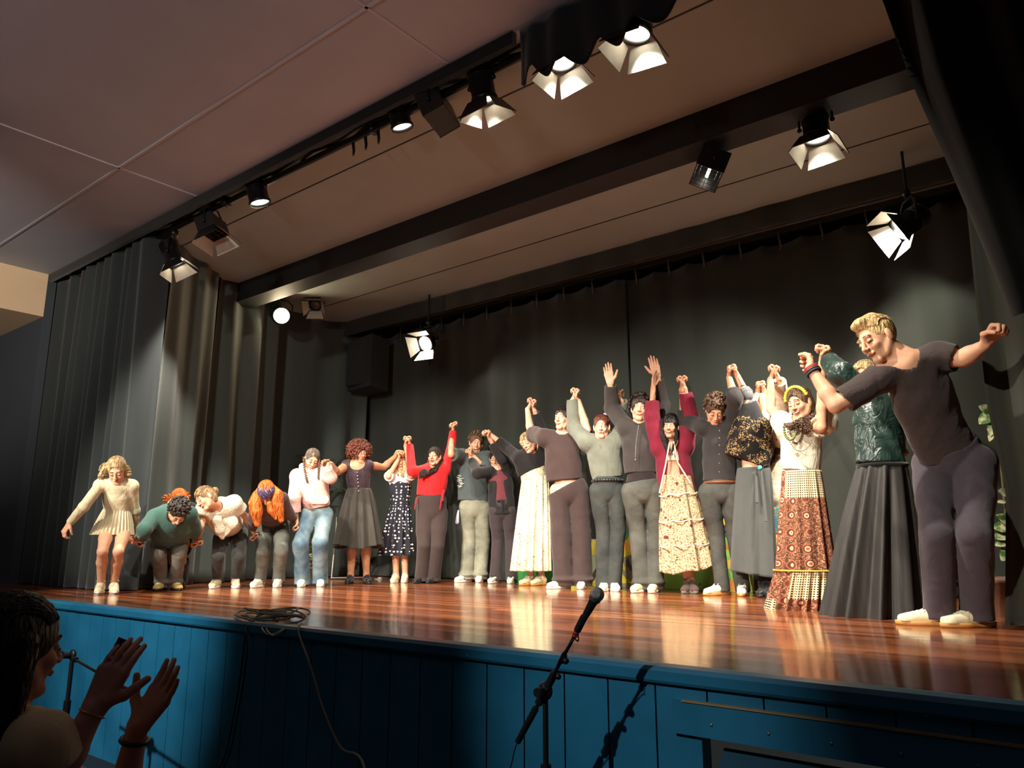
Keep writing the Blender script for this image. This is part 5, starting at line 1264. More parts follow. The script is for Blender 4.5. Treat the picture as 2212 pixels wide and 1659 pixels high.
# -- 9 grey t-shirt
r = person(F9, dict(head=(582, 475, .02), sl=(478, 572), sr=(672, 590), hip=(572, 935), el=(395, 560), er=(648, 672, .16), wl=near(F9, S89, -14, 75, 'C'), wr=near(F9, S910, 40, 42, 'C'), hl=S89, hr=S910,
    kl=(535, 1190), kr=(632, 1190), fl=(487, 1522), fr=(608, 1520), ftl=-42, ftr=-8, look=(4, 10, 10), hipw=.09),
    'person with brown curly fringe in a slate t-shirt and faded grey jeans', dict(build=1.0, skin='light', mouth='smile', hair_c='brown', ))
make_top(F9, r, 't_shirt', fabric('slate_cotton', (72, 80, 80), .9, .06, .2, fold=.5), (.8, .9), (232, 238, 248), hem=(562, 905), loose=.035, neck=.064, neckd=.01, seed=28, amp=.006)
A_ = Acc(); rs = random.Random(3)
for i in range(16): x = 437 + rs.uniform(0, 34); y = 715 + i * 5.8; A_.tube([F9.P(x, y, .12), F9.P(x + 12, y + rs.uniform(-6, 6), .125), F9.P(x + rs.uniform(14, 30), y - 2, .13)], .0035, 4)
A_.build('printed_lettering', plain('print_pale', (200, 200, 190), .8), r)
make_trousers(F9, r, pattern('faded_grey_denim', (104, 104, 90), 'denim', c2=(160, 158, 138)), top=(566, 885), w=(228, 118, 115, 112), seed=29, hemz=.03, amp=.007, brk=1)
make_hair(F9, r, 'curly', 'brown', dict(vol=.022, line=.06), seed=30)
shoes(F9, r, WHITE_SH, SOLE_W, laces=LACE, panel=SHB)

# -- 10 black blazer
r = person(F10, dict(head=(728, 590, .0), sl=(700, 680), sr=(822, 670), hip=(775, 960), el=(590, 700, .2), er=(775, 590, .2), wl=near(F10, S910, 10, 52, 'C'), wr=near(F10, S1011, 22, 50, 'C'), hl=S910, hr=S1011,
    kl=(742, 1190), kr=(840, 1190), fl=(712, 1530), fr=(842, 1532), ftl=-22, ftr=-8, look=(-10, 20, 0), hipw=.08),
    'person in an open black blazer over a maroon top, face tucked behind lifted arms', dict(build=.95, skin='light', eyes='down', mouth='smile', hair_c='dark', hs=.96, ))
M_BLZ = fabric('black_suiting', (34, 32, 33), .85, .06, .2, fold=.5)
def openfront(F, x0, y0, x1, y1, w, d=.12):
    def f(_):
        a, b_ = F.P(x0, y0, d), F.P(x1, y1, d); return [('c', a, b_, w * .45, w, None, 1.0, .006, 's')]
    return f
make_top(F10, r, 'blazer', M_BLZ, (1.75, 1.75), (190, 190, 205), hem=(775, 1005), loose=.022, neck=.066, neckd=.05, seed=31, amp=.005, cut=openfront(F10, 755, 690, 770, 900, .075), kh=24)
make_top(F10, r, 'maroon_top', fabric('maroon_rib', (108, 50, 56), .85, .1, .4), (0, 0), (.135, .125, .14), hem=(768, 905), loose=.0, neck=.075, neckd=.04, seed=32, amp=.002, yoke=.05)
make_trousers(F10, r, fabric('plum_suiting', (62, 52, 54), .9, .05, .2, fold=.4), top=(770, 890), w=(175, 100, 88, 90), seed=33, hemz=.03, amp=.005)
A_ = Acc(); A_.tube([F10.P(740, 905, .1), F10.P(790, 905, .1)], .012, 6); A_.tube([F10.P(770, 905, .12), F10.P(778, 980, .13)], .006, 6); A_.tube([F10.P(775, 905, .12), F10.P(805, 960, .13)], .006, 6); A_.build('waist_tie', M_BLZ, r)
make_hair(F10, r, 'cap', 'black', dict(vol=.008), seed=34)
shoes(F10, r, WHITE_SH, SOLE_W, laces=BLKL, panel=SHB)

# -- 11 cream printed dress
r = person(F11, dict(straight=1, head=(972, 475, .06), sl=(905, 590), sr=(1062, 575), hip=(1005, 880), el=(808, 510), er=(1078, 400), wl=near(F11, S1011, 35, 18, 'C'), wr=near(F11, S1112, 18, 70, 'C'), hl=S1011, hr=S1112,
    kl=(985, 1200), kr=(1060, 1200), fl=(968, 1545), fr=(1050, 1540), ftl=-40, ftr=-36, look=(-26, 14, -16), hipw=.055),
    'person with short fair hair in a long cream printed dress and black cropped top', dict(thigh=.8, build=1.05, skin='fair', mouth='smile', eyes='down', hair_c='blond', ))
M_PRT = pattern('cream_print', (228, 218, 184), 'floral', s=70.0, t=.26, c2=(120, 110, 96), c3=(84, 76, 70), t2=.64, patch=9.0, pt=.5, bs=.6)
M_PRTU = pattern('cream_print_skirt', (228, 218, 184), 'floral', s=70.0, t=.26, c2=(120, 110, 96), c3=(84, 76, 70), t2=.64, patch=9.0, pt=.5, uv=1, bs=.6)
make_skirt(F11, r, M_PRTU, (1025, 720, .0), (990, 1428), (205, .75), (290, .75), 14, .022, 'dress', prof=lambda t: t ** .9, seed=8, rows=60)
make_top(F11, r, 'dress_bodice', M_PRT, (0, 0), (185, 180, 180), hem=(1020, 790), loose=.0, neck=0, cut=scoop(F11, .1, .08), seed=35, amp=.002)
make_top(F11, r, 'cropped_top', fabric('black_jersey', (36, 33, 33), .9, .06, .2, fold=.6), (1.5, 1.85), (.165, .15, .14), hem=(985, 690), hemd=(.35, .2), loose=.022, neck=.06, neckd=.01, seed=36, amp=.006)
make_hair(F11, r, 'cap', 'blond', dict(vol=.012, line=.06), [([(925, 430, .08), (918, 470, .1), (930, 500, .1)], [.018, .02, .01])], seed=37)
shoes(F11, r, CREAM_SH, SOLE_G, laces=LACE)

# -- 12 plum t-shirt man
r = person(F12, dict(head=(284, 492, .02), sl=(165, 608), sr=(382, 622), hip=(318, 930), el=(78, 580), er=(440, 560), wl=near(F12, S1112, -34, 62, 'C'), wr=near(F12, S1213, 22, 55, 'D'), hl=S1112, hr=S1213,
    kl=(272, 1215), kr=(400, 1215), fl=(258, 1578), fr=(405, 1582), ftl=-52, ftr=-6, look=(-30, -6, 0), hipw=.1),
    'person with short dark hair in a cropped plum-grey t-shirt and wide matching trousers', dict(build=1.05, skin='fair', mouth='smile', hair_c='dark', ))
M_PLG = fabric('plum_grey_cotton', (70, 54, 52), .9, .06, .2, fold=.5)
make_top(F12, r, 't_shirt', M_PLG, (.75, .75), (232, 240, 250), hem=(298, 880), loose=.035, neck=.066, neckd=.01, seed=38, amp=.007)
make_trousers(F12, r, fabric('plum_grey_suiting', (68, 54, 52), .9, .05, .15, fold=.35), top=(310, 915), w=(250, 132, 135, 135), seed=39, hemz=.03, amp=.007, brk=1)
make_hair(F12, r, 'short', 'dark', dict(vol=.016, line=.062), seed=40)
shoes(F12, r, WHITE_SH, SOLE_W)

# -- 13 grey jumper
r = person(F13, dict(head=(532, 540, .03), sl=(440, 640), sr=(622, 630), hip=(570, 930), el=(358, 545), er=(685, 510), wl=near(F13, S1213, -16, 48, 'D'), wr=(660, 375, .0), hl=S1213, hr=(640, 325, -.05),
    kl=(545, 1210), kr=(638, 1210), fl=(550, 1592), fr=(612, 1594), ftl=-8, ftr=12, look=(-6, 4, 0), hipw=.085),
    'person with red hair in a pale blue scrunchie, grey knitted jumper and dark jeans', dict(build=1.05, skin='fair', mouth='closed', hair_c='auburn', ))
make_top(F13, r, 'jumper', fabric('grey_knit', (112, 114, 102), .95, .14, 1.6, wscale=120, fold=.7), (1.95, 1.9), (215, 208, 200), hem=(572, 868), loose=.032, neck=.064, neckd=.012, seed=41, amp=.007)
make_trousers(F13, r, pattern('dark_denim', (46, 50, 50), 'denim', c2=(76, 78, 74)), top=(570, 860), w=(205, 104, 100, 125), seed=42, hemz=.008, amp=.006)
A_ = Acc(); c = F13.P(570, 885, .0); A_.tube([c + F13.r * .145 * math.cos(a) + F13.u * .112 * math.sin(a) for a in np.linspace(0, 2 * math.pi, 33)], .018, 8, caps=False); b_ = A_.build('belt', BLACK_SH, r)
A_ = Acc()
for k in range(9): A_.sphere(c + F13.r * (-.11 + .027 * k) + F13.u * (.134 - .5 * abs(-.11 + .027 * k) ** 2 * 4), .0085, 0, 8, 5)
A_.build('belt_studs', STEEL, r)
make_hair(F13, r, 'cap', 'auburn', dict(vol=.006, line=.066, bun=(.03, .1, -.09, .035)), seed=43)
Qf = Field(.008); c = F13.P(572, 470, -.02)
for a in np.linspace(0, 2 * math.pi, 12)[:-1]: Qf.ell(c + F13.r * .042 * math.cos(a) + (UP * .8 + F13.u * .6) * .026 * math.sin(a), [.02, .018, .016])
V_, F_ = Qf.mesh(.005); A_ = Acc(); A_.add(V_, F_, 0); A_.build('scrunchie', fabric('pale_blue_satin', (190, 196, 226), .5), r)
A_ = Acc(); A_.sphere(F13.J['head'] + F13.J['H'][0] * .082 - F13.J['H'][1] * .045, .008, 0, 8, 6); A_.sphere(F13.P(518, 655, .14), .007, 0, 8, 6); A_.build('jewellery', GOLD, r)
shoes(F13, r, WHITE_SH, SOLE_W)

# -- 14 curly hair, open hands
r = person(F14, dict(head=(778, 425, .0), sl=(690, 545, -.02), sr=(852, 545, -.02), hip=(798, 930), el=(598, 420), er=(918, 400), wl=(588, 262, -.04), wr=(888, 215, .0), hl=(576, 190, -.04), hr=(868, 140, .0),
    kl=(765, 1215), kr=(880, 1215), fl=(775, 1602), fr=(865, 1606), ftl=-26, ftr=-10, look=(-4, 0, 6), hipw=.1),
    'person with dark curly hair, both open hands raised high, charcoal zip jacket', dict(build=1.08, skin='fair', mouth='smile', hair_c='dark', curl=.12, pnl=(0, 1, 0), pnr=(0, 1, 0), thl=(1, 0, .2), thr=(-1, 0, .2), hands=1.08))
M_CHJ = fabric('charcoal_fleece', (58, 52, 50), .9, .06, .2, fold=.5)
make_top(F14, r, 'jacket', M_CHJ, (1.85, 1.8), (228, 218, 215), hem=(782, 835), loose=.028, neck=.062, neckd=.01, seed=44, amp=.006)
make_top(F14, r, 'under_shirt', fabric('dark_rib', (40, 30, 32), .9), (0, 0), (.10, .11, .15), hem=(785, 895), loose=0, neck=.07, seed=45, amp=0, yoke=.04)
A_ = Acc(); A_.tube([F14.P(768, 530, .16), F14.P(752, 640, .185), F14.P(748, 755, .185)], .003, 5); A_.box(F14.P(748, 752, .188), (.008, .008, .03)); A_.build('zip', STEEL, r)
make_trousers(F14, r, pattern('washed_black_denim', (66, 66, 62), 'denim', c2=(96, 96, 88)), top=(790, 885), w=(230, 128, 125, 122), seed=46, hemz=.025, amp=.007, brk=1)
make_hair(F14, r, 'curly', 'dark', dict(vol=.03, line=.052), seed=47)
shoes(F14, r, CREAM_SH, SOLE_W, laces=LACE)

# -- 15 maroon jacket
r = person(F15, dict(straight=1, head=(197, 520, .05), sl=(125, 650), sr=(285, 640), hip=(225, 880), el=(82, 460), er=(318, 455), wl=(88, 278, .05), wr=near(F15, S1516, 15, 55, 'E'), hl=(92, 215, .05), hr=S1516,
    kl=(265, 1200), kr=(325, 1200), fl=(300, 1556), fr=(335, 1550), ftl=-14, ftr=10, look=(-12, 2, 4), hipw=.055),
    'person in an open maroon bomber jacket and cream patterned skirt, long black hair', dict(thigh=.8, build=.9, skin='light', mouth='grin', hair_c='black', curll=.18, pnl=(.9, .3, 0), thl=(1, .3, 0)))
make_top(F15, r, 'bomber_jacket', fabric('maroon_bomber', (122, 26, 48), .8, .06, .15, fold=.6), (1.45, 1.75), (225, 235, 250), hem=(235, 905), hemd=(-.25, 0), loose=.034, neck=.07, neckd=.05, seed=48, amp=.007, cut=openfront(F15, 205, 640, 212, 900, .105, .11))
for x0, y0, x1, y1, x2, y2 in ((190, 620, 165, 760, 128, 930), (215, 610, 240, 740, 320, 870)):
    A_ = Acc(); A_.tube([F15.P(x0, y0, .15), F15.P(x1, y1, .16), F15.P(x2, y2, .15)], .0085, 6); A_.build('striped_trim', plain('trim_cream', (214, 196, 180), .8), r)
make_top(F15, r, 'crop_top', fabric('white_lace', (226, 214, 196), .8, .05, .8, wscale=80), (0, 0), (.125, .115, .12), hem=(208, 735), loose=0, neck=0, cut=scoop(F15, .07, .05), seed=49, amp=0)
M_FLR = pattern('paisley_skirt', (208, 186, 146), 'floral', s=75.0, t=.36, c2=(150, 96, 76), c3=(96, 64, 56), t2=.6, big=11.0, c4=(112, 52, 46), uv=1)
make_skirt(F15, r, M_FLR, (228, 820, .02), (300, 1395), (200, .75), (320, .75), 9, .03, prof=lambda t: t ** .8, hemf=lambda th: -.035 * math.cos(th) * -1 - .03 * math.sin(th) + .01 * math.sin(5 * th), rows=60)
for k, (t_) in enumerate((.22, .5, .76)):
    A_ = Acc(); a0 = F15.P(228, 820, .02); b0 = F15.P(300, 1395); c = a0 + (b0 - a0) * t_; ra = F15.m((200,))[0] * (1 - t_ ** .8) + F15.m((320,))[0] * t_ ** .8 + .012 + .008 * t_; rb = (ra - .01) * .75 + .012
    A_.tube([c + F15.r * ra * math.cos(a) + F15.u * rb * math.sin(a) + UP * (.015 * math.cos(a) + .008 * math.sin(7 * a)) for a in np.linspace(-.3, math.pi + .3, 40)], .0065, 5); A_.build('ribbon_trim', plain('ribbon_cream', (244, 236, 214), .7), r)
make_hair(F15, r, 'cap', 'black', dict(vol=.012, line=.06, bangs=1), [([(150, 480, .04), (145, 560, .06), (165, 620, .1), (180, 690, .14)], [.028, .032, .028, .01]), ([(240, 470, .02), (262, 540, .02), (255, 600, .06)], [.032, .042, .015]), ([(235, 540, .1), (225, 610, .14), (200, 690, .16)], [.016, .018, .006])], seed=50)
A_ = Acc(); A_.sphere(F15.P(206, 690, .17), .011, 0, 8, 6); A_.tube([F15.P(180, 625, .12), F15.P(205, 690, .17), F15.P(222, 630, .12)], .0015, 4); A_.build('pendant_necklace', STEEL, r)
shoes(F15, r, fabric('boot_brown', (84, 62, 54), .8, .25, .4), fabric('boot_sole_grey', (110, 108, 92), .8), high=.035, laces=plain('lace_brown', (120, 90, 80), .8))

# -- 16 black shirt man
r = person(F16, dict(head=(472, 418, .10), sl=(395, 525), sr=(590, 505), hip=(505, 900), el=(285, 480), er=(592, 345), wl=near(F16, S1516, -4, 62, 'E'), wr=near(F16, S1617, -12, 72, 'E'), hl=S1516, hr=S1617,
    kl=(480, 1190), kr=(592, 1190), fl=(485, 1566), fr=(642, 1578), ftl=-50, ftr=-4, look=(4, 42, 6), hipw=.095),
    'person with tousled brown hair in a black button shirt, head bowed, dark jeans', dict(build=1.02, skin='light', eyes='down', mouth='smile', hair_c='brown', ))
make_top(F16, r, 'shirt', fabric('black_shirt', (46, 42, 42), .8, .06, .15, fold=.5), (1.3, 1.25), (215, 215, 228), hem=(500, 855), loose=.022, neck=.062, neckd=.02, seed=51, amp=.006)
A_ = Acc()
for y in (545, 590, 635, 690, 745, 800): A_.sphere(F16.P(497, y, .155), .006, 0, 6, 5)
A_.build('shirt_buttons', plain('button_grey', (120, 116, 110), .4), r)
A_ = Acc(); c = F16.P(505, 866); A_.tube([c + F16.r * .143 * math.cos(a) + F16.u * .11 * math.sin(a) for a in np.linspace(0, 6.283, 33)], .015, 6, caps=False); A_.build('belt', plain('leather_brown', (110, 60, 36), .5), r)
make_trousers(F16, r, pattern('charcoal_denim', (58, 58, 56), 'denim', c2=(84, 84, 78)), top=(505, 850), w=(215, 118, 105, 102), seed=52, hemz=.03, amp=.006)
make_hair(F16, r, 'curly', 'brown', dict(vol=.026, line=.06), seed=53)
band_at(F16, r, 'bracelet', plain('bracelet_red', (150, 60, 60), .6), 'l', .93, .03, .003)
shoes(F16, r, WHITE_SH, SOLE_G, laces=LACE)

# -- 17 embroidered waistcoat
r = person(F17, dict(straight=1, head=(702, 445, -.12), sl=(655, 520), sr=(745, 530), hip=(712, 860), el=(668, 330, .0), er=(690, 405, .0), wl=near(F17, S1617, 40, 62, 'E'), wr=near(F17, S1718, -18, 62, 'E'), hl=S1617, hr=S1718,
    kl=(680, 1200), kr=(760, 1200), fl=(772, 1588), fr=(806, 1590), ftl=-14, ftr=-4, look=(0, 14, 0), hipw=.055),
    'person in a gold-embroidered black waistcoat and long slate wrap skirt, tattooed forearm raised', dict(thigh=.8, build=.95, skin='light', mouth='smile', hair_c='orange', ))
M_EMB = pattern('gold_embroidery', (22, 20, 20), 'floral', s=60.0, t=.22, c2=(196, 160, 104), c3=(168, 132, 84), t2=.57, patch=14.0, pt=.45)
make_top(F17, r, 'black_shirt', fabric('black_cotton', (40, 39, 42), .85), (.95, 1.0), (165, 150, 150), hem=(690, 690), loose=.024, neck=.06, seed=54, amp=.005)
make_top(F17, r, 'waistcoat', M_EMB, (.12, .12), (.19, .19, .2), hem=(665, 735), hemd=(-.2, 0), loose=.03, neck=.075, neckd=.05, seed=55, amp=.004, cut=openfront(F17, 650, 600, 655, 760, .055, .15), q=.75)
for s in 'lr':
    E_ = F17.J['e' + s]; d_ = nrm(F17.J['w' + s] - E_); q1 = nrm(np.cross(d_, F17.r)); q2 = np.cross(d_, q1); A_ = Acc()
    A_.tube([E_ + d_ * .03 + (q1 * math.cos(a) + q2 * math.sin(a)) * .05 for a in np.linspace(0, 2 * math.pi, 21)], .017, 8, caps=False); A_.build('rolled_cuff', fabric('cuff_grey', (104, 104, 106), .85), r)
    E_, S_ = F17.J['e' + s], F17.J['s' + s]; Wr = F17.J['w' + s]; d = nrm(Wr - E_) ; Qf = Field(.01); Qf.cone(E_ + d * .01, E_ + d * .05, .062, .058); Qf.cone(E_ + d * .03, E_ + d * .1, .05, .05, k=.004, op='s'); V_, F_ = Qf.mesh(.005, disp=folds(5, .003, 60, 60)); A_ = Acc(); A_.add(V_, F_, 0); A_.build('rolled_cuff', fabric('cuff_grey', (104, 104, 106), .85), r)
M_SLT = fabric('slate_linen', (76, 78, 76), .9, .06, .3, fold=.35, fscale=(18, 18, 1.5))
make_skirt(F17, r, M_SLT, (708, 775), (708, 1432), (215, .75), (285, .75), 7, .02, 'wrap_skirt', prof=lambda t: t ** .6, rows=50, hemf=lambda th: .03 * math.cos(th) * -1)
for x0, y0, x1, y1 in ((722, 790, 730, 990), (755, 785, 785, 1105)):
    A_ = Acc(); A_.tube([F17.P(x0, y0, .13), F17.P((x0 + x1) / 2, (y0 + y1) / 2, .17), F17.P(x1, y1, .2)], [.011, .013, .014], 6); A_.build('wrap_tie', M_SLT, r)
A_ = Acc(); A_.sphere(F17.P(748, 772, .15), .02, 0, 10, 6); A_.build('brooch', plain('brooch_green', (90, 220, 190), .15), r)
A_ = Acc(); E_, Wr = F17.J['el'], F17.J['wl']; d = nrm(Wr - E_); c = E_ + d * .1 + F17.u * .036; e1 = nrm(np.cross(F17.u, d))
for a in np.linspace(-1.6, 1.6, 7): v = d * math.cos(a) + e1 * math.sin(a); A_.tube([c, c + v * .014 - F17.u * .001, c + v * .026 - F17.u * .005], [.002, .0028, .0006], 4)
A_.tube([c, c + d * .05 - F17.u * .003, c + d * .1 - F17.u * .007], [.0025, .0016, .001], 4); A_.build('tattoo', plain('tattoo_ink', (50, 60, 62), .7), r)
make_hair(F17, r, 'cap', 'orange', dict(vol=.012), seed=56)
make_trousers(F17, r, fabric('black_leggings', (20, 20, 22)), w=(.12, .08, .055, .048), seed=57, hemz=.08, amp=.002)
shoes(F17, r, BLACK_SH, SOLE_K, high=.04, laces=BLKL)

# -- 18 long fair-brown hair, white floral blouse
r = person(F18, dict(straight=1, head=(812, 545, .05), sl=(775, 670), sr=(870, 660), hip=(848, 960), el=(755, 480), er=(890, 430), wl=near(F18, S1718, 28, 58, 'E'), wr=near(F18, S1819, 32, 62, 'E'), hl=S1718, hr=S1819,
    kl=(835, 1250), kr=(880, 1250), fl=(845, 1575), fr=(885, 1575), look=(-14, 8, -10), hipw=.055),
    'person with a flower headband and long wavy hair, laughing behind the patchwork skirt', dict(thigh=.8, build=.85, skin='light', eyes='down', mouth='grin', hair_c='brown', ))
M_WFL = pattern('white_floral', (236, 226, 198), 'floral', s=38.0, t=.16, c2=(170, 140, 90), c3=(196, 120, 90), t2=.69)
make_top(F18, r, 'blouse', M_WFL, (1.9, 1.9), (150, 130, 140), hem=(855, 1040), loose=.026, neck=.07, neckd=.03, seed=58, amp=.006, yoke=.05)
make_skirt(F18, r, pattern('tiered_skirt', (230, 210, 160), 'bands', uv=1, z0=0.0, z1=-1.0, stops=[(0, (40, 150, 170)), (.22, (180, 40, 50)), (.24, (236, 214, 150)), (.52, (190, 40, 60)), (.54, (226, 190, 160)), (.8, (196, 60, 90))], c3=(214, 150, 70)), (855, 1020), (872, 1600), (180, .75), (230, .75), 10, .012, 'tiered_skirt')
make_hair(F18, r, 'cap', 'brown', dict(vol=.012, line=.066), [([(770, 560, .08), (775, 660, .12), (790, 750, .14), (800, 840, .14)], [.022, .032, .032, .012]), ([(860, 540, .05), (870, 620, .08), (850, 700, .12), (815, 760, .13)], [.03, .035, .03, .014])], seed=59, )
A_ = Acc(); H_, hd = F18.J['H'], F18.J['head']; hp_ = lambda a, c, e: hd + H_[0] * a + H_[1] * c + H_[2] * e
A_.tube([hp_(.092 * math.sin(a), .062, -.01 + .1 * math.cos(a)) for a in np.linspace(-1.6, 1.6, 17)], .008, 6)
for a in np.linspace(-1.2, 1.2, 6):
    for q in range(5): A_.sphere(hp_(.096 * math.sin(a) + .013 * math.cos(q * 1.26), .062 + .013 * math.sin(q * 1.26), -.008 + .104 * math.cos(a)), .0085, 0, 6, 5)
A_.build('flower_headband', plain('flower_pink', (222, 180, 160), .8), r)
shoes(F18, r, BLACK_SH, SOLE_K)

# -- 19 patchwork skirt
r = person(F19, dict(straight=1, head=(243, 475, .03), sl=(178, 590, .02), sr=(318, 585), hip=(248, 850), el=(102, 500), er=(348, 590, .16), wl=near(F19, S1819, -22, 62, 'E'), wr=near(F19, S1920, -6, 62, 'F'), hl=S1819, hr=S1920,
    kl=(215, 1150), kr=(310, 1150), fl=(220, 1468), fr=(300, 1468), look=(-34, 12, -8), hipw=.055),
    'person in a white puff-sleeved blouse, yellow hairband and long brown patchwork skirt', dict(thigh=.8, build=1.0, skin='light', eyes='down', mouth='grin', hair_c='dark', ))
M_WBL = fabric('white_blouse', (224, 216, 192), .85, .04, .6, wscale=120, fold=.8, fscale=(26, 26, 8))
make_top(F19, r, 'blouse', M_WBL, (.3, .45), (195, 200, 200), hem=(248, 798), loose=.02, neck=.078, neckd=.04, seed=60, amp=.005, puff=1.15)
Qf = Field(.02); Qf.ell(F19.P(372, 560, .06), [.075, .075, .095]); Qf.cone(F19.P(345, 500, .08), F19.P(348, 640, .08), .03, .036, k=.01, op='s'); V_, F_ = Qf.mesh(.006, disp=folds(7, .006, 90, 30)); A_ = Acc(); A_.add(V_, F_, 0); A_.build('puff_sleeve', M_WBL, r)
make_skirt(F19, r, pattern('patchwork_skirt', (110, 70, 50), 'patchwork', uv=1), (250, 800), (270, 1282), (205, .75), (300, .75), 14, .012, 'patchwork_skirt', seed=11, rows=50)
make_skirt(F19, r, MATS['patchwork_skirt'], (270, 1278), (245, 1482), (305, .75), (335, .78), 22, .024, 'skirt_flounce', seed=12, rows=24)
A_ = Acc(); c = F19.P(270, 1282); A_.tube([c + F19.r * (F19.m((308,))[0] + .012) * math.cos(a) + F19.u * (F19.m((308,))[0] * .75 + .012) * math.sin(a) for a in np.linspace(0, 6.283, 60)], .007, 6, caps=False); A_.build('yellow_braid_trim', plain('yellow_braid', (214, 180, 70), .7), r)
make_hair(F19, r, 'cap', 'brown', dict(vol=.008, line=.068, fw=.07, curls=16), [([(300, 500, -.02), (290, 550, .06), (245, 570, .13), (200, 590, .15), (168, 575, .15)], [.02, .027, .025, .024, .012]), ([(290, 550, .08), (270, 590, .12), (245, 600, .15)], [.026, .03, .02])], seed=61, )
A_ = Acc(); H_, hd = F19.J['H'], F19.J['head']
for k, a in enumerate(np.linspace(-1.35, 1.35, 15)):
    A_.sphere(hd + H_[0] * .09 * math.sin(a) + H_[1] * (.03 + .098 * math.cos(a)) + H_[2] * .03, [.014, .01, .012], 0, 8, 5)
A_.build('hairband', plain('hairband_yellow', (216, 200, 60), .5), r)
A_ = Acc(); 
for k in range(26):
    a = k / 25 * math.pi; A_.sphere(F19.P(245 - 62 * math.cos(a) + 0, 600 + 105 * math.sin(a), .15 + .02 * math.sin(a)), .005, 0, 6, 4)
for k in range(16):
    a = k / 15 * math.pi; A_.sphere(F19.P(195 - 30 * math.cos(a), 590 + 60 * math.sin(a), .165 + .01 * math.sin(a)), .01, 1, 6, 4)
A_.build('bead_necklaces', [plain('bead_grey', (120, 116, 96), .4), plain('bead_green', (110, 116, 62), .4)], r)
band_at(F19, r, 'bracelet', plain('bracelet_pale', (200, 180, 170), .5), 'l', .92, .028, .003)
shoes(F19, r, BLACK_SH, SOLE_K)

# -- 20 green satin jacket, full black skirt
r = person(F20, dict(straight=1, head=(560, 355, -.12), sl=(545, 420, -.04), sr=(690, 430, -.06), hip=(640, 810), el=(440, 330, .02), er=(770, 520, -.1), wl=near(F20, S1920, 22, 45, 'F') if True else None, wr=(740, 640, -.12), hl=S1920, hr=(730, 690, -.12),
    kl=(600, 1150), kr=(660, 1150), fl=(560, 1495), fr=(640, 1495), look=(-20, 0, 0), hipw=.055),
    'person in a dark green satin jacket and floor-length gathered black skirt, face hidden', dict(thigh=.8, build=1.0, skin='light', mouth='smile', hair_c='blond', ))
m, nt, b = newmat('green_satin'); b.inputs['Roughness'].default_value = .34; n1 = N(nt, 'ShaderNodeTexNoise', Scale=1.0, Detail=3.0, Distortion=1.6); nt.links.new(coords(nt, scale=(12, 12, 10)), n1.inputs['Vector']); nt.links.new(ramp(nt, n1.outputs[0], [(.3, lin((22, 38, 34))), (.7, lin((44, 66, 58)))]), b.inputs['Base Color']); bump(nt, b, n1.outputs[0], .5, .03); M_SAT = m
make_top(F20, r, 'satin_jacket', M_SAT, (1.8, 1.6), (250, 240, 270), hem=(630, 768), loose=.034, neck=.06, seed=62, amp=.01, kh=44)
make_top(F20, r, 'blue_shirt', fabric('grey_blue_cotton', (88, 104, 104), .85), (0, 0), (.07, .08, .115), hem=(600, 720), loose=0, neck=.07, seed=63, amp=.002)
m, nt, b = newmat('black_satin'); b.inputs['Roughness'].default_value = .6; b.inputs['Base Color'].default_value = (*lin((44, 40, 38)), 1); n1 = N(nt, 'ShaderNodeTexNoise', Scale=1.0, Detail=3.0); nt.links.new(coords(nt, scale=(22, 22, 2)), n1.inputs['Vector']); nt.links.new(ramp(nt, n1.outputs[0], [(.3, lin((36, 33, 32))), (.7, lin((50, 46, 43)))]), b.inputs['Base Color']); bump(nt, b, n1.outputs[0], .25, .02); M_BSAT = m
make_skirt(F20, r, M_BSAT, (640, 770), (600, 1515), (250, .75), (490, .75), 11, .035, 'gathered_skirt', prof=lambda t: t ** .85, seed=13, rows=60, seg=260)
A_ = Acc(); c = F20.P(640, 775); A_.tube([c + F20.r * .142 * math.cos(a) + F20.u * .108 * math.sin(a) for a in np.linspace(0, 6.283, 33)], .014, 6, caps=False); A_.build('waistband', M_CURTK, r)
make_hair(F20, r, 'cap', 'blond', dict(vol=.012), seed=64)
shoes(F20, r, BLACK_SH, SOLE_K)

# -- 21 man leaning forward at the right
r = person(F21, dict(head=(618, 165, .30), sl=(640, 345, .30), sr=(915, 245, .20), hip=(985, 745, -.10), el=(415, 485), er=(1030, 258, .24), wl=near(F21, S2021, -6, 70, 'F') if False else (292, 300, .30), wr=(1140, 190, .30), hl=S2021, hr=(1185, 125, .34),
    kl=(905, 1110), kr=(1090, 1110), fl=(868, 1546), fr=(1062, 1572), ftl=-78, ftr=-52, look=(-46, 20, -12), hipw=.1, hipyaw=-10),
    'tall person with swept-back fair hair in a dark t-shirt and navy trousers, leaning forward, right', dict(build=1.14, skin='light', eyes='down', mouth='closed', hair_c='sand', hands=1.1, hs=1.04, thr=(-1, 0, -.4), curlr=1.5, pnr=(-.3, -.1, -1), neck=1.15, vf=.0038))
make_top(F21, r, 't_shirt', fabric('washed_black_cotton', (58, 48, 46), .9, .08, .15, fold=.6, fscale=(12, 12, 12)), (.72, .5), (345, 320, 325), hem=(947, 716, -.06), loose=.022, neck=.066, neckd=.02, seed=65, amp=.009, kh=30, kv=30)
make_trousers(F21, r, fabric('navy_twill', (66, 58, 66), .9, .08, .3, fold=.6, fscale=(8, 8, 7)), top=(955, 676, -.06), w=(350, 200, 190, 175), seed=66, hemz=.035, amp=.008, q=.78)
make_hair(F21, r, 'short', 'sand', dict(vol=.005, line=.08, quiff=1, hs=1.04, fly=200), seed=67)
band_at(F21, r, 'bracelet', plain('bracelet_brightred', (196, 50, 44), .6), 'l', .97, .038, .004, 2); band_at(F21, r, 'beaded_bracelet', plain('bracelet_dark', (60, 60, 74), .6), 'l', .90, .039, .006, 2)
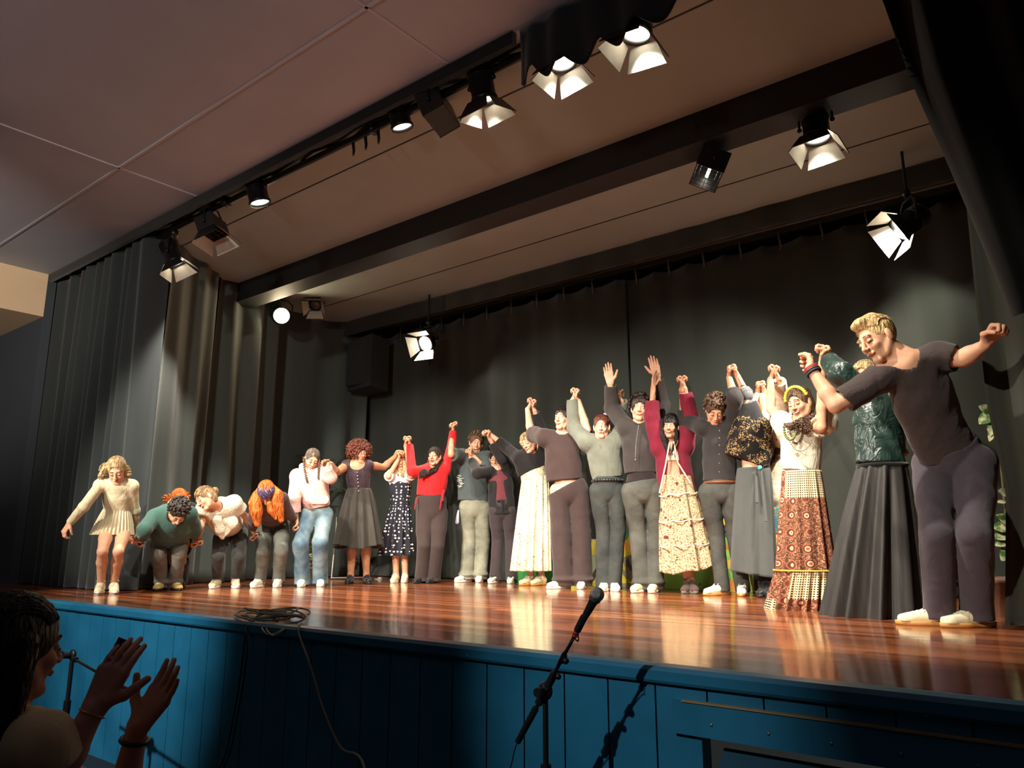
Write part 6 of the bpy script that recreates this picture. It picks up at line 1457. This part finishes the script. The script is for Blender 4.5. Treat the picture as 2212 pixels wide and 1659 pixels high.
shoes(F21, r, fabric('shoe_ivory', (232, 224, 186), .65, .05, .15), SOLE_G, laces=LACE, L=.3, wd=.047)
# ================================================================== plants, chair, painted boards
def blade(A, base, tip, up, wd, mi=0, fold=.25, seg=5):
    """one leaf with a central fold"""
    base = np.asarray(base); tip = np.asarray(tip); d = tip - base; s = nrm(np.cross(d, up)); L = np.linalg.norm(d); n = nrm(np.cross(s, d)); V = []; F_ = []
    for i in range(seg + 1):
        t = i / seg; w = wd * math.sin(math.pi * min(t * .92 + .06, 1)) ** .8; c = base + d * t - n * (L * .18 * t * t); h = fold * w
        V += [c - s * w + n * h, c, c + s * w + n * h]
    for i in range(seg): a = 3 * i; F_ += [[a, a + 1, a + 4, a + 3], [a + 1, a + 2, a + 5, a + 4]]
    A.add(V, np.array(F_), mi)
def leafmat(name, a, b_, c=None):
    m, nt, b = newmat(name); n = N(nt, 'ShaderNodeTexNoise', Scale=22.0, Detail=2.0); nt.links.new(coords(nt), n.inputs['Vector'])
    nt.links.new(ramp(nt, n.outputs[0], [(.4, lin(a)), (.58, lin(b_))]), b.inputs['Base Color']); b.inputs['Roughness'].default_value = .4; MATS[name] = m; return m
M_PALM = leafmat('palm_leaf', (44, 74, 36), (92, 120, 62)); M_VAR = leafmat('variegated_leaf', (70, 116, 52), (218, 214, 168)); M_STEM = plain('stem_brown', (90, 80, 50), .7); M_POT = plain('pot_brown', (96, 62, 44), .7)
def pot(t, c, r=.15, h=.26):
    A = Acc(); m = 28; pr = [(r * .7, 0), (r * .95, h * .85), (r * 1.05, h * .86), (r * 1.05, h), (r * .9, h), (r * .88, h * .9), (0.001, h * .88)]
    V = [c + np.array([q * math.cos(2 * math.pi * k / m), q * math.sin(2 * math.pi * k / m), z]) for q, z in pr for k in range(m)]
    A.add(V, np.array([[i * m + k, i * m + (k + 1) % m, (i + 1) * m + (k + 1) % m, (i + 1) * m + k] for i in range(len(pr) - 1) for k in range(m)])); A.build('pot', M_POT, t)
pb = on_z(672, 1247, STAGE); t = thing('potted_palm', pb, 'tall feathery green palm in a pot behind the person in the pink hoodie', 'plant'); pot(t, pb)
rs = np.random.RandomState(5)
for i in range(17):
    a = i / 17 * 2 * math.pi + rs.uniform(-.2, .2); H0 = rs.uniform(.9, 1.55); rd = rs.uniform(.22, .5); dv = np.array([math.cos(a), math.sin(a), 0]); A = Acc(); pts = []
    for q in np.linspace(0, 1, 12): pts.append(pb + UP * (.2 + H0 * math.sin(q * 1.75) * .95) + dv * rd * (q ** 1.6) * 1.0)
    A.tube(pts, [.008] * 11 + [.002], 5, 1)
    for k in range(3, 12):
        for sg in (-1, 1):
            for hf in (0, .5):
                c = pts[k] if hf == 0 or k == 11 else (pts[k] + pts[k + 1]) / 2; td = nrm(pts[k] - pts[k - 1]); s = nrm(np.cross(td, UP)) * sg
                blade(A, c, c + (s * .75 + td * .65 - UP * .25) * rs.uniform(.16, .24), UP, .009, 0, seg=3)
    A.build('frond', [M_PALM, M_STEM], t)
vb = on_z(668, 1251, STAGE) + np.array([.22, -.12, 0]); t = thing('potted_plant', vb, 'small yellow-green leafy plant seen between the legs of the blue jeans', 'plant'); pot(t, vb, .11, .16); A = Acc()
for i in range(70):
    z = rs.uniform(.16, .62); a = rs.uniform(0, 6.28); c = vb + np.array([.05 * math.cos(a), .05 * math.sin(a), z]); blade(A, c, c + np.array([math.cos(a), math.sin(a), rs.uniform(-.3, .5)]) * rs.uniform(.06, .11), UP, .022)
A.build('foliage', leafmat('lime_leaf', (96, 110, 44), (196, 186, 110)), t)
A = Acc(); A.tube([vb + UP * .1, vb + UP * .6], .008, 6); A.build('stem', M_STEM, t)
# variegated plant at the right
yv = 5.75; rb_ = on_y(2188, 1300, yv); rb_[2] = STAGE; t = thing('variegated_plant', rb_, 'tall plant with cream-edged green leaves peeping out beside the right leg curtain', 'plant'); pot(t, rb_, .14, .24)
A = Acc(); top = on_y(2135, 890, yv); mid = on_y(2172, 1100, yv); A.tube([rb_ + UP * .2, mid, on_y(2160, 980, yv), top], [.012, .01, .008, .005], 6); A.build('stem', M_STEM, t)
for (x0, y0, x1, y1, w) in ((2146, 893, 2118, 876, .034), (2144, 893, 2116, 912, .04), (2146, 900, 2140, 938, .03), (2150, 915, 2138, 950, .026), (2176, 1066, 2160, 1060, .03), (2184, 1140, 2146, 1136, .036), (2186, 1150, 2148, 1160, .036), (2186, 1160, 2152, 1176, .036), (2192, 1180, 2164, 1208, .045), (2184, 1128, 2156, 1112, .03), (2176, 1085, 2152, 1082, .012), (2150, 880, 2160, 850, .03), (2180, 1100, 2200, 1070, .04), (2160, 960, 2185, 935, .04), (2196, 1180, 2215, 1150, .04)):
    A = Acc(); a0 = on_y(x0, y0, yv); b0 = on_y(x1, y1, yv - .06); blade(A, a0, b0, np.array([0.2, -1, .3]), w, 0, .15, 6); A.build('leaf', M_VAR, t)

# folding chair behind the dark pinafore dress
cb = on_z(760, 1250, STAGE) + np.array([-.0, -.05, 0]); t = thing('folding_chair', cb, 'dark folding chair with pale tubular legs behind the charcoal skirt', 'chair')
R_ = nrm(np.array([-cb[1], cb[0], 0])) * -1; U_ = nrm(np.array([-cb[0], -cb[1], 0])); M_TUB = plain('grey_tube', (150, 150, 140), .4, .5); M_SEAT = plain('black_seat', (24, 25, 26), .6)
for s in (-1, 1):
    A = Acc(); A.tube([cb + R_ * .22 * s + U_ * .2 + UP * .012, cb + R_ * .2 * s - U_ * .02 + UP * .46, cb + R_ * .19 * s - U_ * .16 + UP * .8], .012, 8); A.build('leg', M_TUB, t)
    A = Acc(); A.tube([cb + R_ * .21 * s - U_ * .22 + UP * .012, cb + R_ * .2 * s + U_ * .17 + UP * .44], .012, 8); A.build('leg', M_TUB, t)
A = Acc(); A.tube([cb + R_ * .22 * -1 + U_ * .2 + UP * .02, cb + R_ * .22 + U_ * .2 + UP * .02], .011, 8); A.build('crossbar', M_TUB, t)
A = Acc(); RM = np.stack([R_, U_, UP], 1); A.box(cb + UP * .45, (.4, .38, .03), 0, RM); A.build('seat', M_SEAT, t)
A = Acc(); A.box(cb - U_ * .13 + UP * .72, (.38, .025, .16), 0, RM); A.build('backrest', M_SEAT, t)

# painted boards standing against the back curtain
def boardmat(name, stops, sc=7.0, seed=0.0):
    m, nt, b = newmat(name); co = coords(nt); mp = nt.nodes.new('ShaderNodeMapping'); mp.inputs['Location'].default_value = (seed, 0, seed); nt.links.new(co, mp.inputs[0])
    v = N(nt, 'ShaderNodeTexVoronoi', Scale=sc, Randomness=1.0); nt.links.new(mp.outputs[0], v.inputs['Vector'])
    n = N(nt, 'ShaderNodeTexNoise', Scale=sc * .6, Detail=3.0, Distortion=1.4); nt.links.new(mp.outputs[0], n.inputs['Vector'])
    sx = nt.nodes.new('ShaderNodeSeparateXYZ'); nt.links.new(co, sx.inputs[0]); ma = nt.nodes.new('ShaderNodeMath'); ma.operation = 'MULTIPLY_ADD'; nt.links.new(sx.outputs[2], ma.inputs[0]); ma.inputs[1].default_value = .9
    s2 = nt.nodes.new('ShaderNodeSeparateColor'); nt.links.new(v.outputs['Color'], s2.inputs[0]); m3 = nt.nodes.new('ShaderNodeMath'); m3.operation = 'MULTIPLY'; nt.links.new(s2.outputs[0], m3.inputs[0]); m3.inputs[1].default_value = .45; nt.links.new(m3.outputs[0], ma.inputs[2])
    c = ramp(nt, ma.outputs[0], [(p, lin(q)) for p, q in stops], 'CONSTANT'); nt.links.new(mixc(nt, thr(nt, n.outputs[0], .64, 'GREATER_THAN'), c, lin((60, 60, 50))), b.inputs['Base Color']); b.inputs['Roughness'].default_value = .7; MATS[name] = m; return m
for k, (x0, x1, yt, lab, st, sd) in enumerate(((1095, 1212, 1215, 'low plain green painted board behind the hem of the cream dress', [(0, (52, 128, 62)), (.5, (40, 104, 56))], 1.0),
    (1222, 1350, 1165, 'painted board in yellow, grey and green behind the wide dark jeans', [(0, (190, 186, 66)), (.2, (150, 170, 140)), (.34, (206, 196, 70)), (.5, (170, 168, 150)), (.62, (176, 60, 44)), (.75, (160, 158, 140))], 2.3),
    (1340, 1425, 1150, 'painted board in yellow, green and orange behind the washed black jeans', [(0, (96, 140, 60)), (.2, (120, 120, 100)), (.34, (196, 180, 50)), (.6, (212, 150, 50)), (.72, (60, 140, 80))], 4.1),
    (1428, 1628, 1118, 'tall painted board in lime green, yellow and red behind the black shirt and slate skirt', [(0, (130, 180, 66)), (.24, (150, 190, 80)), (.36, (190, 120, 40)), (.45, (120, 176, 70)), (.62, (214, 176, 50)), (.74, (190, 56, 40)), (.86, (212, 180, 60))], 6.7))):
    yb = 7.28 - .02 * k; a0 = on_y(x0, 1262, yb); a1 = on_y(x1, 1262, yb); zt = on_y((x0 + x1) / 2, yt, yb)[2]
    t = thing('painted_board', ((a0[0] + a1[0]) / 2, yb, STAGE), lab, 'painted board'); A = Acc(); A.box(((a0[0] + a1[0]) / 2, yb, (STAGE + zt) / 2 + .002), (a1[0] - a0[0], .015, zt - STAGE), 0); A.build('panel', boardmat('board_paint_%d' % k, st, 7.0, sd), t, smooth=False)
    A = Acc()
    for s in (-1, 1): xx = (a0[0] + a1[0]) / 2 + s * (a1[0] - a0[0]) * .38; A.box((xx, yb + .06, STAGE + (zt - STAGE) * .4), (.03, .1, (zt - STAGE) * .8))
    A.build('strut', plain('raw_timber', (170, 140, 100), .8), t, smooth=False)
p = on_z(818, 1252, STAGE); A = Acc(); A.box(p + UP * .006, (.12, .05, .01)); A.box(p + UP * .02 + np.array([.03, 0, 0]), (.05, .04, .02)); tag(A.build('crumpled_paper', plain('paper_white', (226, 222, 210), .8), None, base=p), 'scrap of white paper on the stage floor by the back curtain', 'paper scrap')
p = on_y(990, 1118, 6.95); A = Acc(); Qf = Field(.02); Qf.cone(p + UP * .08, p - UP * .05 + np.array([-.02, 0, 0]), .014, .03, np.array([0, 1, 0]), .4, k=.01); V_, F_ = Qf.mesh(.006, disp=folds(2, .005, 60, 30)); A.add(V_, F_, 0); o = A.build('folded_cloth', fabric('white_cloth', (210, 208, 214), .8), None, base=p); o.parent = None
tag(o, 'white folded cloth hanging at the hip of the person in the slate t-shirt', 'cloth')

# ================================================================== microphone stands and cables in front of the stage
M_MS = plain('stand_black', (22, 22, 23), .45, .2); M_MIC = plain('mic_body', (38, 38, 38), .4, .3); M_GRL = plain('mic_grille', (120, 120, 112), .35, .8); M_REDT = plain('red_ring', (200, 40, 36), .5)
def micstand(y, pole, ctop, b0, b1, lab, mic=None, fat=1.0, dy=0.0):
    C0 = on_y(*ctop, y); base = C0.copy(); base[2] = 0; t = thing('microphone_stand', base, lab, 'microphone stand')
    A = Acc(); A.tube([base + UP * .12, C0 - UP * .28], .0125 * fat, 10); A.tube([C0 - UP * .28, C0 - UP * .03], .010 * fat, 10); A.build('pole', M_MS, t)
    A = Acc(); A.tube([C0 - UP * .34, C0 - UP * .24], .019, 12); A.build('height_clutch', M_MS, t)
    for k in range(3):
        a = k * 2.094 + .5; d = np.array([math.cos(a), math.sin(a), 0]); A = Acc(); A.tube([base + UP * .2, base + d * .3 + UP * .012], .009, 8); A.build('leg', M_MS, t)
    B0, B1 = on_y(*b0, y - dy), on_y(*b1, y + dy); d = nrm(B1 - B0)
    A = Acc(); A.tube([B0, B1], .0062 * fat, 8); A.build('boom', M_MS, t)
    A = Acc(); A.tube([B0 - d * .01, B0 + d * .14], [.011, .0125], 10); A.build('counterweight_grip', M_MS, t)
    A = Acc(); c = C0 + d * (np.dot(B0 + (B1 - B0) * .0 - C0, d) * 0); cc = B0 + d * float((C0 - B0) @ d); A.tube([cc - d * .055, cc + d * .075], .0145, 12); A.sphere(C0, (.03, .016, .032), 0, 14, 9); A.tube([C0 + np.array([0, -.02, 0]), C0 + np.array([.0, -.05, 0])], .016, 8); A.build('boom_clutch', M_MS, t)
    A = Acc(); A.sphere(cc + d * .07 + np.array([.018, 0, -.006]), .011, 0, 10, 7); A.build('knob', M_MS, t)
    return t, B0, B1, d
t, B0, B1, d = micstand(2.3, None, (1178, 1492), (1121, 1598), (1242, 1372), 'black boom microphone stand in front of the stage, carrying a microphone, right of centre', dy=.0)
A = Acc(); cc = B0 + d * np.linalg.norm(B1 - B0) * .78; A.tube([cc - d * .014, cc + d * .02], .011, 10); A.sphere(cc + np.array([.014, 0, -.006]), .012, 0, 10, 7); A.build('boom_joint', M_MS, t)
H1 = on_y(1262, 1332, 2.3); m0 = on_y(1247, 1362, 2.3); A = Acc(); A.tube([B1 - d * .01, m0], .008, 8); A.tube([m0, H1], .013, 12); A.build('mic_clip', M_MS, t)
for q in (.15, .75): A = Acc(); c = B1 + (m0 - B1) * q - d * .006; A.tube([c, c + d * .006], .0105, 10); A.build('red_ring', M_REDT, t)
mt = on_y(1290, 1284, 2.3); dm = nrm(mt - m0); mc = thing('microphone', m0, 'black handheld microphone with a silver mesh head on the boom stand', 'microphone')
A = Acc(); A.tube([m0 + dm * .0, m0 + dm * .05, mt - dm * .035, mt - dm * .02], [.0095, .0115, .0155, .019], 16); A.build('body', M_MIC, mc)
mm, nt, b = newmat('mesh_grille'); b.inputs['Metallic'].default_value = .8; b.inputs['Roughness'].default_value = .35; v = N(nt, 'ShaderNodeTexVoronoi', Scale=520.0, Randomness=0.0); nt.links.new(coords(nt), v.inputs['Vector']); nt.links.new(ramp(nt, v.outputs['Distance'], [(.2, lin((60, 60, 56))), (.5, lin((170, 168, 156)))]), b.inputs['Base Color']); bump(nt, b, v.outputs['Distance'], .8, .002)
A = Acc(); A.sphere(mt, (.025, .025, .025), 0, 20, 14); A.build('mesh_head', mm, mc)
A = Acc(); A.tube([mt - dm * .022, mt - dm * .014], .0215, 16); A.build('collar_ring', M_GRL, mc)
A = Acc(); pe = [m0 + dm * .003, m0 - dm * .03 + np.array([.02, 0, -.01]), B1 - d * .02 + np.array([.01, -.012, 0]), cc + np.array([-.008, -.012, -.01]), B0 + d * .2 + np.array([.01, -.016, -.012]), B0 - d * .01, B0 + np.array([-.04, 0, -.10]), B0 + np.array([-.12, 0, -.26]), B0 + np.array([-.16, .0, -.6]), np.array([B0[0] - .25, 2.3, .01])]
def smooth(p, n=6):
    p = [np.asarray(x, float) for x in p]; o = []
    for i in range(len(p) - 1):
        a, b_, c, d_ = p[max(i - 1, 0)], p[i], p[i + 1], p[min(i + 2, len(p) - 1)]
        for k in range(n): t_ = k / n; o.append(.5 * ((2 * b_) + (-a + c) * t_ + (2 * a - 5 * b_ + 4 * c - d_) * t_ ** 2 + (-a + 3 * b_ - 3 * c + d_) * t_ ** 3))
    return o + [p[-1]]
A.tube(smooth(pe), .0022, 6); tag(A.build('microphone_cable', M_MS, None, base=pe[-1]), 'thin black cable trailing down from the microphone boom', 'cable')
micstand(2.0, None, (157, 1415), (292, 1500), (100, 1388), 'dark boom microphone stand at the left, half hidden by the clapping person', fat=1.2)

M_CAB = plain('cable_grey', (134, 132, 116), .55); rs = np.random.RandomState(8); c0 = np.array([-4.12, 2.80, STAGE])
cb_ = thing('cable_coil', c0, 'loose grey-black cable coil with a red tag lying over the stage edge', 'cable')
A = Acc()
for k in range(7):
    a0 = rs.uniform(0, 6); rx, ry = rs.uniform(.16, .3), rs.uniform(.07, .14); cx_, cy_ = rs.uniform(-.12, .16), rs.uniform(-.03, .05); tw_ = .12 + rs.uniform(-.1, .1)
    A.tube(smooth([c0 + np.array([cx_ + rx * math.cos(a) * math.cos(tw_) - ry * math.sin(a) * math.sin(tw_), cy_ + ry * math.sin(a) + rx * math.cos(a) * math.sin(tw_) * .3, .012 + .008 * k + .012 * math.sin(a * 2 + k)]) for a in np.linspace(a0, a0 + 5.9, 14)], 3), .0055, 6)
A.tube(smooth([on_y(572, 1340, 2.74), on_y(580, 1326, 2.8), on_y(596, 1320, 2.84), on_y(618, 1321, 2.86), on_y(625, 1338, 2.84)]), .0055, 6)
A.tube(smooth([on_y(566, 1346, 2.70), on_y(567, 1360, 2.61), on_y(580, 1371, 2.60), on_y(600, 1366, 2.61), on_y(618, 1352, 2.66)]), .0055, 6)
A.tube(smooth([on_y(577, 1348, 2.70), on_y(577, 1362, 2.61), on_y(590, 1373, 2.59), on_y(608, 1364, 2.61), on_y(622, 1350, 2.68)]), .0055, 6)
A.build('coil', M_CAB, cb_)
A = Acc(); p0, p1 = on_y(592, 1321, 2.84), on_y(599, 1340, 2.78); A.tube([p0, p1], [.012, .009], 8); A.build('connector', M_MS, cb_)
A = Acc(); A.tube([on_y(592, 1327, 2.81), on_y(592, 1336, 2.80)], .012, 6); A.build('red_tag', M_REDT, cb_)
A = Acc(); A.tube(smooth([on_y(650, 1346, 2.74), on_y(643, 1354, 2.62), on_y(646, 1372, 2.61), on_y(662, 1415, 2.60), on_y(676, 1455, 2.59), on_y(700, 1535, 2.57), on_y(737, 1615, 2.54), on_y(790, 1668, 2.4), np.array([-2.2, 2.0, .05]), np.array([-2.0, 1.9, .012])]), .006, 6)
tag(A.build('hanging_cable', M_CAB, None, base=(-2.0, 1.9, 0.0)), 'pale cable hanging from the coil down the blue stage front towards the floor', 'cable')
A = Acc()
for dx, q in ((0, 0), (8, 1)):
    A.tube(smooth([on_y(590, 1322, 2.84), on_y(560, 1330, 2.80), on_y(538, 1346, 2.70), on_y(532, 1362, 2.61), on_y(527 + dx, 1400, 2.60), on_y(521 + dx, 1450, 2.60), on_y(508 + dx, 1530, 2.60), on_y(490 + dx, 1620, 2.55), on_y(470 + dx, 1668, 2.5)]), .005, 6)
tag(A.build('hanging_cable', M_MS, None, base=on_y(480, 1668, 2.5)), 'two thin black cables hanging down the brightest blue boards, left of the coil', 'cable')

# ================================================================== the clapping member of the audience
STAGE_KEEP = STAGE; STAGE = 0.0
FA = Fig('P', (5, 1590), 1.0, dist=2.36); FA.B[2] = 0.0
Y_ = math.radians(118); fw = math.cos(Y_) * FA.u + math.sin(Y_) * FA.r; lf = math.cos(Y_) * FA.r - math.sin(Y_) * FA.u
j = FA.J; Mm = FA.P(2, 1588, 0); j['M'] = Mm; j['sl'] = Mm - lf * .17; j['sr'] = Mm + lf * .17
j['head'] = FA.P(36, 1402, .02); j['hip'] = Mm - UP * .47 - fw * .03
j['H'] = frame(FA, 118, 4, 2)
j['wl'] = FA.P(203, 1532, .13); j['el'] = FA.P(128, 1668, .14) ; j['hl'] = FA.P(243, 1455, .13)
j['wr'] = FA.P(296, 1572, .02); j['er'] = FA.P(262, 1740, -.02); j['hr'] = FA.P(345, 1500, .03)
for s, sg in (('l', -1), ('r', 1)):
    j['t' + s] = j['hip'] + lf * .085 * sg; j['k' + s] = j['t' + s] + fw * .42 + UP * .02; j['a' + s] = j['k' + s] * np.array([1, 1, 0]) + UP * .085 + fw * .02; j['f' + s] = j['a' + s] * np.array([1, 1, 0]) + fw * .055; j['tv' + s] = fw
j['n'] = fw; j['ax'] = lf; j['sp'] = nrm(j['hip'] - Mm)
root = thing('person', (FA.B[0], FA.B[1], 0), 'seated audience member with long dark hair and cream t-shirt clapping, bottom left', 'person')
FA.opt = dict(build=.95, skin='dim', eyes='down', mouth='smile', hair_c='black', curll=.22, curlr=.16, pnl=(.6, -.75, 0), pnr=(-.75, .6, .1), thl=(1, .2, -.3), thr=(-1, 0, .5), vf=.0038, hands=1.0)
make_body(FA, root, FA.opt)
make_top(FA, root, 't_shirt', fabric('cream_tee', (206, 188, 150), .85, .05, .2, fold=.4), (.5, .5), (.165, .15, .16), loose=.016, neck=.066, seed=71, amp=.004)
M_NAVYJ = pattern('light_blue_denim', (92, 104, 130), 'denim', c2=(120, 132, 158))
Q_ = Field(.03); Q_.cone(j['hip'] + UP * .1, j['hip'], .14, .15, fw, .75)
for s in 'lr': Q_.chain([j['t' + s], j['k' + s], j['a' + s]], [.095, .07, .055])
V_, F_ = Q_.mesh(.0085, disp=folds(4, .005, 26, 20)); A = Acc(); A.add(V_, F_, 0); A.build('jeans', M_NAVYJ, root)
hh = j['head']; Hb = j['H']; hq = lambda a, c, e: hh + Hb[0] * a + Hb[1] * c + Hb[2] * e
make_hair(FA, root, 'cap', 'black', dict(vol=.012, line=.07, fly=260, sr=.55), [([hq(0, .02, -.09), hq(0, -.12, -.11), hq(0, -.26, -.12), hq(0, -.42, -.13)], [.085, .095, .09, .05]), ([hq(-.07, .02, -.02), hq(-.08, -.10, -.04), hq(-.075, -.24, -.06), hq(-.06, -.36, -.08)], [.035, .04, .045, .02]), ([hq(.07, .02, -.02), hq(.08, -.10, -.04), hq(.075, -.24, -.06)], [.035, .04, .02])], seed=72)
band_at(FA, root, 'bracelet', plain('bracelet_gold', (190, 160, 90), .3, .8), 'l', .93, .031, .0022, 1); band_at(FA, root, 'wristband', RUB, 'r', .84, .033, .006, 1)
shoes(FA, root, WHITE_SH, SOLE_W)
ph = thing('mobile_phone', j['hl'], 'dark mobile phone held flat behind the raised clapping hand, bottom left', 'phone')
dh = nrm(j['hl'] - j['wl']); pnv = nrm(FA.r * .6 - FA.u * .75); pnv = nrm(pnv - dh * (pnv @ dh)); sv = np.cross(dh, pnv); RM = np.stack([sv, dh, pnv], 1)
A = Acc(); A.box(j['hl'] + dh * .012 + sv * .012 + pnv * .03, (.068, .135, .008), 0, RM); A.build('case', plain('phone_black', (30, 34, 38), .25), ph, smooth=False); A = Acc(); A.box(j['hl'] + dh * .012 + sv * .012 + pnv * .0345, (.062, .128, .001), 0, RM); A.build('screen', plain('phone_glass', (50, 70, 84), .1), ph, smooth=False)
st = j['hip'] - UP * .15; t = thing('audience_chair', (st[0], st[1], 0), 'dark chair under the clapping audience member', 'chair')
RM = np.stack([lf, fw, UP], 1); A = Acc(); A.box(st + fw * .1 - UP * .02, (.44, .46, .04), 0, RM); A.build('seat', M_SEAT, t); A = Acc(); A.box(st - fw * .2 + UP * .28, (.42, .03, .28), 0, RM); A.build('backrest', M_SEAT, t)
for a_, b_ in ((-.19, -.1), (.19, -.1), (-.19, .3), (.19, .3)): A = Acc(); q = st + lf * a_ + fw * b_; A.tube([q - UP * .03, q * np.array([1, 1, 0])], .012, 8); A.build('leg', M_TUB, t)
STAGE = STAGE_KEEP
